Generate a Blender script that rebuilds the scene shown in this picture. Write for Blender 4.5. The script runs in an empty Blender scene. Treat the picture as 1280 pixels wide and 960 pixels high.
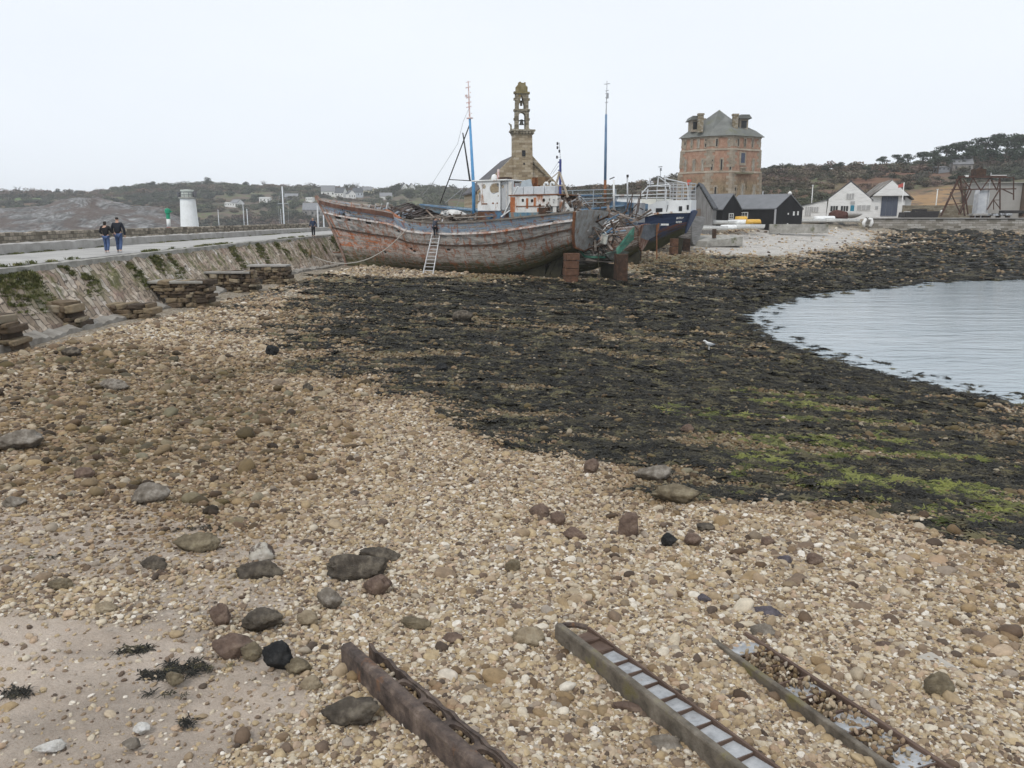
import bpy, bmesh, math, random
import numpy as np
from mathutils import Vector, Matrix, Euler
from mathutils import noise as mn
random.seed(11)
rng = np.random.default_rng(11)
S = bpy.context.scene
COL = S.collection
R = math.radians

# ------------------------------------------------------------------ camera geometry (used to measure the place)
F = 995.0
PITCH = math.atan(208 / F)
CP, SP = math.cos(PITCH), math.sin(PITCH)
EYE = 5.5

def ray(px, py):
    u = (px - 640) / F
    v = (480 - py) / F
    return u, CP + v * SP, -SP + v * CP

def P(px, py, Y):
    d = ray(px, py)
    t = Y / d[1]
    return Vector((d[0] * t, Y, EYE + d[2] * t))

# ------------------------------------------------------------------ terrain
CTRL = np.array([
    (0, 4.5, 2.0), (-5, 4.5, 2.1), (5, 4.5, 1.9), (0, 8, 1.75), (-6, 10, 1.85), (6, 9, 1.45), (0, 1, 2.2), (-9, 3, 2.3), (9, 3, 1.8),
    (-10, 15, 1.65), (-14, 22, 1.5), (-16.5, 28.5, 1.4), (-16, 40, 1.2), (-15, 55, 1.1), (-15, 70, 1.0), (-14, 12, 2.0), (-18, 18, 1.9),
    (0, 15, 1.3), (5, 15, 1.0), (10, 15, .65), (0, 25, .9), (6, 25, .5), (0, 40, .7), (6, 40, .35), (0, 55, .65), (10, 60, .4), (-8, 30, 1.1), (-8, 50, .95),
    (15.2, 23, 0), (13, 27.7, 0), (12, 33, 0), (12, 40, 0), (13, 45.2, 0), (16.9, 52.7, 0), (30, 65, 0), (46.6, 73, 0), (65, 80, 0), (19, 14, 0), (24, 8, 0),
    (20, 40, -.8), (30, 50, -1), (22, 27, -.7), (40, 58, -.9), (28, 18, -.7), (60, 55, -1.6), (80, 60, -1.8), (40, 20, -1.6), (50, 35, -1.6),
    (-10, 72, .8), (0, 69, .7), (8, 68, .7), (14, 78, .95), (18, 88, 1.25), (25, 76, .5), (35, 85, .65), (50, 95, 1.0), (28, 98, 1.9), (24, 104, 2.6),
    (30, 116, 3.6), (40, 114, 2.9), (60, 112, 2.2), (85, 112, 1.8), (110, 105, 1.2), (110, 85, -.2), (20, 116, 3.9), (0, 95, 2.2), (0, 118, 4.6), (-15, 100, 1.5), (-17, 82, .75), (-20, 75, .8),
    (55, 123, 3.4), (75, 123, 3.1), (100, 123, 2.8), (30, 128, 4.9), (45, 126, 4.4), (0, 135, 5.2), (30, 142, 5.25), (60, 150, 5.25), (90, 150, 5.25), (-10, 125, 5.0)],
    dtype=float)

def _phi(r2):
    return np.where(r2 > 1e-9, .5 * r2 * np.log(np.maximum(r2, 1e-9)), 0)

def _fit():
    n = len(CTRL)
    d2 = ((CTRL[:, None, :2] - CTRL[None, :, :2]) ** 2).sum(-1)
    A = np.zeros((n + 3, n + 3))
    A[:n, :n] = _phi(d2) + np.eye(n) * .03
    A[:n, n] = 1
    A[:n, n + 1:] = CTRL[:, :2]
    A[n:, :n] = A[:n, n:].T
    b = np.zeros(n + 3)
    b[:n] = CTRL[:, 2]
    return np.linalg.solve(A, b)
TW = _fit()

def sstep(a, b, x):
    t = np.clip((x - a) / (b - a), 0, 1)
    return t * t * (3 - 2 * t)

def terr(x, y):
    x = np.atleast_1d(np.asarray(x, float)); y = np.atleast_1d(np.asarray(y, float))
    out = np.empty(x.shape).ravel()
    xf, yf = x.ravel(), y.ravel()
    n = len(CTRL)
    for i in range(0, len(xf), 20000):
        a, b = xf[i:i + 20000], yf[i:i + 20000]
        d2 = (a[:, None] - CTRL[None, :, 0]) ** 2 + (b[:, None] - CTRL[None, :, 1]) ** 2
        out[i:i + 20000] = _phi(d2) @ TW[:n] + TW[n] + TW[n + 1] * a + TW[n + 2] * b
    z = out.reshape(x.shape)
    z = np.clip(z, -2.5, 5.3)
    flat = sstep(122, 132, y) * sstep(-40, -14, x)
    z = z * (1 - flat) + 5.25 * flat
    quay = sstep(54, 56, x) * sstep(123.5, 126, y)         # level ground behind the quay wall
    z = z * (1 - quay) + 5.25 * quay
    west = sstep(-20.5, -25, x) * (1 - flat)               # the harbour beyond the jetty
    z = z * (1 - west) - 2.2 * west
    return z

def tz(x, y):
    return float(terr(x, y)[0])

_Y = np.geomspace(2.2, 170, 1600)
def G(px, py):
    d = ray(px, py)
    t = _Y / d[1]
    zz = EYE + d[2] * t
    below = np.where(zz <= np.maximum(terr(d[0] * t, _Y), 0))[0]
    i = below[0] if len(below) else len(_Y) - 1
    return Vector((d[0] * t[i], _Y[i], zz[i]))

# value noise in numpy for breaking up masks and shaping rocks
def vnoise(x, y, seed=0):
    xi, yi = np.floor(x).astype(np.int64), np.floor(y).astype(np.int64)
    fx, fy = x - xi, y - yi
    fx, fy = fx * fx * (3 - 2 * fx), fy * fy * (3 - 2 * fy)
    def h(a, b):
        n = (a * 374761393 + b * 668265263 + seed * 1274126177) & 0xffffffff
        n = ((n ^ (n >> 13)) * 1274126177) & 0xffffffff
        return ((n ^ (n >> 16)) & 0xffff) / 65535.0
    return (h(xi, yi) * (1 - fx) + h(xi + 1, yi) * fx) * (1 - fy) + (h(xi, yi + 1) * (1 - fx) + h(xi + 1, yi + 1) * fx) * fy

def fbm(x, y, seed=0, o=4):
    s, a, t = 0, 1.0, 0
    for i in range(o):
        s = s + a * vnoise(x * 2 ** i, y * 2 ** i, seed + i)
        t += a
        a *= .5
    return s / t

def poly_sd(poly, x, y):
    """signed distance to a polygon, positive inside"""
    x = np.asarray(x, float); y = np.asarray(y, float)
    best = np.full(x.shape, 1e18)
    inside = np.zeros(x.shape, bool)
    n = len(poly)
    for i in range(n):
        ax, ay = poly[i]; bx, by = poly[(i + 1) % n]
        ex, ey = bx - ax, by - ay
        t = np.clip(((x - ax) * ex + (y - ay) * ey) / (ex * ex + ey * ey + 1e-12), 0, 1)
        best = np.minimum(best, (x - ax - t * ex) ** 2 + (y - ay - t * ey) ** 2)
        c = ((ay > y) != (by > y)) & (x < (bx - ax) * (y - ay) / ((by - ay) if by != ay else 1e-12) + ax)
        inside ^= c
    d = np.sqrt(best)
    return np.where(inside, d, -d)

def gpoly(pts):
    return [tuple(G(px, py)[:2]) for px, py in pts]

# ------------------------------------------------------------------ objects
MATS = {}
def tag(o, label=None, cat=None, group=None, kind=None):
    if label: o['label'] = label
    if cat: o['category'] = cat
    if group: o['group'] = group
    if kind: o['kind'] = kind
    return o

def empty(name, loc, label, cat, rz=0, group=None):
    o = bpy.data.objects.new(name, None)
    o.empty_display_size = .3
    o.location = loc
    o.rotation_euler = (0, 0, rz)
    COL.objects.link(o)
    return tag(o, label, cat, group)

def rootmat(o):
    return Matrix.Translation(o.location) @ o.rotation_euler.to_matrix().to_4x4()

class MB:
    def __init__(s, M=None):
        s.v = []; s.f = []; s.uv = {}; s.M = M
    def add(s, vs, fs):
        o = len(s.v)
        if s.M is not None:
            vs = [s.M @ Vector(v) for v in vs]
        s.v += [tuple(v) for v in vs]
        s.f += [tuple(i + o for i in f) for f in fs]
        return o
    def box(s, c, size, rot=None, taper=1.0):
        hx, hy, hz = size[0] / 2, size[1] / 2, size[2] / 2
        vs = []
        for z, k in ((-hz, 1), (hz, taper)):
            for x, y in ((-hx, -hy), (hx, -hy), (hx, hy), (-hx, hy)):
                vs.append(Vector((x * k, y * k, z)))
        if rot is not None:
            m = rot if isinstance(rot, Matrix) else Matrix.Rotation(rot, 3, 'Z')
            vs = [m @ v for v in vs]
        c = Vector(c)
        s.add([v + c for v in vs], [(3, 2, 1, 0), (4, 5, 6, 7), (0, 1, 5, 4), (1, 2, 6, 5), (2, 3, 7, 6), (3, 0, 4, 7)])
    def bar(s, a, b, w, h=None, up=(0, 0, 1)):
        a, b = Vector(a), Vector(b)
        h = h or w
        d = b - a
        if d.length < 1e-6: return
        z = d.normalized()
        u = Vector(up)
        if abs(z.dot(u)) > .98: u = Vector((1, 0, 0))
        x = u.cross(z).normalized(); y = z.cross(x)
        m = Matrix((x, y, z)).transposed()
        s.box((a + b) / 2, (w, h, d.length), m)
    def tube(s, pts, r, n=8, caps=True):
        pts = [Vector(p) for p in pts]
        rs = r if isinstance(r, (list, tuple)) else [r] * len(pts)
        vs, fs = [], []
        prev = None
        for i, p in enumerate(pts):
            t = (pts[min(i + 1, len(pts) - 1)] - pts[max(i - 1, 0)]).normalized()
            if prev is None:
                u = Vector((0, 0, 1)) if abs(t.z) < .9 else Vector((1, 0, 0))
                x = u.cross(t).normalized()
            else:
                x = (prev - t * prev.dot(t)).normalized()
            prev = x
            y = t.cross(x)
            for k in range(n):
                a = 2 * math.pi * k / n
                vs.append(p + (x * math.cos(a) + y * math.sin(a)) * rs[i])
        for i in range(len(pts) - 1):
            for k in range(n):
                k2 = (k + 1) % n
                fs.append((i * n + k, i * n + k2, (i + 1) * n + k2, (i + 1) * n + k))
        if caps:
            fs.append(tuple(range(n - 1, -1, -1)))
            fs.append(tuple(range((len(pts) - 1) * n, len(pts) * n)))
        s.add(vs, fs)
    def prism(s, poly, z0, z1, M=None, top=None):
        n = len(poly)
        top = top or poly
        vs = [Vector((x, y, z0)) for x, y in poly] + [Vector((x, y, z1)) for x, y in top]
        if M is not None: vs = [M @ v for v in vs]
        s.add(vs, [tuple(range(n - 1, -1, -1)), tuple(range(n, 2 * n))] + [(i, (i + 1) % n, n + (i + 1) % n, n + i) for i in range(n)])
    def lathe(s, prof, c=(0, 0, 0), n=24):
        vs, fs = [], []
        for r, z in prof:
            for k in range(n):
                a = 2 * math.pi * k / n
                vs.append((c[0] + r * math.cos(a), c[1] + r * math.sin(a), c[2] + z))
        for i in range(len(prof) - 1):
            for k in range(n):
                k2 = (k + 1) % n
                fs.append((i * n + k, i * n + k2, (i + 1) * n + k2, (i + 1) * n + k))
        fs.append(tuple(range(n - 1, -1, -1)))
        fs.append(tuple(range((len(prof) - 1) * n, len(prof) * n)))
        s.add(vs, fs)
    def frame(s, outer, inner, d, M, closed=True):
        """ring between two outlines in the local xz plane, d thick along y"""
        n = len(outer)
        vs = []
        for y in (-d / 2, d / 2):
            vs += [M @ Vector((x, y, z)) for x, z in outer] + [M @ Vector((x, y, z)) for x, z in inner]
        fs = []
        for i in range(n if closed else n - 1):
            j = (i + 1) % n
            fs += [(i, j, n + j, n + i), (2 * n + j, 2 * n + i, 3 * n + i, 3 * n + j),
                   (j, i, 2 * n + i, 2 * n + j), (n + i, n + j, 3 * n + j, 3 * n + i)]
        if not closed:
            for i in (0, n - 1):
                fs.append((i, n + i, 3 * n + i, 2 * n + i))
        s.add(vs, fs)
    def build(s, name, m, parent=None, smooth=False, bevel=0, world=False, loc=None):
        me = bpy.data.meshes.new(name)
        vs = s.v
        if world and parent is not None:
            inv = rootmat(parent).inverted()
            vs = [tuple(inv @ Vector(v)) for v in vs]
        if loc is not None:
            L = Vector(loc)
            vs = [tuple(Vector(v) - L) for v in vs]
        me.from_pydata(vs, [], s.f)
        if s.uv:
            lay = me.uv_layers.new(name='UVMap')
            for i, l in enumerate(me.loops):
                lay.data[i].uv = s.uv.get(l.vertex_index, (0, 0))
        if smooth:
            me.shade_smooth()
        me.update()
        o = bpy.data.objects.new(name, me)
        if loc is not None: o.location = loc
        if m: me.materials.append(m)
        COL.objects.link(o)
        if parent is not None:
            o.parent = parent
        if bevel:
            b = o.modifiers.new('edge', 'BEVEL')
            b.width = bevel; b.segments = 2; b.limit_method = 'ANGLE'
        return o

def np_mesh(name, V, Fq, m=None, attrs=None, smooth=False, parent=None):
    me = bpy.data.meshes.new(name)
    V = np.asarray(V, np.float32); Fq = np.asarray(Fq, np.int32)
    k = Fq.shape[1]
    me.vertices.add(len(V)); me.vertices.foreach_set('co', V.ravel())
    me.loops.add(Fq.size); me.loops.foreach_set('vertex_index', Fq.ravel())
    me.polygons.add(len(Fq))
    me.polygons.foreach_set('loop_start', np.arange(0, Fq.size, k, dtype=np.int32))
    for an, av in (attrs or {}).items():
        at = me.attributes.new(an, 'FLOAT', 'POINT')
        at.data.foreach_set('value', np.asarray(av, np.float32).ravel())
    me.update(calc_edges=True)
    me.validate()
    if smooth: me.shade_smooth()
    o = bpy.data.objects.new(name, me)
    if m: me.materials.append(m)
    COL.objects.link(o)
    if parent is not None: o.parent = parent
    return o

def grid_faces(a, b):
    i = np.arange(a - 1)[:, None] * b + np.arange(b - 1)[None, :]
    return np.stack([i, i + 1, i + b + 1, i + b], -1).reshape(-1, 4)

# ------------------------------------------------------------------ materials
class T:
    """tiny helper round a node tree"""
    def __init__(s, name, rough=.85, spec=.3):
        s.m = bpy.data.materials.new(name)
        s.m.use_nodes = True
        s.nt = s.m.node_tree
        s.b = s.nt.nodes['Principled BSDF']
        s.b.inputs['Roughness'].default_value = rough
        s.b.inputs['Specular IOR Level'].default_value = spec
        s._co = {}
    def n(s, t, **kw):
        nd = s.nt.nodes.new(t)
        for k, v in kw.items():
            if hasattr(nd, k) and k not in nd.inputs: setattr(nd, k, v)
            else: s.put(nd.inputs[k], v)
        return nd
    def put(s, sock, v):
        if isinstance(v, bpy.types.NodeSocket): s.nt.links.new(v, sock)
        elif isinstance(v, (tuple, list)) and len(v) == 3 and sock.type == 'RGBA': sock.default_value = (*v, 1)
        else: sock.default_value = v
    def co(s, kind='Object', scale=(1, 1, 1)):
        tc = s.n('ShaderNodeTexCoord')
        mp = s.n('ShaderNodeMapping')
        s.nt.links.new(tc.outputs[kind], mp.inputs[0])
        mp.inputs['Scale'].default_value = scale
        return mp.outputs[0]
    def noise(s, vec, scale, detail=5, rough=.6, dist=0, out=0):
        nd = s.n('ShaderNodeTexNoise')
        s.put(nd.inputs['Vector'], vec)
        nd.inputs['Scale'].default_value = scale
        nd.inputs['Detail'].default_value = detail
        nd.inputs['Roughness'].default_value = rough
        nd.inputs['Distortion'].default_value = dist
        return nd.outputs[out]
    def ramp(s, fac, stops, interp='LINEAR'):
        nd = s.n('ShaderNodeValToRGB')
        cr = nd.color_ramp
        cr.interpolation = interp
        while len(cr.elements) < len(stops): cr.elements.new(.5)
        for e, (p, c) in zip(cr.elements, stops):
            e.position = p
            e.color = (c, c, c, 1) if isinstance(c, (int, float)) else (*c, 1)
        s.put(nd.inputs[0], fac)
        return nd.outputs[0]
    def mix(s, fac, a, b, mode='MIX'):
        nd = s.n('ShaderNodeMix', data_type='RGBA', blend_type=mode)
        s.put(nd.inputs[0], fac); s.put(nd.inputs[6], a); s.put(nd.inputs[7], b)
        return nd.outputs[2]
    def math(s, op, a, b=0, c=0):
        nd = s.n('ShaderNodeMath', operation=op)
        s.put(nd.inputs[0], a); s.put(nd.inputs[1], b)
        if op in ('MULTIPLY_ADD', 'SMOOTH_MIN', 'WRAP'): s.put(nd.inputs[2], c)
        return nd.outputs[0]
    def attr(s, name, t='GEOMETRY', out='Fac'):
        nd = s.n('ShaderNodeAttribute', attribute_name=name, attribute_type=t)
        return nd.outputs[out]
    def bump(s, h, strength=.5, dist=.02, prev=None):
        nd = s.n('ShaderNodeBump')
        s.put(nd.inputs['Height'], h)
        nd.inputs['Strength'].default_value = strength
        nd.inputs['Distance'].default_value = dist
        if prev is not None: s.put(nd.inputs['Normal'], prev)
        s.nt.links.new(nd.outputs[0], s.b.inputs['Normal'])
        return nd.outputs[0]
    def col(s, c):
        s.put(s.b.inputs['Base Color'], c)
        return s.m

def weathered(name, stops, scale=1.5, rough=.85, bump=.3, bd=.02, bscale=None, stretch=(1, 1, 1), kind='Object', detail=6, metal=0, stain=None, spec=.3):
    t = T(name, rough, spec)
    v = t.co(kind, stretch)
    c = t.ramp(t.noise(v, scale, detail, .65), stops)
    if stain:                                   # (colour, scale, threshold, stretch)
        f = t.ramp(t.noise(t.co(kind, stain[3]), stain[1], 6, .7), [(stain[2], 0.0), (min(1, stain[2] + .12), 1.0)])
        c = t.mix(f, c, stain[0])
    t.col(c)
    t.b.inputs['Metallic'].default_value = metal
    if bump:
        t.bump(t.noise(v, bscale or scale * 6, 6, .7), bump, bd)
    return t.m

def plain(name, c, rough=.6, spec=.4, var=.15):
    lo = tuple(x * (1 - var) for x in c); hi = tuple(min(1, x * (1 + var)) for x in c)
    return weathered(name, [(.3, lo), (.7, hi)], 3, rough, .1, .005, spec=spec)

def masonry(name, stops, mortar, bw=.6, bh=.3, wall_axis='XZ', moss=None, bump=.6, msize=.02):
    """irregular coursed stone: brick pattern, distorted, each block its own tint"""
    t = T(name, .92, .2)
    tc = t.n('ShaderNodeTexCoord')
    sx = t.n('ShaderNodeSeparateXYZ'); t.put(sx.inputs[0], tc.outputs['Object'])
    cx = t.n('ShaderNodeCombineXYZ')
    nz = t.noise(tc.outputs['Object'], 1.3, 3, .5)
    h = t.math('ADD', sx.outputs[0], sx.outputs[1]) if wall_axis == 'XYZ' else (sx.outputs[0] if wall_axis == 'XZ' else sx.outputs[1])
    t.put(cx.inputs[0], t.math('ADD', h, t.math('MULTIPLY', nz, bw * .5)))
    t.put(cx.inputs[1], t.math('ADD', sx.outputs[2], t.math('MULTIPLY', nz, bh * .6)))
    br = t.n('ShaderNodeTexBrick')
    t.put(br.inputs['Vector'], cx.outputs[0])
    br.inputs['Scale'].default_value = 1
    br.inputs['Brick Width'].default_value = bw
    br.inputs['Row Height'].default_value = bh
    br.inputs['Mortar Size'].default_value = msize
    br.inputs['Mortar Smooth'].default_value = .3
    br.inputs['Color1'].default_value = (0, 0, 0, 1); br.inputs['Color2'].default_value = (1, 1, 1, 1)
    sep = t.n('ShaderNodeSeparateColor'); t.put(sep.inputs[0], br.outputs['Color'])
    big = t.noise(tc.outputs['Object'], .5, 5, .6)
    fac = t.math('ADD', t.math('MULTIPLY', sep.outputs[0], .55), t.math('MULTIPLY', big, .55))
    c = t.ramp(fac, stops)
    fine = t.ramp(t.noise(tc.outputs['Object'], 9, 5, .7), [(.25, .6), (.75, 1.15)])
    c = t.mix(1, c, fine, 'MULTIPLY')
    c = t.mix(br.outputs['Fac'], c, mortar)
    if moss:
        f = t.ramp(t.noise(tc.outputs['Object'], moss[1], 6, .7), [(moss[2], 0.0), (moss[2] + .1, 1.0)])
        c = t.mix(f, c, moss[0])
    t.col(c)
    hgt = t.math('SUBTRACT', t.noise(tc.outputs['Object'], 5, 6, .7), br.outputs['Fac'])
    t.bump(hgt, bump, .05)
    return t.m
# ------------------------------------------------------------------ world, sun, camera
SUN_EL, SUN_AZ = 52, 205          # high veiled sun, behind the viewer's left shoulder
w = bpy.data.worlds.new('World'); S.world = w
w.use_nodes = True
nt = w.node_tree
bg = nt.nodes['Background']
sky = nt.nodes.new('ShaderNodeTexSky')
sky.sky_type = 'NISHITA'; sky.sun_disc = False
sky.sun_elevation = R(SUN_EL); sky.sun_rotation = R(SUN_AZ)
sky.air_density = 1.0; sky.dust_density = 2.0
tc = nt.nodes.new('ShaderNodeTexCoord')
mp = nt.nodes.new('ShaderNodeMapping'); mp.inputs['Scale'].default_value = (1, 1, 3)
nt.links.new(tc.outputs['Generated'], mp.inputs[0])
nz = nt.nodes.new('ShaderNodeTexNoise'); nz.inputs['Scale'].default_value = 1.6; nz.inputs['Detail'].default_value = 5
nt.links.new(mp.outputs[0], nz.inputs['Vector'])
cr = nt.nodes.new('ShaderNodeValToRGB')
cr.color_ramp.elements[0].position = .3; cr.color_ramp.elements[0].color = (.82, .872, .945, 1)
cr.color_ramp.elements[1].position = .75; cr.color_ramp.elements[1].color = (.885, .93, .985, 1)
nt.links.new(nz.outputs[0], cr.inputs[0])
gain = nt.nodes.new('ShaderNodeMix'); gain.data_type = 'RGBA'; gain.blend_type = 'MULTIPLY'; gain.inputs[0].default_value = 1
gain.inputs[7].default_value = (10.0, 10.0, 10.0, 1)
nt.links.new(cr.outputs[0], gain.inputs[6])
mx = nt.nodes.new('ShaderNodeMix'); mx.data_type = 'RGBA'; mx.inputs[0].default_value = .95      # the overcast covers nearly all of the blue
nt.links.new(sky.outputs[0], mx.inputs[6]); nt.links.new(gain.outputs[2], mx.inputs[7])
nt.links.new(mx.outputs[2], bg.inputs[0])
bg.inputs[1].default_value = .1

sd = bpy.data.lights.new('sun', 'SUN'); sd.energy = 1.4; sd.angle = R(14); sd.color = (1, .96, .9)
sun = bpy.data.objects.new('sun', sd)
az = R(SUN_AZ)
dirn = Vector((math.sin(az) * math.cos(R(SUN_EL)), math.cos(az) * math.cos(R(SUN_EL)), math.sin(R(SUN_EL))))
sun.rotation_euler = dirn.to_track_quat('Z', 'Y').to_euler()
sun.location = dirn * 60
COL.objects.link(sun)

cd = bpy.data.cameras.new('camera'); cd.sensor_width = 36; cd.lens = F / 1280 * 36
cd.clip_start = .1; cd.clip_end = 6000
cam = bpy.data.objects.new('camera', cd)
cam.location = (0, 0, EYE); cam.rotation_euler = (R(90) - PITCH, 0, 0)
COL.objects.link(cam); S.camera = cam
S.view_settings.view_transform = 'Standard'
try: S.view_settings.look = 'None'
except Exception: pass
S.view_settings.exposure = 0.12; S.view_settings.gamma = 1
S.render.engine = 'CYCLES'
S.cycles.use_denoising = True
S.cycles.max_bounces = 6; S.cycles.diffuse_bounces = 3; S.cycles.glossy_bounces = 3; S.cycles.transmission_bounces = 4
S.cycles.volume_bounces = 2; S.cycles.caustics_reflective = False; S.cycles.caustics_refractive = False
S.cycles.use_adaptive_sampling = True; S.cycles.adaptive_threshold = .02
S.render.resolution_x = 1024; S.render.resolution_y = 768

# ------------------------------------------------------------------ beach zones
WEED = gpoly([(345, 425), (440, 480), (580, 515), (720, 548), (830, 588), (870, 606), (960, 618), (1100, 642), (1190, 668), (1280, 700), (1420, 760),
              (1500, 620), (1280, 500)]) + [(22, 30), (60, 60), (110, 90), (120, 124), (62, 123)] + gpoly([(1180, 297), (1090, 306), (1010, 322), (960, 336), (880, 340), (800, 346), (700, 352), (560, 352), (470, 352), (395, 372), (352, 410)])
SAND1 = gpoly([(-120, 770), (130, 790), (220, 838), (330, 838), (395, 862), (402, 885), (320, 905), (270, 990), (-160, 1000)])
SAND2 = gpoly([(-60, 640), (120, 640), (300, 662), (470, 690), (420, 745), (200, 765), (-60, 730)])
WHITE = gpoly([(862, 308), (885, 296), (960, 287), (1092, 289), (1085, 300), (1040, 312), (985, 320), (900, 319)])
OLIVE2 = gpoly([(790, 322), (860, 318), (1000, 322), (985, 328), (940, 336), (880, 343), (790, 343)])
OLIVE = gpoly([(400, 345), (520, 348), (600, 342), (700, 348), (560, 356), (430, 380), (360, 440), (345, 400)])
LIME = gpoly([(800, 520), (900, 560), (1000, 600), (1120, 640), (1280, 665), (1280, 590), (1080, 500), (880, 480)])
BROWN = gpoly([(-80, 440), (180, 430), (330, 450), (420, 480), (420, 540), (250, 640), (-80, 640)])

def zones(x, y):
    r = np.hypot(x, y)
    n1 = fbm(x * .35, y * .35, 3); n2 = fbm(x * 1.3, y * 1.3, 9); n3 = fbm(x * .22 + 40, y * 1.1, 21)
    weed = sstep(-.13, .09, poly_sd(WEED, x, y) / np.maximum(r, 4) + (n1 - .5) * .26 + (n2 - .5) * .17)
    bare = sstep(.565, .65, n3 * .65 + n2 * .35)                 # open streaks of gravel between the weed
    sand = np.maximum(sstep(-.8, .35, poly_sd(SAND1, x, y) + (n2 - .5) * 2.0), .68 * sstep(-.6, .6, poly_sd(SAND2, x, y) + (n2 - .5) * 3))
    white = sstep(-2, 2, poly_sd(WHITE, x, y) + (n2 - .5) * 5)
    olive = np.maximum(sstep(-2, 2, poly_sd(OLIVE, x, y) + (n2 - .5) * 4), sstep(-2, 2, poly_sd(OLIVE2, x, y) + (n2 - .5) * 4))
    lime = sstep(-1, 2, poly_sd(LIME, x, y) + (n1 - .5) * 4) * sstep(.48, .6, n3)
    brown = sstep(-3, 3, poly_sd(BROWN, x, y) + (n1 - .5) * 4)
    weed = weed * (1 - .9 * white)
    return dict(weed=weed * (1 - .75 * bare), sand=sand, white=white, olive=np.maximum(olive, bare * weed), lime=lime, brown=brown)

# the beach: one polar sheet, fine near the viewer
azs = np.radians(np.linspace(-66, 66, 430)); rs = np.geomspace(1.2, 240, 400)
AZ, RR = np.meshgrid(azs, rs)
bx, by = (RR * np.sin(AZ)).ravel(), (RR * np.cos(AZ)).ravel()
bz = terr(bx, by)
rough = fbm(bx * .9, by * .9, 5) - .5
bz = bz + rough * .16 * sstep(140, 90, by) * sstep(-.3, .25, bz) + (fbm(bx * 3.1, by * 3.1, 15) - .5) * .07 * sstep(60, 30, RR.ravel())
ZN = zones(bx, by)

t = T('shingle', .9, .25)
v = t.co('Object')
vor = t.n('ShaderNodeTexVoronoi', feature='F1'); t.put(vor.inputs['Vector'], v); vor.inputs['Scale'].default_value = 15
sepc = t.n('ShaderNodeSeparateColor'); t.put(sepc.inputs[0], vor.outputs['Color'])
peb = [(0, (.13, .10, .075)), (.15, (.24, .185, .13)), (.3, (.37, .30, .20)), (.5, (.47, .40, .29)), (.62, (.33, .31, .28)), (.75, (.46, .37, .29)), (.88, (.62, .57, .49)), (1, (.72, .69, .64))]
c_peb = t.ramp(sepc.outputs[0], peb)
c_peb = t.mix(t.attr('brown'), c_peb, t.mix(1, c_peb, (.62, .54, .46), 'MULTIPLY'))
sandn = t.noise(v, 60, 4, .8)
c_sand = t.ramp(t.math('ADD', t.math('MULTIPLY', sandn, .7), t.math('MULTIPLY', t.noise(v, 1.2, 5), .3)), [(.3, (.40, .31, .24)), (.5, (.55, .455, .37)), (.68, (.66, .575, .49))])
gap = t.ramp(vor.outputs['Distance'], [(.0, 0.0), (.62, 1.0)])
c = t.mix(t.math('MULTIPLY', gap, .5), c_peb, (.22, .18, .13))
c = t.mix(t.attr('sand'), c, c_sand)
c = t.mix(t.math('MULTIPLY', t.attr('white'), .8), c, t.mix(sepc.outputs[1], (.50, .47, .43), (.74, .72, .69)))
c_ol = t.mix(sepc.outputs[1], (.15, .135, .06), (.30, .27, .15))
c = t.mix(t.math('MULTIPLY', t.attr('olive'), .8), c, c_ol)
wn = t.noise(v, 2.6, 8, .75)
wf = t.ramp(t.math('ADD', t.attr('weed'), t.math('MULTIPLY', t.math('SUBTRACT', wn, .5), 1.1)), [(.22, 0.0), (.34, 1.0)])
c_w = t.ramp(t.noise(v, 11, 6, .75), [(.3, (.012, .012, .010)), (.5, (.030, .029, .024)), (.68, (.058, .054, .040)), (.82, (.12, .11, .07))])
c = t.mix(wf, c, c_w)
lf = t.math('MULTIPLY', t.attr('lime'), t.ramp(t.noise(t.co('Object', (.6, 1.6, 1)), 3, 7, .75), [(.48, 0.0), (.56, 1.0)]))
c = t.mix(lf, c, t.mix(wn, (.10, .115, .02), (.25, .25, .08)))
geo = t.n('ShaderNodeNewGeometry'); sz = t.n('ShaderNodeSeparateXYZ'); t.put(sz.inputs[0], geo.outputs['Position'])
c = t.mix(1, c, t.ramp(t.noise(v, .7, 6, .7), [(.3, .62), (.5, .95), (.7, 1.12)]), 'MULTIPLY')
t.col(c)
t.put(t.b.inputs['Roughness'], t.math('MULTIPLY_ADD', wf, -.35, .92))
h = t.math('ADD', t.math('MULTIPLY', t.math('MULTIPLY', vor.outputs['Distance'], -1), t.math('SUBTRACT', 1, t.attr('sand'))), t.math('MULTIPLY', t.noise(v, 9, 7, .75), .8))
t.bump(h, .9, .09)
MATS['shingle'] = t.m
o = np_mesh('beach', np.stack([bx, by, bz], 1), grid_faces(400, 430)[:, ::-1], t.m, {k: ZN[k] for k in ZN}, smooth=True)
tag(o, kind='structure')

# the sea
t = T('sea_water', .06, .5)
v = t.co('Object', (1, 1, 1))
depth = t.noise(t.co('Object', (.05, .12, 1)), 1, 3)
t.col(t.ramp(depth, [(.3, (.26, .315, .345)), (.7, (.34, .39, .415))]))
t.b.inputs['IOR'].default_value = 1.33
n1 = t.noise(t.co('Object', (1.0, 2.2, 1)), .9, 6, .6)
n2 = t.noise(t.co('Object', (.22, .8, 1)), 1.0, 3, .5, .6)
t.bump(t.math('ADD', n1, t.math('MULTIPLY', n2, 1.6)), .36, .10)
MATS['sea'] = t.m
mb = MB()
mb.add([(-4000, -300, 0), (4000, -300, 0), (4000, 4000, 0), (-4000, 4000, 0)], [(0, 1, 2, 3)])
tag(mb.build('sea', t.m), kind='structure')

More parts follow.
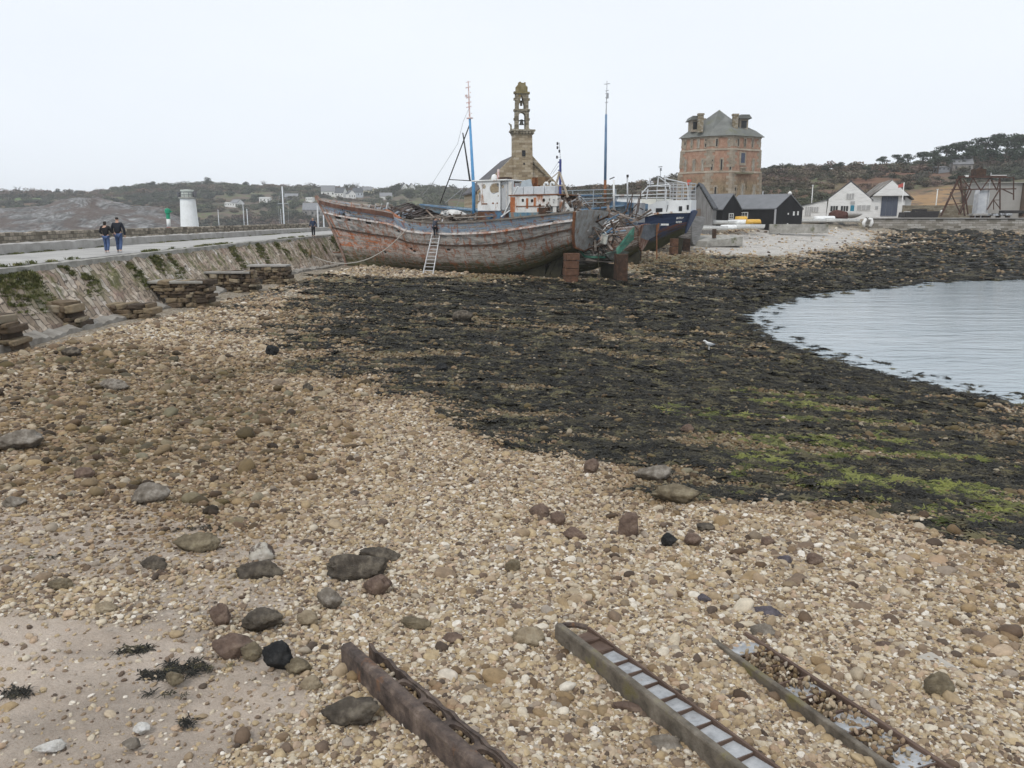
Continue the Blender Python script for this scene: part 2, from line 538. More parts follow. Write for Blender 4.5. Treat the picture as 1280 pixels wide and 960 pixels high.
# ------------------------------------------------------------------ scattered stuff through geometry nodes
def scatter(name, pts, rot, scl, idx, tone, protos, kind='stuff'):
    pc = bpy.data.collections.new(name + '_pieces')
    for p in protos:
        for c_ in list(p.users_collection): c_.objects.unlink(p)
        pc.objects.link(p)
    me = bpy.data.meshes.new(name)
    n = len(pts)
    me.vertices.add(n); me.vertices.foreach_set('co', np.asarray(pts, np.float32).ravel())
    a = me.attributes.new('rot', 'FLOAT_VECTOR', 'POINT'); a.data.foreach_set('vector', np.asarray(rot, np.float32).ravel())
    a = me.attributes.new('scl', 'FLOAT_VECTOR', 'POINT'); a.data.foreach_set('vector', np.asarray(scl, np.float32).ravel())
    a = me.attributes.new('idx', 'INT', 'POINT'); a.data.foreach_set('value', np.asarray(idx, np.int32))
    a = me.attributes.new('tone', 'FLOAT', 'POINT'); a.data.foreach_set('value', np.asarray(tone, np.float32))
    me.update()
    o = bpy.data.objects.new(name, me); COL.objects.link(o); tag(o, kind=kind)
    ng = bpy.data.node_groups.new(name, 'GeometryNodeTree')
    ng.interface.new_socket('Geometry', in_out='INPUT', socket_type='NodeSocketGeometry')
    ng.interface.new_socket('Geometry', in_out='OUTPUT', socket_type='NodeSocketGeometry')
    N, L = ng.nodes, ng.links
    gi, go = N.new('NodeGroupInput'), N.new('NodeGroupOutput')
    ci = N.new('GeometryNodeCollectionInfo'); ci.inputs['Collection'].default_value = pc
    ci.inputs['Separate Children'].default_value = True; ci.inputs['Reset Children'].default_value = True
    ip = N.new('GeometryNodeInstanceOnPoints'); ip.inputs['Pick Instance'].default_value = True
    def na(nm, ty):
        q = N.new('GeometryNodeInputNamedAttribute'); q.data_type = ty; q.inputs['Name'].default_value = nm
        return q.outputs['Attribute']
    L.new(gi.outputs[0], ip.inputs['Points']); L.new(ci.outputs[0], ip.inputs['Instance'])
    L.new(na('idx', 'INT'), ip.inputs['Instance Index'])
    L.new(na('rot', 'FLOAT_VECTOR'), ip.inputs['Rotation'])
    L.new(na('scl', 'FLOAT_VECTOR'), ip.inputs['Scale'])
    L.new(ip.outputs[0], go.inputs[0])
    md = o.modifiers.new('scatter', 'NODES'); md.node_group = ng
    return o

def rock_mesh(name, m, seed, sub=2, size=(1, 1, 1), amp=.25, fr=1.3, flat=0, angular=0):
    bm = bmesh.new()
    bmesh.ops.create_icosphere(bm, subdivisions=sub, radius=.5)
    off = Vector((seed * 7.3, seed * 3.1, seed * 5.7))
    rr = random.Random(seed)
    planes = [Vector((rr.uniform(-1, 1), rr.uniform(-1, 1), rr.uniform(-.9, 1))).normalized() for _ in range(9)]
    for v_ in bm.verts:
        p = v_.co.normalized()
        d = 1 + amp * mn.noise(p * fr + off) + amp * .5 * mn.noise(p * fr * 2.7 + off)
        if angular:
            for k, pl in enumerate(planes):
                q = p.dot(pl) * d
                lim = .62 + .25 * ((k * 37 + seed * 11) % 10) / 10
                if q > lim: d *= 1 - angular * (1 - lim / q)
        d += amp * .22 * mn.noise(p * fr * 6 + off) + (amp * .12 * mn.noise(p * fr * 15 + off) if sub > 3 else 0)
        v_.co = Vector((p.x * size[0], p.y * size[1], p.z * size[2])) * .5 * d
    me = bpy.data.meshes.new(name)
    bm.to_mesh(me); bm.free()
    me.shade_smooth()
    o = bpy.data.objects.new(name, me)
    me.materials.append(m)
    COL.objects.link(o)
    return o

t = T('pebbles', .8, .3)
oi = t.n('ShaderNodeObjectInfo')
c = t.ramp(oi.outputs['Random'], [(0, (.085, .065, .05)), (.08, (.16, .115, .082)), (.2, (.26, .195, .13)), (.34, (.37, .285, .175)), (.5, (.47, .37, .225)), (.6, (.31, .275, .23)), (.7, (.45, .33, .225)), (.8, (.50, .43, .315)), (.92, (.60, .54, .43)), (1, (.72, .68, .60))])
vv = t.co('Object')
c = t.mix(1, c, t.ramp(t.noise(vv, 3, 6, .7), [(.25, .68), (.75, 1.18)]), 'MULTIPLY')
tone = t.attr('tone', 'INSTANCER')
c = t.mix(1, c, t.ramp(tone, [(0, (.26, .25, .19)), (.35, (.50, .45, .38)), (.6, (.70, .63, .56)), (1, (1.0, .985, .985))]), 'MULTIPLY')
t.col(c)
t.bump(t.noise(vv, 12, 5, .7), .25, .03)
MATS['pebbles'] = t.m
def loose_stones(n, r0, r1, k, sig, seed, dark=0, weed_keep=.2, smin=.022, smax=.5):
    g = np.random.default_rng(seed)
    a = np.radians(g.uniform(-54, 54, n)); r = np.exp(g.uniform(math.log(r0), math.log(r1), n))
    x, y = r * np.sin(a), r * np.cos(a)
    z = terr(x, y)
    zn = zones(x, y)
    keep = (z > .02) & (y < 123.5) & (g.random(n) < (1 - .96 * np.minimum(1, zn['sand'] * 1.3))) & (g.random(n) < 1 - (1 - weed_keep) * zn['weed'])
    keep &= g.random(n) > .9 * zn['white']
    keep &= ~((x < -15.2) & (y > 20) & (y < 112))
    if dark: keep &= g.random(n) < sstep(.35, .7, fbm(x * .3, y * .3, 77) + .45 * zn['brown'] - .05)
    x, y, z = x[keep], y[keep], z[keep]; r = r[keep]
    zn = {q: zn[q][keep] for q in zn}
    m = len(x)
    s = np.clip(k * r * (1 + 1.25 * np.exp(-(r - 4.5) / 6)) * (1 + .25 * zn['brown']) * np.exp(g.normal(0, sig, m)), smin, smax)
    fl = g.uniform(.45, .8, m)
    z = z + (fbm(x * .9, y * .9, 5) - .5) * .16 * sstep(-.3, .25, z) + (fbm(x * 3.1, y * 3.1, 15) - .5) * .07 * sstep(60, 30, r)
    z = z + s * fl * g.uniform(-.12, .32, m)
    rot = np.stack([g.normal(0, .3, m), g.normal(0, .3, m), g.uniform(0, 6.28, m)], 1)
    scl = np.stack([s * g.uniform(.9, 1.35, m), s * g.uniform(.75, 1.0, m), s * fl], 1)
    big = fbm(x * .5, y * .5, 31)
    tone = np.clip(1 - .75 * zn['brown'] * g.uniform(.35, 1.15, m) - .78 * np.maximum(zn['olive'], zn['weed']) + .25 * zn['white'] - .22 * (big > .55) * g.random(m) - dark * g.uniform(.3, .9, m), 0, 1)
    return np.stack([x, y, z], 1), rot, scl, g.integers(0, 8, m), tone
A = [loose_stones(980000, 3.0, 46, .0026, .36, 1, weed_keep=.05), loose_stones(15000, 3.5, 46, .0052, .32, 4, weed_keep=.03), loose_stones(50000, 40, 80, .0028, .35, 2, weed_keep=.05), loose_stones(70000, 76, 150, .0026, .4, 6, weed_keep=.05), loose_stones(6800, 5, 60, .0088, .25, 3, dark=.6, weed_keep=.04)]
A = [np.concatenate(q) for q in zip(*A)]
protos = [rock_mesh('pebble', MATS['pebbles'], 20 + i, 2, (1, 1, 1), .34, 1.3, angular=(.0, .9, .5, 1.0)[i % 4]) for i in range(8)]
tag(scatter('shingle_pebbles', *A, protos), 'rounded tan, cream and brown pebbles covering the upper beach', 'pebbles')

# seaweed: low tufts of strap-like fronds
t = T('seaweed', .7, .15)
oi = t.n('ShaderNodeObjectInfo')
tone = t.attr('tone', 'INSTANCER')
c = t.ramp(oi.outputs['Random'], [(0, (.013, .0125, .011)), (.5, (.030, .0285, .023)), (.8, (.058, .051, .034)), (1, (.13, .115, .06))])
t.col(t.mix(tone, c, t.ramp(oi.outputs['Random'], [(0, (.07, .085, .02)), (1, (.24, .25, .07))])))
MATS['weed'] = t.m
def tuft(seed, n=46):
    g = random.Random(seed); mb = MB()
    for _ in range(n):
        a = g.uniform(0, 6.28); L = g.uniform(.25, .62); w_ = g.uniform(.02, .045)
        x0, y0 = g.uniform(-.22, .22), g.uniform(-.22, .22)
        h_ = g.uniform(.05, .2)
        d = Vector((math.cos(a), math.sin(a), 0)); s_ = Vector((-d.y, d.x, 0)) * w_
        pts = [Vector((x0, y0, -.02)), Vector((x0, y0, 0)) + d * L * .35 + Vector((0, 0, h_)), Vector((x0, y0, 0)) + d * L * .7 + Vector((0, 0, h_ * .7)) + s_ * g.uniform(-2, 2), Vector((x0, y0, 0)) + d * L + Vector((0, 0, g.uniform(-.02, .05)))]
        vs = []
        for i, p in enumerate(pts):
            k = (1, 1.2, 1, .25)[i]
            tw = Vector((0, 0, g.uniform(-.6, .6) * w_))
            vs += [p + s_ * k + tw, p - s_ * k - tw]
        mb.add(vs, [(0, 1, 3, 2), (2, 3, 5, 4), (4, 5, 7, 6)])
    return mb.build('weed_tuft', MATS['weed'])
g = np.random.default_rng(8)
n = 170000
a = np.radians(g.uniform(-52, 52, n)); r = np.exp(g.uniform(math.log(9), math.log(150), n))
x, y = r * np.sin(a), r * np.cos(a); z = terr(x, y); zn = zones(x, y)
keep = (z > np.where(g.random(n) < .12, -.16, -.04)) & (y < 123.5) & (g.random(n) < sstep(.3, .8, zn['weed'] + (fbm(x * 1.2, y * 1.2, 55) - .5) * .5))
x, y, z, r, lime = x[keep], y[keep], z[keep], r[keep], zn['lime'][keep]
m = len(x)
s = np.clip(.0125 * r, .24, .8) * np.exp(g.normal(0, .3, m))
z = np.where(z > 0.02, z + (fbm(x * .9, y * .9, 5) - .5) * .16 + .0, np.maximum(z, -.02))
rot = np.stack([g.normal(0, .12, m), g.normal(0, .12, m), g.uniform(0, 6.28, m)], 1)
scl = np.stack([s, s, s * g.uniform(.18, .5, m)], 1)
tone = (g.random(m) < lime * .8) * g.uniform(.4, 1, m)
tag(scatter('seaweed', np.stack([x, y, z], 1), rot, scl, g.integers(0, 6, m), tone, [tuft(i) for i in range(6)]), 'dark brown seaweed spread over the lower beach', 'seaweed')
# ------------------------------------------------------------------ jetty: road, revetment, kerb, parapet
def onplane(px, py, z):
    d = ray(px, py); t_ = (z - EYE) / d[2]
    return Vector((d[0] * t_, d[1] * t_, z))
RZ = 3.75
EDGE = [Vector((-15.2, 6, RZ)), Vector((-17.0, 18, RZ))] + [onplane(a, b, RZ) for a, b in ((0, 335), (100, 324.5), (200, 313.3), (300, 303.2))] + [Vector((-19.4, 77, RZ)), Vector((-19.6, 90, RZ)), Vector((-19.2, 108, RZ))]
def smooth_line(pts, n):
    ys = [p.y for p in pts]; xs = [p.x for p in pts]
    yy = np.linspace(ys[0], ys[-1], n)
    xx = np.interp(yy, ys, xs)
    k = np.ones(25) / 25
    xp = np.concatenate([np.full(4, 0), np.full(4, 0)])
    for _ in range(3):
        xm = np.convolve(np.pad(xx, 12, mode='reflect', reflect_type='odd'), k, 'valid'); xx = xm
    return xx, yy
EX, EY = smooth_line(EDGE, 400)
tx, ty = np.gradient(EX), np.gradient(EY)
ln = np.hypot(tx, ty); NXe, NYe = ty / ln, -tx / ln          # points to the beach side
def off(d): return EX + NXe * d, EY + NYe * d
UL = np.concatenate([[0], np.cumsum(np.hypot(np.diff(EX), np.diff(EY)))])

def strip(name, prof, m, parent=None, uvs=True, rep=1, jit=0):
    """sweep a profile of (offset, z) along the road edge"""
    mb = MB()
    n, k = len(EX), len(prof)
    vs = []
    for i in range(n):
        for j, (d, z) in enumerate(prof):
            x_, y_ = EX[i] + NXe[i] * d, EY[i] + NYe[i] * d
            zz = z(x_, y_) if callable(z) else z
            if jit: zz += (mn.noise(Vector((x_ * 1.3, y_ * 1.3, j * .35))) * jit + mn.noise(Vector((x_ * 3.7, y_ * 3.7, j * .9))) * jit * .8)
            vs.append((x_, y_, zz))
            mb.uv[i * k + j] = (UL[i], j / (k - 1))
    mb.add(vs, [(i * k + j, (i + 1) * k + j, (i + 1) * k + j + 1, i * k + j + 1) for i in range(n - 1) for j in range(k - 1)])
    mb.add([vs[j] for j in range(k)], [tuple(range(k))]) if k > 3 else None
    return mb.build(name, m, parent)

asph = weathered('road_tarmac', [(.3, (.30, .29, .28)), (.5, (.37, .36, .34)), (.7, (.43, .42, .40))], .6, .9, .3, .01, bscale=40)
conc = weathered('old_concrete', [(.3, (.20, .19, .175)), (.5, (.31, .30, .27)), (.7, (.42, .40, .37))], 1.4, .92, .5, .02, bscale=18, stain=((.10, .105, .05), .8, .58, (1, 1, 1)))
concl = weathered('pale_concrete', [(.3, (.25, .24, .22)), (.6, (.37, .355, .335)), (.8, (.48, .47, .45))], 1.1, .92, .4, .02, bscale=20, stain=((.14, .13, .08), .9, .64, (1, 1, 1)))
rubble = masonry('rubble_wall', [(.2, (.10, .085, .065)), (.4, (.21, .18, .14)), (.55, (.31, .27, .21)), (.75, (.42, .36, .29))], (.13, .12, .095), .42, .22, 'YZ', moss=((.085, .10, .03), 1.1, .64))
o = strip('jetty_road', [(-.32, RZ), (-5.3, RZ + .03)], asph); tag(o, kind='structure')
# revetment
t = T('revetment_stone', .93, .2)
uvn = t.n('ShaderNodeUVMap'); sx = t.n('ShaderNodeSeparateXYZ'); t.put(sx.inputs[0], uvn.outputs[0])
cx = t.n('ShaderNodeCombineXYZ'); ob = t.co('Object')
wob = t.noise(ob, 1.1, 4)
t.put(cx.inputs[0], t.math('MULTIPLY_ADD', sx.outputs[1], 5.0, wob)); t.put(cx.inputs[1], t.math('MULTIPLY_ADD', wob, .5, sx.outputs[0]))
br = t.n('ShaderNodeTexBrick'); t.put(br.inputs['Vector'], cx.outputs[0])
for k_, v_ in (('Scale', 1), ('Brick Width', .9), ('Row Height', .38), ('Mortar Size', .03), ('Mortar Smooth', .4)): br.inputs[k_].default_value = v_
br.inputs['Color1'].default_value = (0, 0, 0, 1); br.inputs['Color2'].default_value = (1, 1, 1, 1)
sc_ = t.n('ShaderNodeSeparateColor'); t.put(sc_.inputs[0], br.outputs['Color'])
fac = t.math('ADD', t.math('MULTIPLY', sc_.outputs[0], .5), t.math('MULTIPLY', t.noise(ob, .7, 6, .65), .6))
c = t.ramp(fac, [(.2, (.19, .145, .105)), (.4, (.34, .275, .21)), (.55, (.44, .36, .28)), (.7, (.49, .42, .34)), (.85, (.58, .53, .48))])
c = t.mix(br.outputs['Fac'], c, (.15, .125, .10))
c = t.mix(t.ramp(t.noise(t.co('Object', (1, .35, 1)), 1.6, 5), [(.55, 0.0), (.7, .7)]), c, (.38, .26, .21))
gr = t.math('MULTIPLY', t.ramp(sx.outputs[1], [(.3, 0.0), (.62, .8)]), t.ramp(t.math('ADD', t.noise(ob, .8, 5, .7), t.math('MULTIPLY', t.noise(t.co('UV', (2.0, .4, 1)), 1.0, 4), .5)), [(.74, 0.0), (.86, 1.0)]))
c = t.mix(gr, c, t.mix(t.noise(ob, 9, 4), (.075, .085, .025), (.17, .17, .06)))
lowd = t.ramp(t.math('MULTIPLY_ADD', t.noise(ob, 2, 5), .3, sx.outputs[1]), [(.12, 1.0), (.28, 0.0)])
c = t.mix(t.math('MULTIPLY', lowd, .7), c, (.13, .11, .08))
t.col(c)
t.bump(t.math('SUBTRACT', t.noise(ob, 4, 6, .7), t.math('MULTIPLY', br.outputs['Fac'], .8)), .9, .09)
sw = empty('stone_seawall', (EX[110], EY[110], 1.2), 'long sloping stone revetment with grass growing in its upper courses below the jetty road', 'seawall')
prof = [(1.95 - 1.85 * q, (lambda x_, y_, q=q: (tz(x_, y_) - .35) * (1 - q) + 3.55 * q)) for q in np.linspace(0, 1, 26)]
def reparent(o, root):
    o.parent = root; o.matrix_parent_inverse = rootmat(root).inverted()
reparent(strip('stone_slope', prof, t.m, jit=.12), sw)
reparent(strip('edge_coping', [(.12, 3.4), (.12, 3.72), (-.26, 3.74), (-.26, 3.5)], conc, jit=.03), sw)
reparent(strip('toe_slab', [(2.2, lambda x_, y_: tz(x_, y_) - .2), (2.16, lambda x_, y_: tz(x_, y_) + .14), (1.7, lambda x_, y_: tz(x_, y_) + .26)], weathered('toe_concrete', [(.3, (.15, .135, .115)), (.5, (.26, .24, .21)), (.7, (.36, .34, .31))], 1.2, .92, .6, .03, bscale=14), jit=.14), sw)
kw = strip('low_kerb_wall', [(-5.3, RZ - .1), (-5.34, RZ + .48), (-5.9, RZ + .52), (-5.94, RZ - .1)], concl, jit=.05); tag(kw, 'low pale concrete kerb wall along the far side of the jetty road', 'kerb wall')
pw = strip('parapet_wall', [(-7.0, RZ - .3), (-7.08, RZ + .98), (-7.7, RZ + 1.0), (-7.9, -2.5)], rubble, jit=.06); tag(pw, 'rough stone parapet wall standing behind the low kerb of the jetty', 'parapet wall')
jb = strip('jetty_fill', [(-.2, -1), (-.2, 3.55), (-.3, 3.72), (-7.05, 3.72), (-7.06, -2.5)], conc); tag(jb, kind='structure')

# grass along the coping and kerb
t = T('grass_blades', .7, .2)
oi = t.n('ShaderNodeObjectInfo')
t.col(t.ramp(oi.outputs['Random'], [(0, (.075, .085, .03)), (.5, (.13, .145, .045)), (1, (.24, .22, .10))]))
def grass_tuft(seed):
    g_ = random.Random(seed); mb = MB()
    for _ in range(40):
        x_, y_ = g_.gauss(0, .3), g_.gauss(0, .3); a_ = g_.uniform(0, 6.28); h_ = g_.uniform(.25, .8)
        d_ = Vector((math.cos(a_), math.sin(a_), 0)); s_ = Vector((-d_.y, d_.x, 0)) * .05; b = Vector((x_, y_, -.05))
        p1 = b + d_ * h_ * .25 + Vector((0, 0, h_ * .6)); p2 = b + d_ * h_ * .7 + Vector((0, 0, h_ * .75))
        mb.add([b - s_, b + s_, p1 + s_, p1 - s_, p2], [(0, 1, 2, 3), (3, 2, 4)])
    return mb.build('grass_tuft', t.m)
pts = []; rot = []; scl = []
gg = np.random.default_rng(5)
for i in range(9500):
    k = gg.integers(20, 375)
    fr_ = gg.random()
    side = gg.random()
    if side < .78:                     # on the slope, in strips running down it
        q = 1 - abs(gg.normal(0, .26))
        u = UL[k]
        if fbm(np.array([u * .55]), np.array([q * 1.4]), 3)[0] < .59 or q < .42: continue
        d = 2.05 - 1.95 * q; z_ = None; s_ = gg.uniform(.09, .26)
        x_, y_ = EX[k] + (EX[k + 1] - EX[k]) * fr_ + NXe[k] * d, EY[k] + (EY[k + 1] - EY[k]) * fr_ + NYe[k] * d
        z_ = (tz(x_, y_) - .35) * (1 - q) + 3.55 * q
    else:
        d = gg.choice([-.3, -5.22, -5.98, -6.6], p=[.25, .3, .25, .2]) + gg.normal(0, .05)
        if fbm(np.array([UL[k] * .2 + d * 3]), np.array([d]), 8)[0] < .55: continue
        x_, y_ = EX[k] + (EX[k + 1] - EX[k]) * fr_ + NXe[k] * d, EY[k] + (EY[k + 1] - EY[k]) * fr_ + NYe[k] * d
        z_ = RZ + (.25 if d < -5.5 else 0); s_ = gg.uniform(.1, .28)
    pts.append((x_, y_, z_)); rot.append((0, 0, gg.uniform(0, 6.28))); scl.append((s_, s_, s_ * gg.uniform(.7, 1.2)))
m_ = len(pts)
tag(scatter('wall_grass', pts, rot, scl, gg.integers(0, 4, m_), np.zeros(m_), [grass_tuft(i) for i in range(4)]), 'short green grass rooted in the seawall and kerb joints', 'grass')

# old masonry stubs projecting from the foot of the slope
t = T('stub_stone', .92, .2)
gi_ = t.n('ShaderNodeNewGeometry'); ob = t.co('Object')
c = t.ramp(t.math('MULTIPLY_ADD', t.noise(ob, 2.2, 6, .7), .45, t.math('MULTIPLY', gi_.outputs['Random Per Island'], .6)), [(.2, (.055, .042, .032)), (.42, (.115, .085, .06)), (.6, (.20, .15, .095)), (.75, (.28, .225, .15)), (.9, (.34, .30, .24))])
t.col(t.mix(t.ramp(t.noise(ob, .9, 5, .7), [(.58, 0.0), (.68, .7)]), c, (.06, .055, .035)))
t.bump(t.noise(ob, 8, 7, .75), .9, .05); stubm = t.m
_N = 5
def rough_block(mb, c, size, rot):
    vs, fs, seen = [], [], {}
    off_ = Vector((random.uniform(0, 90), random.uniform(0, 90), random.uniform(0, 90)))
    def vid(p):
        k = tuple(round(q, 4) for q in p)
        if k not in seen:
            n6 = (abs(p[0]) ** 14 + abs(p[1]) ** 14 + abs(p[2]) ** 14) ** (1 / 14)
            q = Vector(p) / n6
            q = q * (1 +   .09 * mn.noise(q * 1.2 + off_) + .07 * mn.noise(q * 3.5 + off_))
            seen[k] = len(vs); vs.append(c + rot @ Vector((q.x * size[0] / 2, q.y * size[1] / 2, q.z * size[2] / 2)))
        return seen[k]
    for ax in range(3):
        for sg in (-1, 1):
            for i in range(_N):
                for j in range(_N):
                    q = []
                    for di, dj in ((0, 0), (1, 0), (1, 1), (0, 1)):
                        u_, v_ = -1 + 2 * (i + di) / _N, -1 + 2 * (j + dj) / _N
                        p = [0, 0, 0]; p[ax] = sg; p[(ax + 1) % 3] = u_; p[(ax + 2) % 3] = v_
                        q.append(vid(tuple(p)))
                    fs.append(tuple(q if sg > 0 else q[::-1]))
    mb.add(vs, fs)
STUBS = [(-45, 20, 393, 436, 'tan stone masonry stub cut by the left edge of the view', 1.0),
         (28, 100, 377, 411, 'wedge shaped ochre stone stub with a pointed upper end, second from the left', 1.0),
         (135, 192, 383, 398, 'low ruined stone stub collapsed to a few slabs on the concrete toe', .9),
         (200, 264, 353, 383, 'broad dark brown stone stub in the middle of the seawall row', 1.0),
         (258, 320, 341, 364, 'stone stub with a flat concrete cap left of a smaller capped stub', 1.0),
         (318, 364, 333, 354, 'smaller capped stone stub right of the larger capped stub', 1.0),
         (336, 378, 325, 338, 'squat dark stone stub in the heap of rubble near the dinghy', .9),
         (362, 392, 318, 333, 'farthest stone stub of the seawall row close to the trawler bow', .9)]
for i, (x0, x1, yt, yb, lab, k) in enumerate(STUBS):
    b = G((x0 + x1) / 2, yb)
    sc = b.y / 1010
    w_, h_ = (x1 - x0) * sc * 1.25, (yb - yt) * sc * 1.05
    root = empty('masonry_stub', b, lab, 'masonry stub', group='stone stubs along the seawall')
    mb = MB()
    d_ = 1.1
    nx = 9; vs = []
    # wedge block: high outer end, inner end runs into the slope
    poly = [(-w_ * .52, h_ * .95), (-w_ * .25, h_ * .35), (-w_ * .18, -.4), (w_ * .5, -.4), (w_ * .47, h_ * .45), (w_ * .40, h_), ]
    Mx = Matrix.Rotation(R(90), 4, 'X')
    n0 = len(mb.v)
    z0 = -.4
    while z0 < h_ - .08:                   # rough courses, every block with its own size and set
        ch = random.uniform(.13, .27)
        f_ = max(0, z0 / h_)
        xl = -w_ * (.18 + .34 * f_) + random.uniform(-.15, .1); xr = w_ * (.5 - .08 * f_) + random.uniform(-.25, .1)
        xx = xl
        while xx < xr - .08:
            bw = min(random.uniform(.18, .6), xr - xx)
            rm_ = Matrix.Rotation(random.uniform(-.12, .12), 3, 'Y') @ Matrix.Rotation(random.uniform(-.2, .2), 3, 'Z')
            hh_ = ch * random.uniform(.8, 1.1)
            rough_block(mb, Vector((xx + bw / 2, random.uniform(-.14, .12), z0 + ch / 2 + random.uniform(-.02, .02))), (bw * 1.04, d_ + random.uniform(-.3, .15), hh_ * 1.06), rm_)
            xx += bw
        z0 += ch * .96
    mb.build('stone_courses', stubm, root, smooth=True)
    if i in (4, 5, 3):
        mb = MB(); mb.box((-w_ * .06, -.02, h_ + .0), (w_ * .86, d_ + .12, .13)); mb.build('cap_slab', concl if i != 3 else conc, root, bevel=.03)

# ------------------------------------------------------------------ people
def skin_mesh(chains, sub=2):
    """chains: list of (points, radii, edges or None); one welded surface per chain, joined in one mesh"""
    bmj = bmesh.new()
    for pts, rad, edges in chains:
        me = bpy.data.meshes.new('tmp'); me.from_pydata(pts, edges or [(i, i + 1) for i in range(len(pts) - 1)], [])
        o = bpy.data.objects.new('tmp', me); COL.objects.link(o)
        sk = o.modifiers.new('s', 'SKIN'); sk.use_smooth_shade = True
        for i, v_ in enumerate(me.skin_vertices[0].data):
            rr_ = rad[i]; v_.radius = rr_ if isinstance(rr_, tuple) else (rr_, rr_); v_.use_root = (i == 0)
        sb = o.modifiers.new('b', 'SUBSURF'); sb.levels = sub; sb.render_levels = sub
        dg = bpy.context.evaluated_depsgraph_get()
        ev = o.evaluated_get(dg); m2 = ev.to_mesh()
        bmj.from_mesh(m2); ev.to_mesh_clear()
        bpy.data.objects.remove(o); bpy.data.meshes.remove(me)
    return bmj
def skin_obj(name, chains, m, parent, sub=2):
    b = skin_mesh(chains, sub); me = bpy.data.meshes.new(name); b.to_mesh(me); b.free(); me.shade_smooth()
    me.materials.append(m); o = bpy.data.objects.new(name, me); COL.objects.link(o); o.parent = parent
    return o
skinm = plain('skin', (.48, .29, .21), .55)
denim = weathered('denim', [(.3, (.045, .075, .16)), (.7, (.085, .13, .25))], 6, .9, .2, .01)
darkj = plain('navy_jacket', (.012, .015, .024), .8); blackj = plain('black_jacket', (.008, .008, .01), .8); greyj = plain('slate_jacket', (.05, .055, .075), .85)
shoem = plain('pale_trainers', (.45, .43, .42), .7); darkshoe = plain('dark_shoes', (.02, .02, .02), .6)
hairm = plain('dark_hair', (.018, .013, .010), .7); hairg = plain('grey_hair', (.22, .20, .19), .7)
navy = plain('navy_jumper', (.02, .035, .075), .85); dktr = plain('dark_trousers', (.012, .013, .02), .85)
def person(loc, rz, lab, H, top, trou, shoe, hair, stride=.16, arms=None, hairlong=False, bulk=1.0, knees=None, lean=0, group=None):
    k = H / 1.75
    root = empty('person', loc, lab, 'person', rz, group)
    V = lambda *a: Vector(a) * k
    ln_ = lean
    pel, belly, chest, neck = V(0, 0, .95), V(0, ln_ * .4, 1.16), V(0, ln_ * .9, 1.38), V(0, ln_ * 1.1, 1.50)
    head0, head1, headt = V(0, ln_ * 1.2 + .02, 1.60), V(0, ln_ * 1.2 + .03, 1.67), V(0, ln_ * 1.2 + .015, 1.725)
    legs = knees or {-1: (V(-.1, stride * .55, .52), V(-.1, stride * .3, .10)), 1: (V(.1, -stride * .1, .50), V(.1, -stride, .12))}
    legs = {s_: tuple(Vector(q) for q in legs[s_]) for s_ in legs}
    arms = arms or {-1: (V(-.27, -.05, 1.15), V(-.27, .05, .9)), 1: (V(.27, .03, 1.15), V(.26, .12, .92))}
    pts = [pel, belly, chest, neck, head0, head1, headt]; rad = [(.13 * k * bulk, .10 * k * bulk), (.13 * k * bulk, .10 * k * bulk), (.15 * k * bulk, .105 * k * bulk), .05 * k, .075 * k, .085 * k, .06 * k]
    ed = [(0, 1), (1, 2), (2, 3), (3, 4), (4, 5), (5, 6)]
    chains_f = []; shoes = []; tr_p = [pel]; tr_r = [(.15 * k * bulk, .12 * k * bulk)]; tr_e = []
    jk_p = [pel + V(0, 0, -.08), belly, chest, neck + V(0, 0, -.02)]; jk_r = [(.17 * k * bulk, .13 * k * bulk), (.165 * k * bulk, .13 * k * bulk), (.175 * k * bulk, .13 * k * bulk), .065 * k]
    jk_e = [(0, 1), (1, 2), (2, 3)]
    for s_ in (-1, 1):
        hip = V(.095 * s_, 0, .88); kn, an = legs[s_]
        i = len(pts); pts += [hip, kn, an, an + V(.01 * s_, .11, -.06)]; rad += [.085 * k, .058 * k, .042 * k, .035 * k]; ed += [(0, i), (i, i + 1), (i + 1, i + 2), (i + 2, i + 3)]
        j = len(tr_p); tr_p += [hip, kn, an + V(0, 0, .02)]; tr_r += [.105 * k, .082 * k, .07 * k]; tr_e += [(0, j), (j, j + 1), (j + 1, j + 2)]
        shoes.append(([an + V(0, -.05, -.045), an + V(0, .05, -.05), an + V(.012 * s_, .17, -.065)], [(.05 * k, .04 * k), (.052 * k, .042 * k), (.045 * k, .028 * k)], None))
        sh = V(.185 * s_, ln_ * .95, 1.42); el, wr = (Vector(q) for q in arms[s_])
        hd = (wr - el).normalized(); palm = wr + hd * .07 * k
        i = len(pts); pts += [sh, el, wr, palm]; rad += [.06 * k, .045 * k, .03 * k, (.042 * k, .02 * k)]; ed += [(2, i), (i, i + 1), (i + 1, i + 2), (i + 2, i + 3)]
        j = len(jk_p); jk_p += [sh, el, wr + hd * -.02 * k]; jk_r += [.085 * k, .066 * k, .052 * k]; jk_e += [(2, j), (j, j + 1), (j + 1, j + 2)]
        side = hd.cross(Vector((1, 0, 0))).normalized()
        cur = Vector((-s_, 0, 0))
        for f_ in range(4):
            b = palm + side * (f_ - 1.5) * .02 * k; L_ = (.07, .08, .075, .055)[f_] * k
            chains_f.append(([b - hd * .02 * k, b + hd * L_ * .55, b + hd * L_ * .9 + cur * .025 * k], [.0095 * k, .009 * k, .008 * k], None))
        b = wr + hd * .03 * k - side * .025 * k
        chains_f.append(([b, b - side * .025 * k + hd * .03 * k, b - side * .03 * k + hd * .06 * k], [.011 * k, .010 * k, .008 * k], None))
    nose = ([head0 + V(0, .07, .035), head0 + V(0, .105, .02)], [.012 * k, .014 * k], None)
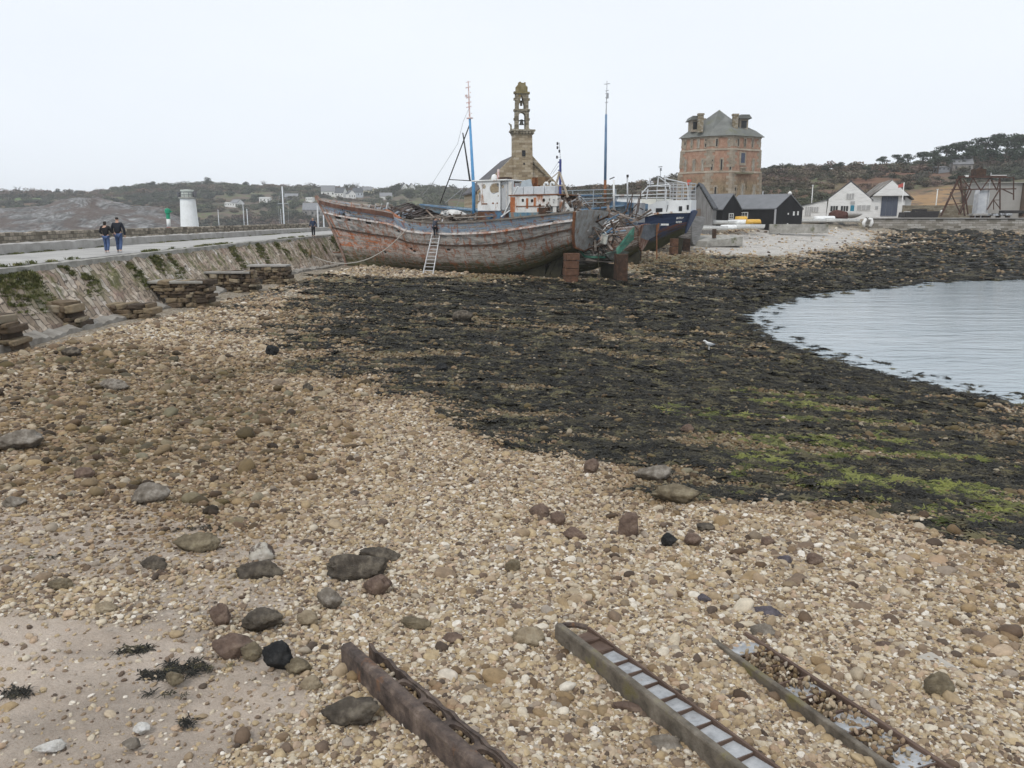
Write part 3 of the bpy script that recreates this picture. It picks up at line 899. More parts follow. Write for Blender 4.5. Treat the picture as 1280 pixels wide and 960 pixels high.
    ears = [([head0 + V(.08 * s_, 0, .03), head0 + V(.095 * s_, -.005, .05)], [.018 * k, .015 * k], None) for s_ in (-1, 1)]
    skin_obj('body', [(pts, rad, ed)] + chains_f + [nose] + ears, skinm, root)
    skin_obj('trousers', [(tr_p, tr_r, tr_e)], trou, root)
    skin_obj('jacket', [(jk_p, jk_r, jk_e)], top, root)
    for q in shoes: skin_obj('shoe', [q], shoe, root)
    hb = [head0 + V(0, -.03, .0), head1 + V(0, -.022, .03), headt + V(0, -.005, .018)]
    hr = [.075 * k, .088 * k, .062 * k]
    if hairlong: hb = [neck + V(0, -.05, .01)] + hb; hr = [.075 * k] + [q * 1.12 for q in hr]
    skin_obj('hair', [(hb, hr, None)], hair, root)
    return root
K1 = 1.0
V = lambda *a: Vector(a)
wp = onplane(134.5, 316.5, RZ); mp_ = onplane(150, 316, RZ)
person(wp, R(8), 'shorter walker in a black hooded jacket and blue jeans on the jetty road', 1.58, blackj, denim, shoem, hairm, .2, hairlong=True,
       arms={-1: (V(-.26, -.04, 1.05), V(-.2, .12, .95)), 1: (V(.27, .02, 1.06), V(.36, .1, .98))}, group='couple walking on the jetty')
person(mp_, R(8), 'taller walker in a dark navy jacket and blue jeans on the jetty road', 1.78, darkj, denim, shoem, hairm, .2, bulk=1.12,
       arms={-1: (V(-.3, 0, 1.15), V(-.27, .1, .95)), 1: (V(.31, -.03, 1.14), V(.3, .04, .86))}, group='couple walking on the jetty')
tp = onplane(392, 296, RZ)
person(tp, R(178), 'lone man in navy top and dark trousers on the jetty road by the bow', 1.74, navy, dktr, darkshoe, hairg, .06, bulk=1.05)
# ------------------------------------------------------------------ wrecked boats
def hull_mat(name, bands, wood, rust, peel=.5, rust_t=.62, bow_band=None, low=(.03, .033, .018), lowt=.2, L=24, pale=(.58, .55, .52)):
    """planked hull: u = metres along, v = 0 keel .. 1 sheer. bands = ramp of paint over v"""
    t = T(name, .82, .25)
    uv = t.n('ShaderNodeUVMap'); s = t.n('ShaderNodeSeparateXYZ'); t.put(s.inputs[0], uv.outputs[0])
    u, v = s.outputs[0], s.outputs[1]
    ob = t.co('Object')
    def uvn(su, sv, seed, detail=5, rough=.65):
        c_ = t.n('ShaderNodeCombineXYZ'); t.put(c_.inputs[0], t.math('MULTIPLY', u, su)); t.put(c_.inputs[1], t.math('MULTIPLY', v, sv)); c_.inputs[2].default_value = seed
        return t.noise(c_.outputs[0], 1, detail, rough)
    vv = t.math('MULTIPLY_ADD', t.math('SUBTRACT', uvn(.8, 3, 1), .5), .07, v)
    c = t.ramp(vv, bands)
    if bow_band:                                        # a band that fades out towards the stern
        (v0, v1, col, ua, ub) = bow_band
        m = t.math('MULTIPLY', t.ramp(vv, [(v0 - .006, 0.0), (v0 + .006, 1.0), (v1 - .006, 1.0), (v1 + .006, 0.0)]),
                   t.ramp(t.math('MULTIPLY_ADD', uvn(.5, 4, 9), .25, t.math('DIVIDE', u, L)), [(ua, 1.0), (ub, 0.0)]))
        c = t.mix(m, c, col)
    # each plank its own tint
    pl = t.math('FLOOR', t.math('MULTIPLY', v, 26))
    seg = t.math('FLOOR', t.math('MULTIPLY_ADD', pl, .37, t.math('MULTIPLY', u, .22)))
    cw = t.n('ShaderNodeCombineXYZ'); t.put(cw.inputs[0], pl); t.put(cw.inputs[1], seg)
    wn_ = t.n('ShaderNodeTexWhiteNoise', noise_dimensions='2D'); t.put(wn_.inputs['Vector'], cw.outputs[0])
    c = t.mix(1, c, t.ramp(wn_.outputs[0], [(0, .78), (.5, 1.0), (1, 1.2)]), 'MULTIPLY')
    p1 = t.ramp(t.math('MULTIPLY_ADD', wn_.outputs[0], .16, uvn(1.5, 44, 3, 6, .7)), [(1 - peel, 0.0), (1.03 - peel, 1.0)])
    c = t.mix(p1, c, t.ramp(uvn(2.5, 50, 5), [(.3, tuple(x * .45 for x in wood)), (.6, wood), (.8, tuple(x * 1.7 for x in wood))]))
    pale_ = t.math('MULTIPLY', t.ramp(uvn(1.1, 17, 21, 6, .7), [(.46, 0.0), (.54, .7)]), t.ramp(v, [(.2, 0.0), (.3, 1.0), (.82, 1.0), (.86, .3)]))
    c = t.mix(pale_, c, pale)
    blot = t.ramp(t.noise(ob, 1.9, 6, .72), [(rust_t, 0.0), (rust_t + .05, 1.0)])
    drip = t.ramp(uvn(3.2, 2.2, 7, 6, .7), [(rust_t - .01, 0.0), (rust_t + .06, 1.0)])
    c = t.mix(t.math('MAXIMUM', t.math('MULTIPLY', blot, .75), t.math('MULTIPLY', drip, .8)), c, t.mix(uvn(3, 14, 8), rust, tuple(x * .38 for x in rust)))
    lw = t.ramp(t.math('MULTIPLY_ADD', uvn(.9, 5, 11), .22, v), [(lowt + .02, 1.0), (lowt + .18, 0.0)])
    c = t.mix(t.math('MULTIPLY', lw, .88), c, t.mix(uvn(3, 30, 12), low, (low[0] * 4.5, low[1] * 4.3, low[2] * 3)))
    seam = t.math('ABSOLUTE', t.math('SUBTRACT', t.math('FRACT', t.math('MULTIPLY', v, 26)), .5))
    sm_ = t.ramp(seam, [(.40, 0.0), (.5, 1.0)])
    c = t.mix(t.math('MULTIPLY', sm_, t.math('MULTIPLY', uvn(.6, 26, 14), .7)), c, (.05, .04, .034))
    t.col(c)
    t.bump(t.math('SUBTRACT', t.math('MULTIPLY', uvn(3, 60, 4, 6), .5), t.math('MULTIPLY', sm_, .7)), .7, .05)
    return t.m

def ip(x, tab):
    xs, ys = zip(*tab)
    # smooth monotone-ish interpolation
    i = np.searchsorted(xs, x) - 1
    i = int(np.clip(i, 0, len(xs) - 2))
    q = (x - xs[i]) / (xs[i + 1] - xs[i]); q = min(1, max(0, q))
    def sl(j):
        if j <= 0: return (ys[1] - ys[0]) / (xs[1] - xs[0])
        if j >= len(xs) - 1: return (ys[-1] - ys[-2]) / (xs[-1] - xs[-2])
        return (ys[j + 1] - ys[j - 1]) / (xs[j + 1] - xs[j - 1])
    h = xs[i + 1] - xs[i]
    return (2 * q ** 3 - 3 * q * q + 1) * ys[i] + (q ** 3 - 2 * q * q + q) * h * sl(i) + (-2 * q ** 3 + 3 * q * q) * ys[i + 1] + (q ** 3 - q * q) * h * sl(i + 1)

class Hull:
    def __init__(s, L, sheer, bot, beam, full, rake=3, tstern=.5, ns=72, nt=26):
        s.L, s.sheer, s.bot, s.beam, s.full, s.rake, s.ts, s.ns, s.nt = L, sheer, bot, beam, full, rake, tstern, ns, nt
    def pt(s, a, t, side, out=0.0):
        zb, zs = ip(a, s.bot), ip(a, s.sheer)
        B, k = ip(a, s.beam), ip(a, s.full)
        y = max(.07, B * max(0, t) ** k * (1 + .0 * t)) + out
        x = a * s.L - s.rake * max(0, 1 - a / .24) ** 1.6 * t ** 1.25 + s.ts * max(0, (a - .85) / .15) * t
        return Vector((x, side * y, zb + (zs - zb) * t))
    def skin(s, name, m, parent, holes=None, sides=(-1, 1), thick=.11, s1=1.0, jag=0):
        mb = MB(); vs = []; fs = []
        for side in sides:
            o_ = len(vs)
            for i in range(s.ns + 1):
                a = s1 * i / s.ns
                for j in range(s.nt + 1):
                    t = j / s.nt
                    mb.uv[len(vs)] = (a * s.L + (40 if side > 0 else 0), t)
                    vs.append(s.pt(a, t, side))
            for i in range(s.ns):
                for j in range(s.nt):
                    if holes and holes(i / s.ns * s1, j / s.nt, side): continue
                    q = (o_ + i * (s.nt + 1) + j, o_ + (i + 1) * (s.nt + 1) + j, o_ + (i + 1) * (s.nt + 1) + j + 1, o_ + i * (s.nt + 1) + j + 1)
                    fs.append(q if side < 0 else q[::-1])
        mb.add(vs, fs)
        o = mb.build(name, m, parent, smooth=True)
        sd_ = o.modifiers.new('planking', 'SOLIDIFY'); sd_.thickness = thick; sd_.offset = -1
        return o
    def strake(s, name, m, parent, tv, w_, h_, sides=(-1, 1), a0=0.0, a1=1.0, n=60, out=.0):
        mb = MB()
        for side in sides:
            vs = []
            for i in range(n + 1):
                a = a0 + (a1 - a0) * i / n
                t = tv(a) if callable(tv) else tv
                p = s.pt(a, t, side)
                for dy, dz in ((-.03, -h_ / 2), (w_, -h_ / 2), (w_, h_ / 2), (-.03, h_ / 2)):
                    vs.append(p + Vector((0, side * (dy + out), dz)))
            fs = []
            for i in range(n):
                for k in range(4):
                    fs.append((i * 4 + k, i * 4 + (k + 1) % 4, (i + 1) * 4 + (k + 1) % 4, (i + 1) * 4 + k))
            fs += [(3, 2, 1, 0), (n * 4, n * 4 + 1, n * 4 + 2, n * 4 + 3)]
            mb.add(vs, fs)
        return mb.build(name, m, parent)
    def deck(s, name, m, parent, t, a0=.02, a1=.99, n=40):
        mb = MB(); vs = []
        for i in range(n + 1):
            a = a0 + (a1 - a0) * i / n
            tt = t(a) if callable(t) else t
            for k in range(7):
                q = -1 + k / 3
                p = s.pt(a, tt, 1)
                vs.append((p.x, q * (p.y - .13), p.z + .08 * (1 - q * q)))
        mb.add(vs, [(i * 7 + k, (i + 1) * 7 + k, (i + 1) * 7 + k + 1, i * 7 + k + 1) for i in range(n) for k in range(6)])
        return mb.build(name, m, parent)
    def transom(s, name, m, parent, a=1.0, t0=0.0, thick=.16, round_top=.0, grow=1.0):
        mb = MB(); pts = []
        n = 16
        for i in range(n + 1): pts.append(s.pt(a, t0 + (1 - t0) * i / n, -1))
        for i in range(n, -1, -1): pts.append(s.pt(a, t0 + (1 - t0) * i / n, 1))
        crown = .18
        f = [Vector((p.x + .02, p.y * grow, p.z)) for p in pts]
        top = s.pt(a, 1, 1)
        k = n + 1
        mid = [Vector((top.x + .02, top.y * grow * q, top.z + crown * (1 - q * q))) for q in np.linspace(-1, 1, 7)[1:-1]]
        f = f[:k] + mid + f[k:]
        b = [p + Vector((thick, 0, 0)) for p in f]
        N = len(f)
        for i, p in enumerate(f + b): mb.uv[i] = (p.y, 0.0 + (p.z - f[0].z) / max(.1, top.z - f[0].z))
        mb.add(f + b, [tuple(range(N - 1, -1, -1)), tuple(range(N, 2 * N))] + [(i, (i + 1) % N, N + (i + 1) % N, N + i) for i in range(N)])
        return mb.build(name, m, parent)
    def ribs(s, name, m, parent, alist, t0=.1, t1=1.0, w_=.14):
        for a in alist:
            for side in (-1, 1):
                mb = MB()
                pts = [s.pt(a, t0 + (t1 - t0) * q / 10, side, -.16) for q in range(11)]
                for p, q in zip(pts, pts[1:]): mb.bar(p, q, w_, w_ * 1.1, up=(1, 0, 0))
                mb.build(name, m, parent)

def debris(name, m, parent, lo, hi, n, l0, l1, w0=.08, w1=.22, seed=1, flat=.35):
    r_ = random.Random(seed); mb = MB()
    for _ in range(n):
        c = Vector([r_.uniform(lo[k], hi[k]) for k in range(3)])
        d = Vector((r_.gauss(0, 1), r_.gauss(0, 1), r_.gauss(0, flat))).normalized() * r_.uniform(l0, l1) / 2
        mb.bar(c - d, c + d, r_.uniform(w0, w1), r_.uniform(.03, .08), up=(r_.uniform(-1, 1), r_.uniform(-1, 1), 1))
    return mb.build(name, m, parent)

rustm = weathered('rusty_iron', [(.25, (.05, .028, .018)), (.45, (.15, .065, .032)), (.65, (.27, .115, .05)), (.85, (.34, .20, .12))], 3, .9, .5, .02)
rustd = weathered('dark_rusty_iron', [(.3, (.025, .018, .014)), (.55, (.07, .04, .026)), (.8, (.16, .085, .05))], 3, .9, .5, .02)
wpaint = weathered('flaking_white_paint', [(.3, (.55, .55, .53)), (.5, (.72, .73, .72)), (.7, (.80, .81, .81))], 1.2, .6, .2, .01, stain=((.30, .13, .05), 1.6, .57, (1, 1, .35)))
wpaint2 = weathered('rust_streaked_white_paint', [(.3, (.50, .49, .46)), (.6, (.70, .69, .66)), (.8, (.78, .77, .75))], 1.2, .6, .2, .01, stain=((.36, .14, .06), 1.1, .52, (1.3, 1.3, .4)))
bpaint = weathered('weathered_blue_paint', [(.3, (.06, .13, .24)), (.5, (.12, .21, .32)), (.7, (.24, .31, .36))], 1.8, .7, .3, .01, stain=((.16, .12, .09), 2.2, .58, (.4, .4, 2)))
mastb = weathered('sky_blue_mast_paint', [(.3, (.07, .24, .48)), (.7, (.13, .34, .58))], 4, .5, .1, .01)
redw = weathered('pinkish_white_paint', [(.35, (.52, .20, .16)), (.5, (.66, .52, .49)), (.7, (.72, .66, .64))], 5, .6, .1, .01)
darkw = weathered('dark_tarred_spar', [(.3, (.016, .015, .015)), (.7, (.05, .045, .045))], 5, .7, .1, .01)
oldwood = weathered('silvered_wood', [(.25, (.075, .06, .048)), (.5, (.19, .165, .14)), (.75, (.34, .31, .28))], 1.5, .9, .5, .02, stretch=(1, 1, 3))
brokenw = weathered('broken_planks', [(.25, (.05, .035, .028)), (.45, (.14, .10, .075)), (.6, (.26, .22, .19)), (.75, (.46, .43, .40))], .9, .9, .4, .02, stain=((.09, .16, .26), .9, .62, (1, 1, 1)))
greenp = weathered('green_boat_paint', [(.3, (.02, .07, .052)), (.5, (.04, .14, .10)), (.7, (.10, .24, .18))], 1.4, .8, .4, .02, stain=((.11, .085, .06), 1.8, .56, (.5, .5, 2)))
glassd = T('dark_opening', .35, .4); glassd.col((.008, .009, .011)); glassd = glassd.m
steelg = weathered('galvanised_steel', [(.3, (.36, .37, .38)), (.7, (.54, .55, .56))], 3, .45, .15, .01, metal=.3)
ropem = plain('pale_rope', (.42, .40, .36), .9)
ropewhite = plain('white_float', (.75, .75, .73), .6)
mossd = weathered('weedy_timber', [(.3, (.018, .017, .012)), (.6, (.045, .042, .025)), (.8, (.09, .085, .045))], 1.5, .9, .6, .04)

# ---- 1: the big trawler, bow to the left
AX = Vector((20.4, -15.0, 0)).normalized()
RZB = math.atan2(AX.y, AX.x)
B1 = Vector((-16.6, 81.0, .68))
h1m = hull_mat('trawler_planking',
    [(0, (.03, .03, .018)), (.12, (.05, .05, .026)), (.22, (.13, .125, .075)), (.30, (.36, .335, .30)), (.46, (.42, .385, .355)), (.545, (.36, .30, .27)), (.56, (.05, .032, .028)), (.585, (.06, .04, .035)),
     (.60, (.21, .225, .225)), (.70, (.27, .28, .28)), (.765, (.23, .22, .22)), (.78, (.06, .05, .05)), (.80, (.21, .30, .41)), (.88, (.26, .38, .53)), (.95, (.25, .34, .44)), (1, (.22, .18, .15))],
    (.34, .30, .26), (.46, .15, .055), .42, .555, bow_band=(.30, .555, (.60, .21, .085), .36, .72), lowt=.14, L=27.6)
H1 = Hull(27.6,
    [(0, 6.75), (.08, 6.25), (.2, 5.75), (.33, 5.30), (.40, 4.66), (.55, 4.42), (.7, 4.52), (.85, 4.85), (1, 5.25)],
    [(0, .05), (.3, 0), (.72, 0.02), (.86, .85), (.94, 1.75), (1, 2.25)],
    [(0, .10), (.06, 1.0), (.15, 1.95), (.28, 2.75), (.45, 3.1), (.7, 3.05), (.88, 2.85), (1, 2.55)],
    [(0, 1.0), (.1, .95), (.25, .55), (.45, .36), (.68, .42), (.85, .58), (1, .27)], rake=4.0, tstern=.75)
r1 = empty('wrecked_trawler', B1, 'large wooden trawler wreck with peeling blue and orange hull and rusty white wheelhouse', 'boat wreck', RZB, group='boat wrecks on the foreshore')
rr1 = random.Random(4)
hole_set = {}
def holes1(a, t, side):
    j = round(t * 26)
    if side < 0 and .035 < a < .30 and .70 < t < .80:
        return rr1.random() < (.55 if .05 < a < .2 else .35)
    if side < 0 and .05 < a < .17 and .80 <= t < .9:
        return rr1.random() < .3
    if a > .335 and a < .40 and t > .93: return True
    return rr1.random() < .004
hull1 = H1.skin('hull', h1m, r1, holes1)
H1.strake('upper_rubbing_strake', weathered('chipped_white_strake', [(.36, (.28, .20, .16)), (.48, (.60, .56, .53)), (.7, (.72, .71, .70))], 2.6, .8, .4, .02, stretch=(1, 1, 1), stain=((.40, .14, .06), .45, .50, (1, 1, 1))), hull1, .79, .10, .16)
H1.strake('lower_rubbing_strake', rustd, hull1, .565, .07, .12)
H1.strake('cap_rail', oldwood, hull1, 1.0, .10, .13, a0=.40, out=-.05)
H1.strake('bow_bulwark', weathered('brown_bulwark', [(.3, (.05, .028, .022)), (.5, (.11, .055, .038)), (.7, (.19, .10, .07))], 1.6, .9, .4, .02, stain=((.55, .52, .5), 1.4, .66, (.6, .6, 3))), hull1, lambda a: .945, .05, .42, a1=.345)
H1.transom('transom', weathered('transom_paint', [(.25, (.15, .11, .085)), (.42, (.24, .22, .20)), (.6, (.31, .315, .305)), (.8, (.38, .365, .31))], 2.2, .9, .6, .03, stain=((.19, .085, .045), 1.3, .55, (1, 1.6, .6))), r1, 1.0)
mb = MB()
for side in (-1, 1):
    pts = [H1.pt(1.0, q, side) + Vector((.08, side * .03, 0)) for q in np.linspace(0, 1, 12)]
    for p, q in zip(pts, pts[1:]): mb.bar(p, q, .22, .12, up=(0, 1, 0))
mb.build('transom_edge', rustm, r1)
H1.deck('deck', oldwood, r1, lambda a: .80 if a > .36 else .83)
H1.ribs('rib', mossd, r1, [.06, .09, .12, .15, .18, .21, .24, .27, .30, .335, .36], .5, .97)
mb = MB()   # stem post
pts = [H1.pt(0, q, 1) for q in np.linspace(0, 1.03, 14)]
for p, q in zip(pts, pts[1:]): mb.bar(Vector((p.x - .05, 0, p.z)), Vector((q.x - .05, 0, q.z)), .26, .3, up=(0, 1, 0))
mb.build('stem_post', weathered('stem_timber', [(.3, (.10, .06, .045)), (.5, (.26, .16, .12)), (.7, (.34, .30, .27))], 1.4, .9, .5, .02), r1)
mb = MB()   # keel, stern post
mb.box((13.2, 0, -.12), (25.4, .34, .5)); mb.box((23.0, 0, .8), (2.2, .3, 2.2)); mb.bar((24.2, 0, -.1), (25.6, 0, 2.4), .3, .35)
mb.build('keel', mossd, r1)
mb = MB(); mb.prism([(24.5, -.3), (25.5, -.3), (25.9, 1.8), (25.1, 2.1)], -.08, .08, Matrix.Rotation(R(90), 4, 'X')); mb.build('rudder', mossd, r1)
# wheelhouse: side plates with a cut-away opening, front, roof
def hole_plate(mb, W, Hh, holes_, d, M, nx=64, nz=44):
    """thin plate in the local xz plane with openings given by a test"""
    keep = {}
    vs = []; fs = []
    for y in (-d / 2, d / 2):
        for i in range(nx + 1):
            for j in range(nz + 1): vs.append(M @ Vector((W * i / nx, y, Hh * j / nz)))
    off_ = (nx + 1) * (nz + 1)
    ok = lambda i, j: 0 <= i < nx and 0 <= j < nz and not holes_((i + .5) / nx * W, (j + .5) / nz * Hh)
    I = lambda i, j, k: k * off_ + i * (nz + 1) + j
    for i in range(nx):
        for j in range(nz):
            if not ok(i, j): continue
            fs.append((I(i, j, 0), I(i + 1, j, 0), I(i + 1, j + 1, 0), I(i, j + 1, 0)))
            fs.append((I(i, j, 1), I(i, j + 1, 1), I(i + 1, j + 1, 1), I(i + 1, j, 1)))
            if not ok(i - 1, j): fs.append((I(i, j, 0), I(i, j + 1, 0), I(i, j + 1, 1), I(i, j, 1)))
            if not ok(i + 1, j): fs.append((I(i + 1, j, 0), I(i + 1, j, 1), I(i + 1, j + 1, 1), I(i + 1, j + 1, 0)))
            if not ok(i, j - 1): fs.append((I(i, j, 0), I(i, j, 1), I(i + 1, j, 1), I(i + 1, j, 0)))
            if not ok(i, j + 1): fs.append((I(i, j + 1, 0), I(i + 1, j + 1, 0), I(i + 1, j + 1, 1), I(i, j + 1, 1)))
    mb.add(vs, fs)
wx0, wx1, wz0, wz1 = 18.0, 20.4, 5.40, 7.80
wh = empty('wheelhouse', (0, 0, 0), None, None); wh.parent = r1
def wh_hole(x, z):
    port = (x - .70) ** 2 + (z - 1.98) ** 2 < .20 ** 2
    big = 1.30 < x < 2.28 and 1.35 < z < 2.2 and not (x < 1.75 and ((x - 1.75) / .45) ** 2 + ((z - 1.78) / .42) ** 2 > 1) and not (x > 1.75 and z < 1.36 + .25 * (x - 1.75))
    cut = x < .36 and ((x + .02) / .36) ** 2 + ((z - 1.35) / .8) ** 2 < 1
    sm = (x - 2.2) ** 2 + (z - 1.2) ** 2 < .08 ** 2
    return port or big or cut or sm
for side in (-1, 1):
    mb = MB(); hole_plate(mb, wx1 - wx0, wz1 - wz0, wh_hole, .07, Matrix.Translation((wx0, side * 1.35, wz0)), 72, 64); mb.build('side_plate', wpaint, wh)
mb = MB(); hole_plate(mb, 2.56, 1.3, lambda x, z: False, .07, Matrix.Translation((wx0 + .05, -1.28, wz0)) @ Matrix.Rotation(R(90), 4, 'Z'), 6, 4); mb.build('front_plate', wpaint2, wh)
mb = MB(); mb.box(((wx0 + wx1) / 2 + .1, 0, wz1 + .05), (wx1 - wx0 + 1.3, 3.0, .12)); mb.build('roof', wpaint, wh, bevel=.04)
gp = plain('grey_white_plate', (.43, .44, .45), .7)
def gp_hole(x, z): return (x - .12) ** 2 + (z - 1.9) ** 2 < .15 ** 2
mb = MB(); hole_plate(mb, 1.25, 2.3, gp_hole, .06, Matrix.Translation((wx1 + .02, -1.2, wz0 + .05)), 24, 40); mb.build('rear_side_plate', gp, wh)
mb = MB(); mb.box((wx1 + .55, -1.25, wz0 + 1.1), (.06, .05, 2.2)); mb.box((wx1 + .95, -1.25, wz0 + 1.3), (.3, .06, 1.9)); mb.build('rust_streaked_post', wpaint2, wh)
mb = MB(); mb.box((wx1 + 1.2, .2, wz0 + 1.1), (.08, 2.2, 2.2)); mb.build('rear_plate', gp, wh)
mb = MB(); mb.box((19.6, 0, 4.95), (3.3, 2.6, .8)); mb.build('wheelhouse_base', weathered('blue_rust_base', [(.35, (.05, .03, .022)), (.5, (.16, .075, .04)), (.6, (.07, .15, .24)), (.75, (.10, .22, .33))], 1.2, .9, .4, .02), wh)
mb = MB()
for dx, dz, w_ in ((.75, .55, .62), (1.65, .6, .2), (2.1, .6, .14), (.15, .75, .1)):
    mb = MB(); mb.box((wx0 + dx, -1.39, wz0 + dz), (w_, .03, .10)); mb.build('rusty_slot', rustm, wh)
mb = MB(); mb.lathe([(.26, 0), (.28, .2), (.2, .42), (.03, .5)], (19.2, -.6, wz1 + .1), 14); mb.build('dome', wpaint, wh, smooth=True)
mb = MB(); mb.box((20.1, -.3, wz1 + .22), (.9, .7, .2)); mb.build('dark_roof_box', rustd, wh)
mb = MB(); mb.tube([(19.55, -.5, wz1 + .1), (19.55, -.5, wz1 + 1.0)], .09); mb.build('roof_pipe', redw, wh)
mb = MB(); mb.bar((22.3, -1.5, 7.3), (20.9, -1.45, 5.1), .2, .08); mb.bar((21.5, -1.5, 5.4), (20.6, -1.5, 4.9), .1); mb.build('stair_rail', wpaint, wh)
dh = empty('deckhouse', (0, 0, 0), None, None); dh.parent = r1
ports = [(1.25, .98), (2.16, .94), (3.3, .97), (2.92, .55), (3.95, 1.0)]
def dh_hole(x, z):
    return any((x - a) ** 2 + (z - b) ** 2 < .14 ** 2 for a, b in ports) or (4.0 < x < 4.15 and z < 1.0)
for side in (-1, 1):
    mb = MB(); hole_plate(mb, 4.5, 1.35, dh_hole, .07, Matrix.Translation((21.6, side * 1.55, 5.2)), 108, 34); mb.build('side_plate', wpaint2, dh)
mb = MB(); mb.box((23.9, 0, 5.6), (4.3, 2.9, 1.7)); mb.build('dark_interior', rustd, dh)
orp = weathered('orange_rust_panel', [(.3, (.24, .07, .03)), (.5, (.42, .15, .06)), (.68, (.55, .36, .26))], 1.3, .9, .3, .01)
for x_, z_, w_, h_ in ((21.85, 5.85, .45, 1.2), (23.3, 5.95, .2, .8), (24.05, 6.05, .22, .7), (24.7, 5.42, .8, .3)):
    mb = MB(); mb.box((x_, -1.6, z_), (w_, .04, h_)); mb.build('rust_panel', orp, dh)
mb = MB(); mb.box((23.6, -1.61, 5.72), (2.8, .05, .07)); mb.build('rust_batten', rustm, dh)
mb = MB()
mb.box((23.9, -1.64, 4.98), (4.7, .08, .5)); mb.build('blue_skirt', weathered('blue_green_skirt', [(.35, (.08, .17, .26)), (.5, (.16, .24, .26)), (.62, (.30, .14, .07)), (.75, (.36, .36, .30))], 1.6, .8, .3, .01, stretch=(2, 2, .4)), dh)
lk = plain('dull_white_lockers', (.55, .57, .59), .6)
for k in range(4):
    mb = MB(); mb.box((22.35 + k * 1.03, -1.3, 6.95), (.98, .5, .62)); mb.build('roof_locker', lk, dh, bevel=.03)
mb = MB(); mb.box((23.9, 0, 6.6), (4.9, 3.3, .09)); mb.build('roof', rustm, dh)
for dx in (24.7, 25.3):
    mb = MB(); mb.tube([(dx, -1.2, 7.2), (dx, -1.2, 7.42), (dx + .1, -1.2, 7.54), (dx + .28, -1.2, 7.52), (dx + .33, -1.2, 7.36)], .09); mb.build('vent_pipe', wpaint, dh, smooth=True)
for dx, r__ in ((22.75, .22), (23.15, .15)):
    mb = MB(); mb.tube([(dx, .2, 6.6), (dx, .2, 8.05)], r__, 12); mb.build('funnel', rustm, dh)
mb = MB(); mb.box((23.6, .3, 7.75), (.75, .6, .62)); mb.build('brown_box', weathered('brown_box', [(.3, (.12, .075, .04)), (.7, (.24, .16, .09))], 3, .9), dh)
mb = MB(); mb.prism([(0, 0), (1.2, 0), (1.0, .6), (.2, .45)], -.05, .05, Matrix.Translation((21.9, -.6, 7.3)) @ Matrix.Rotation(R(90), 4, 'X')); mb.build('bent_sheet', plain('bent_sheet', (.4, .45, .48), .6), dh)
mb = MB(); mb.bar((25.3, -1, 6.4), (26.0, -1, 8.3), .13); mb.bar((26.8, -1, 6.4), (26.0, -1, 8.3), .13); mb.bar((25.6, -1, 7.3), (26.5, -1, 7.3), .1); mb.bar((24.2, -1, 7.2), (26.0, -1, 8.4), .06); mb.build('gallows_frame', weathered('tan_timber', [(.3, (.3, .24, .18)), (.7, (.52, .46, .38))], 3, .8), r1)
mb = MB(); mb.box((25.1, -1.75, 5.15), (1.0, .3, .9)); mb.build('rusty_locker', rustd, r1, bevel=.02)
mb = MB()
for k in range(4): mb.box((25.9 + .2 * k, -1.4 + .3 * k, 6.1 - .3 * k), (.7, .5, .8), Matrix.Rotation(.5 * k, 3, 'Y'))
mb.build('collapsed_white_panels', wpaint2, r1)
debris('stern_debris', brokenw, r1, (25.2, -2.0, 5.0), (27.0, 2.0, 6.3), 50, .5, 1.7, seed=5, flat=.45)
debris('pale_pipe_debris', steelg, r1, (25.2, -1.8, 5.4), (27.0, 1.6, 6.5), 22, .7, 1.7, .06, .14, seed=6, flat=.6)
debris('deck_debris', brokenw, r1, (9.5, -2.2, 4.0), (18.0, 1.6, 5.1), 120, .8, 3.2, seed=7, flat=.22)
debris('deck_timbers', oldwood, r1, (11, -2.4, 4.3), (18.5, .5, 5.0), 34, 1.5, 4.5, .08, .2, seed=17, flat=.1)
debris('fore_debris', brokenw, r1, (2.0, -1.3, 5.4), (7.5, 1.2, 5.95), 24, .6, 2.2, seed=8, flat=.4)
# collapsed foredeck shelter: arched planks over a dark hollow
mb = MB()
for k in range(9):
    x_ = 8.2 + k * .42
    pts = [Vector((x_ + .5 * math.sin(q * 2.2), -2.2 + 4.2 * q, 4.75 + 1.35 * math.sin(math.pi * min(1, q * .9 + .1)) * (1 - .09 * k) + rr1.uniform(-.12, .12))) for q in np.linspace(0, 1, 7)]
    for p, q in zip(pts, pts[1:]): mb.bar(p, q, .40, .06)
mb.build('collapsed_shelter', weathered('shelter_boards', [(.3, (.025, .02, .02)), (.55, (.07, .055, .05)), (.75, (.16, .13, .12))], 1.5, .9, .4, .02), r1)
mb = MB(); mb.bar((8.3, -2.5, 5.5), (10.2, -2.75, 4.75), .4, .08); mb.build('orange_plank', weathered('orange_plank', [(.3, (.25, .09, .045)), (.7, (.42, .19, .10))], 2, .9), r1)
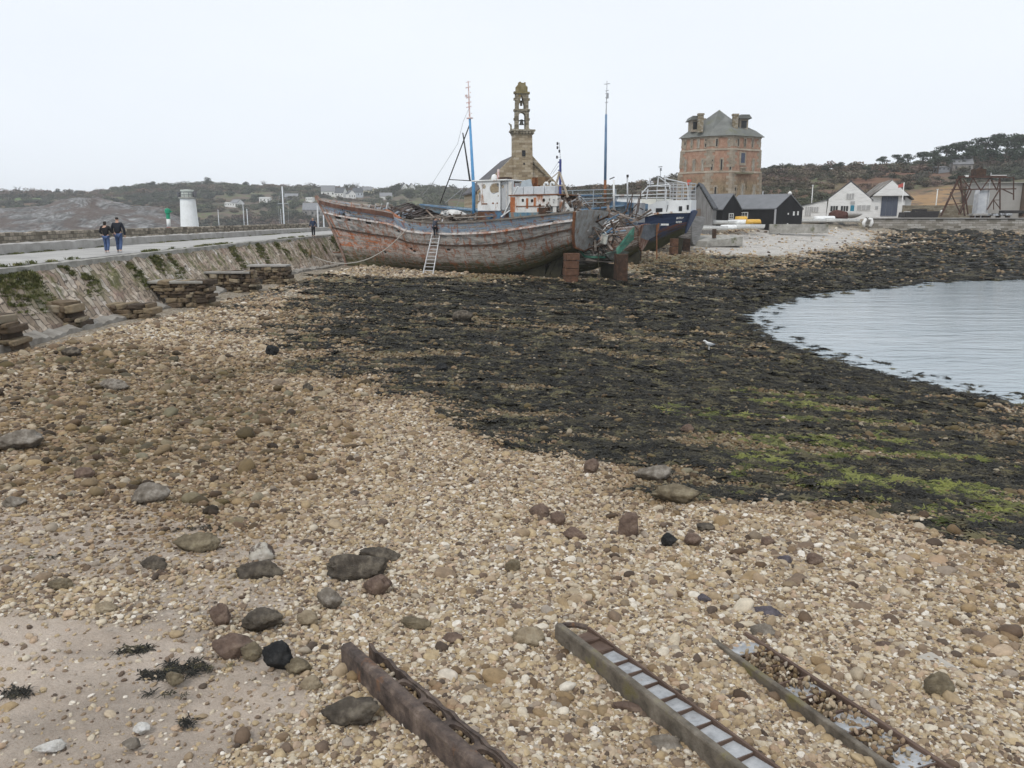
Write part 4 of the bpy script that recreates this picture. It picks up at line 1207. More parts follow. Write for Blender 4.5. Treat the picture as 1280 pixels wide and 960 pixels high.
# a small upturned white and dark dinghy shape in the waist
mb = MB()
n_ = 14; vs = []
for i in range(n_ + 1):
    q = i / n_; wd = .75 * math.sin(math.pi * min(1, .08 + q * .95)) ** .6
    for k in range(7):
        an_ = math.pi * k / 6
        vs.append((13.4 + 2.9 * q, -.6 + wd * math.cos(an_), 5.15 + .62 * math.sin(an_) * wd - .22 * q))
mb.add(vs, [(i * 7 + k, (i + 1) * 7 + k, (i + 1) * 7 + k + 1, i * 7 + k + 1) for i in range(n_) for k in range(6)])
mb.build('torn_white_canopy', weathered('torn_white_canopy', [(.40, (.04, .045, .05)), (.5, (.55, .54, .52)), (.7, (.74, .74, .73))], 1.2, .7, .3, .02), r1)
for k in range(4):
    mb = MB(); mb.bar((4.6 + .8 * k, -1.2, 5.6), (4.9 + .8 * k, -1.3, 6.0 + .05 * k), .06 if k != 3 else .14); mb.build('bow_stanchion', wpaint, r1)
# blue mast with pinkish topmast, rigging
mx_ = Vector((13.75, -.2, 0)); inv1 = rootmat(r1).inverted()
m_base = inv1 @ P(592, 236, 72.3); m_top = inv1 @ P(587.2, 148, 72.3); m_tip = inv1 @ P(585.2, 101, 72.3)
mast = empty('mast', (0, 0, 0), None, None); mast.parent = r1
mb = MB(); mb.tube([m_base - Vector((0, 0, 3.2)), m_base, m_top], [.15, .15, .10], 10); mb.build('blue_pole', mastb, mast, smooth=True)
mb = MB(); mb.tube([m_top - Vector((0, 0, .3)), m_top * .4 + m_tip * .6, m_tip], [.075, .06, .03], 8)
for q in (.12, .3, .42, .55, .68, .82): 
    p = m_top.lerp(m_tip, q); mb.bar(p + Vector((-.32 * (1 if int(q * 50) % 2 else -.6), 0, 0)), p + Vector((.22, 0, .05)), .07, .06)
p = m_tip; mb.bar(p + Vector((-.25, 0, -.1)), p + Vector((.25, 0, -.1)), .04); mb.box(m_top.lerp(m_tip, .6) + Vector((-.28, 0, .02)), (.16, .14, .2)); mb.box(m_top + Vector((0, 0, .02)), (.5, .3, .1))
mb.build('topmast', redw, mast)
mb = MB()
a_ = inv1 @ P(587, 156, 72.3); b_ = inv1 @ P(550, 254, 73.5); c_ = inv1 @ P(589, 226, 72.6)
mb.tube([a_, b_], .05, 8); d_ = a_.lerp(b_, .69); mb.tube([d_, c_], .04, 8); mb.build('derrick_boom', darkw, mast)
mb = MB(); a_ = inv1 @ P(578.5, 166, 72.3); b_ = inv1 @ P(587.5, 226, 72.3); mb.tube([a_, b_], [.05, .085], 8); mb.build('dark_spar', darkw, mast)
mb = MB()
a_ = inv1 @ P(586, 136, 72.3); pts = [a_, inv1 @ P(579, 152, 72.6), inv1 @ P(572, 180, 73), inv1 @ P(540, 230, 74.5), inv1 @ P(528, 244, 75)]
mb.tube(pts, .016, 5)
mb.tube([inv1 @ P(583, 232, 72.2), inv1 @ P(556, 254, 73.4)], .03, 5); mb.tube([inv1 @ P(580, 232, 72.2), inv1 @ P(571, 258, 73)], .02, 5)
mb.build('stay_wire', plain('pale_wire', (.35, .36, .37), .6), mast)

# supports under the big trawler's stern: pile of rusty chocks
chm = weathered('rusty_chocks', [(.25, (.045, .028, .02)), (.5, (.12, .062, .038)), (.75, (.21, .11, .065))], 2.6, .9, .6, .03)
def chock(px0, px1, pyt, pyb, Y, lab, rows, lean=0, m=chm):
    b = P((px0 + px1) / 2, pyb, Y); sc = Y / 1016
    w_, h_ = (px1 - px0) * sc, (pyb - pyt) * sc
    root = empty('timber_prop', b, lab, 'prop', .25, group='props under the boat wrecks')
    for k in range(rows):
        mb = MB(); hh = h_ / rows
        mb.box((lean * k, 0, hh * (k + .5)), (w_ * random.uniform(.9, 1.04), .75, hh * .93)); 
        mb.box((lean * k - w_ * .30, -.39, hh * (k + .5)), (.12, .04, hh * .9)); mb.box((lean * k + w_ * .30, -.39, hh * (k + .5)), (.12, .04, hh * .9))
        mb.build('chock', m, root, bevel=.02)
chock(704, 722, 316, 354, 62.8, 'tall stack of rusty framed chocks below the grey transom of the big trawler', 4, .02)
chock(768, 783, 316, 353, 63.4, 'dark upright timber prop under the raised green plank of the open wreck', 1, 0, rustd)
chock(794, 800, 300, 327, 82, 'thin dark post below the red planked stern', 1, 0, rustd)
chock(838, 846, 298, 318, 90, 'reddish prop under the stern of the blue and white trawler', 2, 0, chm)
chock(851, 861, 298, 314, 93, 'dark timber block under the grey planked hull at the end of the row', 1, 0, rustd)

# ---- 2: open green wreck, stern broken away
h2m = hull_mat('green_wreck_planking', [(0, (.02, .022, .016)), (.3, (.03, .04, .03)), (.55, (.035, .075, .055)), (.8, (.045, .12, .09)), (1, (.08, .17, .13))], (.10, .08, .06), (.16, .07, .04), .42, .62, lowt=.24)
H2 = Hull(17, [(0, 4.6), (.2, 3.9), (.5, 3.4), (.8, 3.2), (.93, 2.3), (1, 2.0)], [(0, .4), (.2, .1), (.7, .1), (.88, .5), (1, 1.3)], [(0, .1), (.15, 1.3), (.4, 2.2), (.75, 2.35), (1, 2.0)], [(0, 1), (.2, .7), (.5, .42), (.8, .5), (1, .7)], rake=2, tstern=.3)
B2 = Vector((8.2, 65.6, .70)) - AX * 17
r2 = empty('open_wreck', B2, 'green hulled wreck with its stern broken open and piled with splintered planks', 'boat wreck', RZB, group='boat wrecks on the foreshore')
r2h = random.Random(9)
H2.skin('hull', h2m, r2, lambda a, t, s: (a > .8 and t > .9 - (a - .8) * 1.2 + r2h.uniform(-.08, .08)) or r2h.random() < .02)
H2.strake('rubbing_strake', greenp, r2, lambda a: .8 if a < .9 else .6, .12, .18)
H2.ribs('rib', oldwood, r2, [.55, .62, .69, .76, .83, .89, .94, .98], .1, 1.05, .12)
H2.deck('inner_floor', mossd, r2, .45, .05, 1.0)
H2.transom('lower_transom', h2m, r2, 1.0, 0, grow=1.0)
debris('plank_heap', brokenw, r2, (10.5, -2.2, 2.4), (17.2, 2.2, 5.0), 150, .7, 2.8, .08, .24, seed=21, flat=.6)
debris('pale_rib_heap', weathered('pale_debris', [(.3, (.34, .32, .30)), (.7, (.66, .64, .61))], 2, .8), r2, (12.5, -1.9, 3.0), (17.0, 1.9, 4.7), 44, .8, 2.3, .05, .12, seed=22, flat=.5)
debris('blue_scrap', bpaint, r2, (12.5, -2.0, 3.0), (17.0, 2.2, 4.9), 26, .8, 2.4, .1, .26, seed=24, flat=.4)
debris('dark_beams', rustd, r2, (11.5, -2.0, 3.0), (16.6, 2.2, 4.8), 18, .8, 2.6, .06, .16, seed=25, flat=.8)
debris('hanging_scrap', rustd, r2, (14.8, -2.0, 1.6), (17.0, 2.0, 3.2), 20, .4, 1.4, .08, .2, seed=23, flat=1.2)
mb = MB()
for k in range(6):
    c0 = Vector((14.0 + .45 * k, -1.4 + .12 * k, 3.5)); mb.tube([c0, c0 + Vector((.3, .6, .7)), c0 + Vector((.9, 1.5, 1.1))], .055, 6)
mb.build('bent_white_pipes', wpaint, r2)
inv2 = rootmat(r2).inverted()
mb = MB(); q4 = [inv2 @ P(771, 318, 64.3), inv2 @ P(770, 311, 64.3), inv2 @ P(791, 284, 65.2), inv2 @ P(790, 299, 65.2)]
off4 = Vector((.12, .1, 0)); mb.add(q4 + [p + off4 for p in q4], [(0, 1, 2, 3), (7, 6, 5, 4), (0, 4, 5, 1), (1, 5, 6, 2), (2, 6, 7, 3), (3, 7, 4, 0)]); mb.build('raised_green_plank', greenp, r2)
mb = MB(); mb.box(inv2 @ P(755, 299, 64.4), (.55, .25, .75), Matrix.Rotation(.2, 3, 'Y')); mb.build('white_fuel_can', plain('white_plastic', (.62, .62, .56), .5), r2, bevel=.04)
mb = MB(); mb.bar(inv2 @ P(744, 300, 63.6), inv2 @ P(744.5, 314, 63.6), .16, .12); mb.build('pale_post', oldwood, r2)
mb = MB(); pts = [inv2 @ P(748, 316, 63.3), inv2 @ P(748, 330, 63.1), inv2 @ P(750.5, 345, 62.9), inv2 @ P(757, 353, 62.4)]; mb.tube(pts, .035, 6); mb.build('dangling_rope', mossd, r2)
mb = MB(); mb.box((16.7, 0, .35), (1.5, .3, 1.5)); mb.box((8, 0, -.05), (15, .3, .5)); mb.build('keel', mossd, r2)
mb = MB(); mb.add([(15.5, -1.9, 1.4), (17.3, -1.0, 1.25), (17.5, 1.6, 1.3), (17.3, 1.6, 1.42), (15.6, -1.7, 1.6)], [(0, 1, 2, 3, 4)]); mb.build('sagging_floor', oldwood, r2)

# ---- 6: long blue wreck lying behind, with the tall thin mast
B6 = Vector((-9.6, 100.2, 1.9))
h6m = hull_mat('blue_wreck_planking', [(0, (.04, .04, .03)), (.4, (.16, .15, .14)), (.6, (.13, .17, .20)), (.8, (.13, .22, .30)), (1, (.20, .28, .33))], (.16, .13, .11), (.22, .09, .05), .4, .62)
H6 = Hull(27, [(0, 5.2), (.2, 4.6), (.5, 4.2), (.8, 4.35), (1, 4.8)], [(0, .2), (.7, 0), (1, 1.7)], [(0, .1), (.15, 1.6), (.4, 2.6), (.8, 2.6), (1, 2.0)], [(0, 1), (.2, .7), (.5, .4), (.8, .5), (1, .6)], rake=2.2)
r6 = empty('blue_wreck', B6, 'long faded blue wreck with open rails and a tall blue mast behind the green wreck', 'boat wreck', RZB, group='boat wrecks on the foreshore')
hl6 = H6.skin('hull', h6m, r6); H6.deck('deck', oldwood, r6, .82); H6.transom('transom', bpaint, r6)
H6.strake('cap_rail', bpaint, hl6, 1.0, .14, .16)
mb = MB()
for k in range(4):
    z_ = 5.0 + .42 * k
    mb.tube([(9 + 2.5 * q, -2.3 if q < 7 else -2.1, z_ + .02 * q) for q in range(8)], .045, 6)
for q in range(8): mb.tube([(9 + 2.5 * q, -2.3 if q < 7 else -2.1, 4.2), (9 + 2.5 * q, -2.3 if q < 7 else -2.1, 6.4)], .05, 6)
mb.build('pipe_rails', plain('grey_blue_rail', (.30, .34, .37), .6), r6)
mb = MB(); mb.box((19.2, -.3, 5.2), (6.6, 2.6, 1.2)); mb.build('low_deckhouse', weathered('pale_blue_house', [(.3, (.20, .25, .29)), (.6, (.42, .45, .46)), (.8, (.55, .56, .56))], 1, .8, .2, .01, stain=((.16, .07, .04), 1.4, .56, (1, 1, .5))), r6, bevel=.04)
mb = MB()
for k in range(5):
    mb = MB(); mb.box((16.8 + k * 1.15, -1.63, 5.3), (.7, .06, .45)); mb.build('window', glassd, r6)
mb = MB(); mb.box((19.4, -.3, 5.87), (7.2, 3.0, .16)); mb.build('house_roof', bpaint, r6)
debris('deck_scrap', brokenw, r6, (13, -2.2, 4.6), (26.5, 1.8, 5.6), 110, .7, 3, seed=31, flat=.4)
debris('red_scrap', plain('faded_red_sheet', (.30, .06, .07), .7), r6, (13.5, -1.8, 6.3), (16.0, .5, 7.0), 9, .8, 2.0, .15, .3, seed=33, flat=.4)
inv6 = rootmat(r6).inverted()
YM = 86.0
mt = empty('mast', (0, 0, 0), None, None); mt.parent = r6
mb = MB(); a_, b_, c_, d_ = (inv6 @ P(756.3, 262, YM), inv6 @ P(756.5, 225, YM), inv6 @ P(757.6, 143, YM), inv6 @ P(758.8, 101, YM))
mb.tube([a_, b_], .15, 10); mb.build('rusty_foot', rustm, mt, smooth=True)
mb = MB(); mb.tube([b_, b_.lerp(c_, .5), c_], [.145, .14, .11], 10); mb.build('blue_pole', weathered('faded_mast_blue', [(.35, (.05, .085, .16)), (.5, (.12, .21, .34)), (.75, (.22, .30, .37))], .5, .5, .1, .01), mt, smooth=True)
mb = MB(); mb.tube([c_, d_], [.06, .025], 8)
for q in (.35, .5, .62, .7, .9): mb.bar(c_.lerp(d_, q) - Vector((.16, 0, 0)), c_.lerp(d_, q) + Vector((.2, 0, .04)), .05)
mb.box(c_.lerp(d_, .55) + Vector((.1, 0, 0)), (.2, .15, .5)); mb.bar(d_ + Vector((-.35, 0, -.3)), d_ + Vector((.35, 0, -.3)), .05)
mb.build('topmast', plain('grey_topmast', (.35, .36, .38), .6), mt)
# short blue pole mast with lamps and antenna cluster, in the wreckage
YQ = 80.5
bq = P(700, 262, YQ)
rq = empty('signal_mast', bq, 'short dark blue pole mast with stays and signal lamps between chapel and blue wreck', 'mast')
iq = rootmat(rq).inverted()
mb = MB(); mb.tube([iq @ P(700, 262, YQ), iq @ P(700.5, 199, YQ)], [.14, .11], 8)
for py in (203, 213, 223): mb.bar(iq @ P(697.5, py, YQ), iq @ P(702, py, YQ), .1)
mb.build('pole', plain('deep_blue_pole', (.035, .05, .20), .5), rq)
mb = MB(); mb.tube([iq @ P(700.5, 199, YQ), iq @ P(699, 178, YQ)], .025, 6); mb.tube([iq @ P(700.2, 199, YQ), iq @ P(688, 218, YQ)], .018, 5); mb.tube([iq @ P(700.2, 205, YQ), iq @ P(691, 217, YQ)], .018, 5)
mb.build('stay_wire', plain('grey_wire', (.3, .31, .33), .6), rq)
lampm = plain('dark_lamp', (.04, .04, .045), .5)
for a, b in ((696.8, 179.5), (696.8, 184.5), (699.2, 189), (696.2, 196.5)):
    mb = MB(); mb.box(iq @ P(a, b, YQ), (.16, .16, .26)); mb.bar(iq @ P(a, b, YQ), iq @ P(699.6, b, YQ), .03); mb.build('signal_lamp', lampm, rq)

# ---- 3: red-brown wreck with a grey transom board
H3 = Hull(11, [(0, 4.6), (.3, 3.9), (.7, 3.5), (1, 3.9)], [(0, .2), (.7, .1), (.88, .8), (1, 1.5)], [(0, .1), (.2, 1.5), (.5, 2.2), (.85, 1.9), (1, 1.5)], [(0, 1), (.2, .7), (.5, .42), (.8, .5), (1, .6)], rake=2)
h3m = hull_mat('red_wreck_planking', [(0, (.025, .025, .018)), (.3, (.05, .03, .02)), (.5, (.16, .075, .045)), (.75, (.24, .16, .12)), (.85, (.38, .34, .32)), (1, (.44, .41, .40))], (.2, .13, .1), (.28, .10, .05), .36, .56)
e3 = P(800, 327, 78.5); B3 = Vector((e3.x, e3.y, .85)) - AX * 11
r3 = empty('red_wreck', B3, 'small wreck with red brown stern planking and a loose dark grey transom board', 'boat wreck', RZB, group='boat wrecks on the foreshore')
H3.skin('hull', h3m, r3); H3.deck('deck', oldwood, r3, .84)
H3.transom('transom', weathered('split_red_planks', [(.35, (.08, .05, .04)), (.48, (.22, .105, .07)), (.58, (.34, .24, .19)), (.7, (.46, .43, .41))], 1.6, .9, .6, .03, stretch=(1, 3, .6)), r3)
inv3 = rootmat(r3).inverted()
mb = MB(); q4 = [inv3 @ P(801, 297, 76.2), inv3 @ P(805, 281, 76.2), inv3 @ P(825, 279, 77), inv3 @ P(819, 294, 77), inv3 @ P(808, 300, 76.4)]
o4 = Vector((.1, .14, 0)); mb.add(q4 + [p + o4 for p in q4], [(4, 3, 2, 1, 0), (5, 6, 7, 8, 9)] + [(i, (i + 1) % 5, 5 + (i + 1) % 5, 5 + i) for i in range(5)])
mb.build('loose_transom_board', weathered('dark_grey_board', [(.3, (.05, .055, .065)), (.6, (.11, .12, .135)), (.8, (.18, .18, .18))], 1.6, .9, .5, .03), r3)
mb = MB(); mb.bar(inv3 @ P(821, 281, 76.8), inv3 @ P(821, 324, 76.8), .09); mb.bar(inv3 @ P(823.5, 279, 76.9), inv3 @ P(821, 293, 76.9), .12); mb.build('iron_rod', rustm, r3)
mb = MB(); mb.prism([(9.4, -.4), (10.8, -.4), (11.0, 1.5), (9.8, 1.9)], -.15, .15, Matrix.Rotation(R(90), 4, 'X')); mb.box((5, 0, -.05), (10, .3, .5)); mb.build('rudder_and_keel', mossd, r3)
debris('deck_scrap', brokenw, r3, (4, -1.6, 3.6), (11, 1.5, 5.0), 80, .6, 2.6, seed=41, flat=.5)
mb = MB()
for k in range(9):
    p = inv3 @ P(779 + k * 2.6, 272 - (k % 3) * 6, 78); q = inv3 @ P(779 + k * 2.6 + 4, 262 - (k % 4) * 7, 78.6); mb.tube([p, q], .05, 5)
mb.build('bent_rails', rustd, r3)
mb = MB(); mb.box(inv3 @ P(799, 266, 81), (.9, .8, 1.9)); mb.build('grey_box', weathered('grey_locker', [(.3, (.22, .23, .25)), (.7, (.34, .35, .36))], 2, .8), r3)

# ---- 4: blue and white trawler
H4 = Hull(19, [(0, 6.3), (.3, 5.1), (.6, 4.6), (.78, 4.5), (.88, 4.9), (1, 5.0)], [(0, .2), (.7, .1), (.85, .9), (.95, 2.1), (1, 2.6)], [(0, .1), (.2, 2.0), (.5, 2.9), (.8, 2.9), (.93, 2.2), (1, 1.15)], [(0, 1), (.2, .7), (.5, .42), (.8, .5), (1, .62)], rake=2.6, tstern=.9)
h4m = hull_mat('blue_white_planking', [(0, (.03, .03, .02)), (.25, (.06, .05, .035)), (.42, (.12, .065, .045)), (.49, (.20, .075, .05)), (.52, (.24, .10, .07)), (.545, (.03, .05, .12)), (.75, (.035, .06, .14)), (1, (.03, .05, .12))], (.12, .10, .09), (.2, .09, .05), .16, .72, lowt=.22, pale=(.04, .07, .15))
e4 = P(857, 312, 91)
AX4 = Vector((.88, -.475, 0)).normalized(); RZ4 = math.atan2(AX4.y, AX4.x)
B4 = Vector((e4.x, e4.y, 1.15)) - AX4 * 19.2
r4 = empty('blue_trawler', B4, 'dark blue trawler with clean white deckhouse and tall grey stern rails', 'trawler', RZ4, group='boat wrecks on the foreshore')
hl4 = H4.skin('hull', h4m, r4); H4.transom('stern_plate', weathered('navy_stern', [(.3, (.03, .05, .12)), (.7, (.05, .08, .16))], 2, .6, .1, .01), r4)
H4.strake('white_sheer_strake', wpaint, hl4, .985, .09, .2); H4.deck('deck', oldwood, r4, .93)
inv4 = rootmat(r4).inverted()
# white upper works follow the hull plan
wc = weathered('clean_white_paint', [(.3, (.66, .67, .67)), (.7, (.80, .81, .81))], .9, .5, .1, .01, stain=((.42, .36, .28), 1.2, .70, (1, 1, .4)))
mb = MB(); n_ = 24; vs = []
for side in (-1, 1):
    for i in range(n_ + 1):
        a = .70 + .30 * i / n_
        p = H4.pt(a, 1, side, -.06); hh = 1.25 if a > .85 else 1.1
        vs += [p, p + Vector((0, side * -.12, hh))]
fs = []
for s_ in range(2):
    o_ = s_ * (n_ + 1) * 2
    for i in range(n_):
        q = (o_ + 2 * i, o_ + 2 * i + 2, o_ + 2 * i + 3, o_ + 2 * i + 1); fs.append(q if s_ == 0 else q[::-1])
e0 = 2 * n_; e1 = (n_ + 1) * 2 + 2 * n_
fs.append((e0, e1, e1 + 1, e0 + 1))
tops = [2 * i + 1 for i in range(n_ + 1)]; topb = [(n_ + 1) * 2 + 2 * i + 1 for i in range(n_ + 1)]
for i in range(n_): fs.append((tops[i], tops[i + 1], topb[i + 1], topb[i]))
fs.append((0, 1, (n_ + 1) * 2 + 1, (n_ + 1) * 2))
mb.add(vs, fs); dk4 = mb.build('white_deckhouse', wc, r4)
mb = MB(); mb.box((15.2, 0, 6.0), (3.4, 3.6, .8)); mb.build('upper_casing', weathered('cream_casing', [(.3, (.52, .51, .45)), (.7, (.70, .69, .64))], 1, .7, .1, .01), r4, bevel=.04)
M4 = rootmat(r4)
def projx(p):
    w_ = M4 @ p; return 640 + F * w_.x / (w_.y * CP + (EYE - w_.z) * SP)
def onhull4(px, py, t=1.0, out=.0):                   # near-side point of the hull under a pixel column
    a = min(np.linspace(.55, 1, 300), key=lambda a_: abs(projx(H4.pt(a_, t, -1, out)) - px))
    p = H4.pt(a, t, -1, out); w_ = M4 @ p
    z_ = EYE + (272 - py) * w_.y / 1016 - B4.z
    q = H4.pt(min(1, a + .01), t, -1, out) - H4.pt(a - .01, t, -1, out)
    return Vector((p.x, p.y, z_)), math.atan2(q.y, q.x)
for (px, py, w_, h_, nm) in ((823.5, 265, .72, .8, 'dark_hatch'), (850, 262, .34, .68, 'window'), (859.3, 259.5, .2, .5, 'window')):
    q, ang = onhull4(px, py, 1.0, .0)
    mb = MB(); mb.box(q + Vector((0, .05, 0)), (w_, .16, h_), ang); mb.build(nm, glassd, r4)
mb = MB(); tl = [onhull4(x_, y_, 1.0, -.01)[0] for x_, y_ in ((834.5, 256.5), (833, 265), (826, 266), (806, 268.5))]
for p, q in zip(tl, tl[1:]): mb.bar(p, q, .05)
mb.build('dark_trim_line', darkw, r4)
mb = MB(); p, ang = onhull4(830.5, 280.5, .80, .02); mb.box(p, (1.0, .08, .2), ang); mb.build('white_draught_plate', wpaint, r4)
# the painted name near the stern: two short unreadable lines of strokes
mb = MB()
r_ = random.Random(2)
for py, n0, wdt in ((272.5, 7, 9.0), (277.5, 6, 7.0)):
    for k in range(n0):
        px = 845.8 + k * wdt / n0
        q, ang = onhull4(px, py, .87 if py < 275 else .80, .05)
        mb.bar(q + Vector((-.03, 0, -.11)), q + Vector((.05, 0, .11)), .045, .03); mb.bar(q + Vector((-.03, -.0, r_.choice([-.1, 0, .1]))), q + Vector((.07, 0, r_.choice([-.1, 0, .1]))), .04, .03)
mb.build('name_lettering', plain('white_lettering', (.72, .72, .70), .6), r4)
# rails, gantry, radar mast
mb = MB()
for k, z_ in enumerate((6.5, 6.9, 7.3, 7.7, 8.05)):
    pts = [H4.pt(a, 1, -1, -.3) for a in np.linspace(.86, .995, 6)]; pts = [Vector((p.x, p.y, z_)) for p in pts]
    pts += [Vector((p.x, -p.y, p.z)) for p in pts[::-1]]
    mb.tube(pts, .045, 6)
for a in np.linspace(.86, .995, 5):
    for s_ in (-1, 1):
        p = H4.pt(a, 1, s_, -.3); mb.tube([(p.x, p.y, 6.1), (p.x, p.y, 8.1)], .05, 6)
mb.build('stern_rails', steelg, r4)
mb = MB()
g0 = 89.0
L4 = lambda a, b, r__=.07: mb.tube([inv4 @ P(*a, g0), inv4 @ P(*b, g0)], r__, 6)
L4((810, 236), (808, 250)); L4((833, 236), (832, 250)); L4((809, 233), (836, 231), .09); L4((800, 244), (810, 233)); L4((823, 221), (837, 231), .06); L4((837, 231), (837, 236), .06)
L4((823, 221), (822, 232)); L4((830, 221), (835, 223), .05); L4((830, 223), (858, 229)); L4((858, 229), (860, 236)); L4((860, 236), (860, 250), .06); L4((831, 219), (832, 236), .06)
for py in (238, 242.5, 246.5): L4((802, py + 1), (834, py), .05)
L4((812, 222), (812, 233), .05); L4((808, 227), (816, 227), .07); L4((809, 229), (817, 229.5), .1)
mb.build('pipe_gantry', weathered('pale_pipe', [(.3, (.52, .54, .56)), (.7, (.70, .71, .72))], 3, .5), r4)
mb = MB(); L4((825.5, 222), (825.5, 211), .03); L4((823, 208.7), (828, 208.2), .05); mb.box(inv4 @ P(826, 211.8, g0), (.16, .16, .3)); L4((813, 232), (813, 226), .1); mb.build('antenna', plain('grey_antenna', (.25, .26, .28), .5), r4)
mb = MB(); mb.box(inv4 @ P(861.5, 226, 92), (.4, .3, .25)); mb.bar(inv4 @ P(860.5, 231, 92), inv4 @ P(860.5, 227, 92), .2); mb.build('red_lamp', plain('red_lamp', (.5, .09, .05), .5), r4)
mb = MB(); mb.prism([(17.6, -.3), (18.6, -.3), (18.9, 2.1), (17.8, 2.3)], -.14, .14, Matrix.Rotation(R(90), 4, 'X')); mb.box((9, 0, -.05), (17, .34, .5)); mb.build('keel_and_rudder', mossd, r4)
# white posts rising between the wrecks
for i, (px, y0, y1, lab) in enumerate(((767.5, 225, 262, 'plain white pole standing left of a grey blue pole among the wrecks'), (784.5, 221, 262, 'grey blue pole with a dark knob right of the plain white pole among the wrecks'))):
    rp = empty('deck_pole', P(px, y1, 80 + i), lab, 'pole'); ii = rootmat(rp).inverted()
    mb = MB(); mb.tube([ii @ P(px, y1, 80 + i), ii @ P(px - .3, y0, 80 + i)], .1 - .02 * i, 8); mb.build('pole', wpaint if i == 0 else steelg, rp, smooth=True)
    mb = MB()
    if i == 0: mb.bar(ii @ P(762, 224, 80), ii @ P(768, 221.5, 80), .16, .1)
    else: mb.box(ii @ P(784.5, 220, 81), (.2, .2, .25))
    mb.build('top_fitting', darkw, rp)
# low covered white launch amid the wrecks
rl = empty('white_launch', P(786, 262, 83.5), 'small white launch deck with blue canopy left of the blue and white trawler', 'launch'); il = rootmat(rl).inverted()
mb = MB(); vs = []
for i in range(13):
    q = i / 12; wd = 1.1 * math.sin(math.pi * min(1, .15 + .8 * q)) ** .5
    for k, (yy, zz) in enumerate(((-1, .55), (-.8, 0), (0, -.2), (.8, 0), (1, .55))): vs.append((-1.9 + 3.8 * q, yy * wd, zz + .3 - .3 * q))
mb.add(vs, [(i * 5 + k, (i + 1) * 5 + k, (i + 1) * 5 + k + 1, i * 5 + k + 1) for i in range(12) for k in range(4)] + [tuple(i * 5 for i in range(13)) + tuple(i * 5 + 4 for i in range(12, -1, -1))]); mb.build('hull', bpaint, rl)
mb = MB(); mb.box((-.1, 0, .95), (2.6, 1.6, .7), taper=.85); mb.build('cabin', wpaint, rl, bevel=.05)
mb = MB(); mb.box((-.1, 0, 1.4), (3.0, 1.9, .12)); mb.build('canopy', wpaint, rl, bevel=.03)

# ---- 5: bare grey hull at the end of the row
H5 = Hull(12, [(0, 4.0), (.4, 3.4), (1, 3.75)], [(0, .2), (.7, .1), (1, .5)], [(0, .1), (.25, 1.7), (.6, 1.9), (1, 1.3)], [(0, 1), (.25, .7), (.5, .45), (1, .5)], rake=2)
h5m = hull_mat('bare_grey_planking', [(0, (.12, .11, .10)), (.3, (.20, .195, .19)), (1, (.27, .265, .26))], (.19, .18, .175), (.16, .08, .06), .42, .74, lowt=-.2)
e5 = P(867, 298, 98); B5 = Vector((e5.x, e5.y, 1.75)) - Vector((.62, -.785, 0)) * 12
r5 = empty('grey_hull', B5, 'bare silver grey wooden hull at the end of the row beside the grey hut', 'boat wreck', math.atan2(-.785, .62), group='boat wrecks on the foreshore')
H5.skin('hull', h5m, r5); H5.transom('transom', weathered('grey_transom_planks', [(.3, (.17, .165, .16)), (.5, (.25, .245, .24)), (.75, (.34, .335, .33))], 1.0, .9, .5, .03, stretch=(1, 1, 5)), r5); H5.deck('deck', oldwood, r5, .9)
mb = MB(); mb.prism([(-.8, 2.7), (-.1, 2.7), (-.1, 3.4), (-.8, 3.4)], 12.4, 12.46, Matrix(((0, 0, 1, 0), (1, 0, 0, 0), (0, 1, 0, 0), (0, 0, 0, 1)))); mb.build('rusty_patch', rustm, r5)
mb = MB(); mb.box((6, 0, -.1), (12.5, .3, .5)); mb.build('keel', mossd, r5)

# ladder against the big trawler and the person on it
LF = P(535, 342.5, 68.6); LT = P(549, 274.5, 70.6)
rlad = empty('aluminium_ladder', LF, 'pale aluminium ladder leaning on the side of the big trawler wreck', 'ladder')
d_ = LT - LF; sd_ = Vector((.92, -.38, 0)) * .42
mb = MB(); mb.bar((sd_ * -1.15), d_ - sd_ * .8, .06, .11); mb.bar(sd_ * 1.15, d_ + sd_ * .8, .06, .11); mb.build('side_rails', plain('aluminium', (.62, .63, .64), .4), rlad)
for k in range(1, 15):
    q = k / 15.5; mb = MB(); p = d_ * q; w_ = sd_ * (1.15 - .35 * q); mb.tube([p - w_, p + w_], .03, 6); mb.build('rung', plain('aluminium_rung', (.6, .61, .62), .4) if k == 1 else bpy.data.materials['aluminium_rung'], rlad)
lp = LF + d_ * .66
a2 = math.atan2(d_.y, d_.x)
person(lp + Vector((-.05, -.33, .02)), R(-38), 'person in a slate jacket and dark trousers climbing the ladder on the trawler side', 1.72, greyj, dktr, darkshoe, hairm,
       knees={-1: (V(-.1, .12, .53), V(-.1, .1, .12)), 1: (V(.1, .26, .72), V(.1, .14, .38))}, arms={-1: (V(-.26, .25, 1.25), V(-.18, .42, 1.45)), 1: (V(.26, .25, 1.3), V(.2, .45, 1.5))}, lean=.12, bulk=1.1)

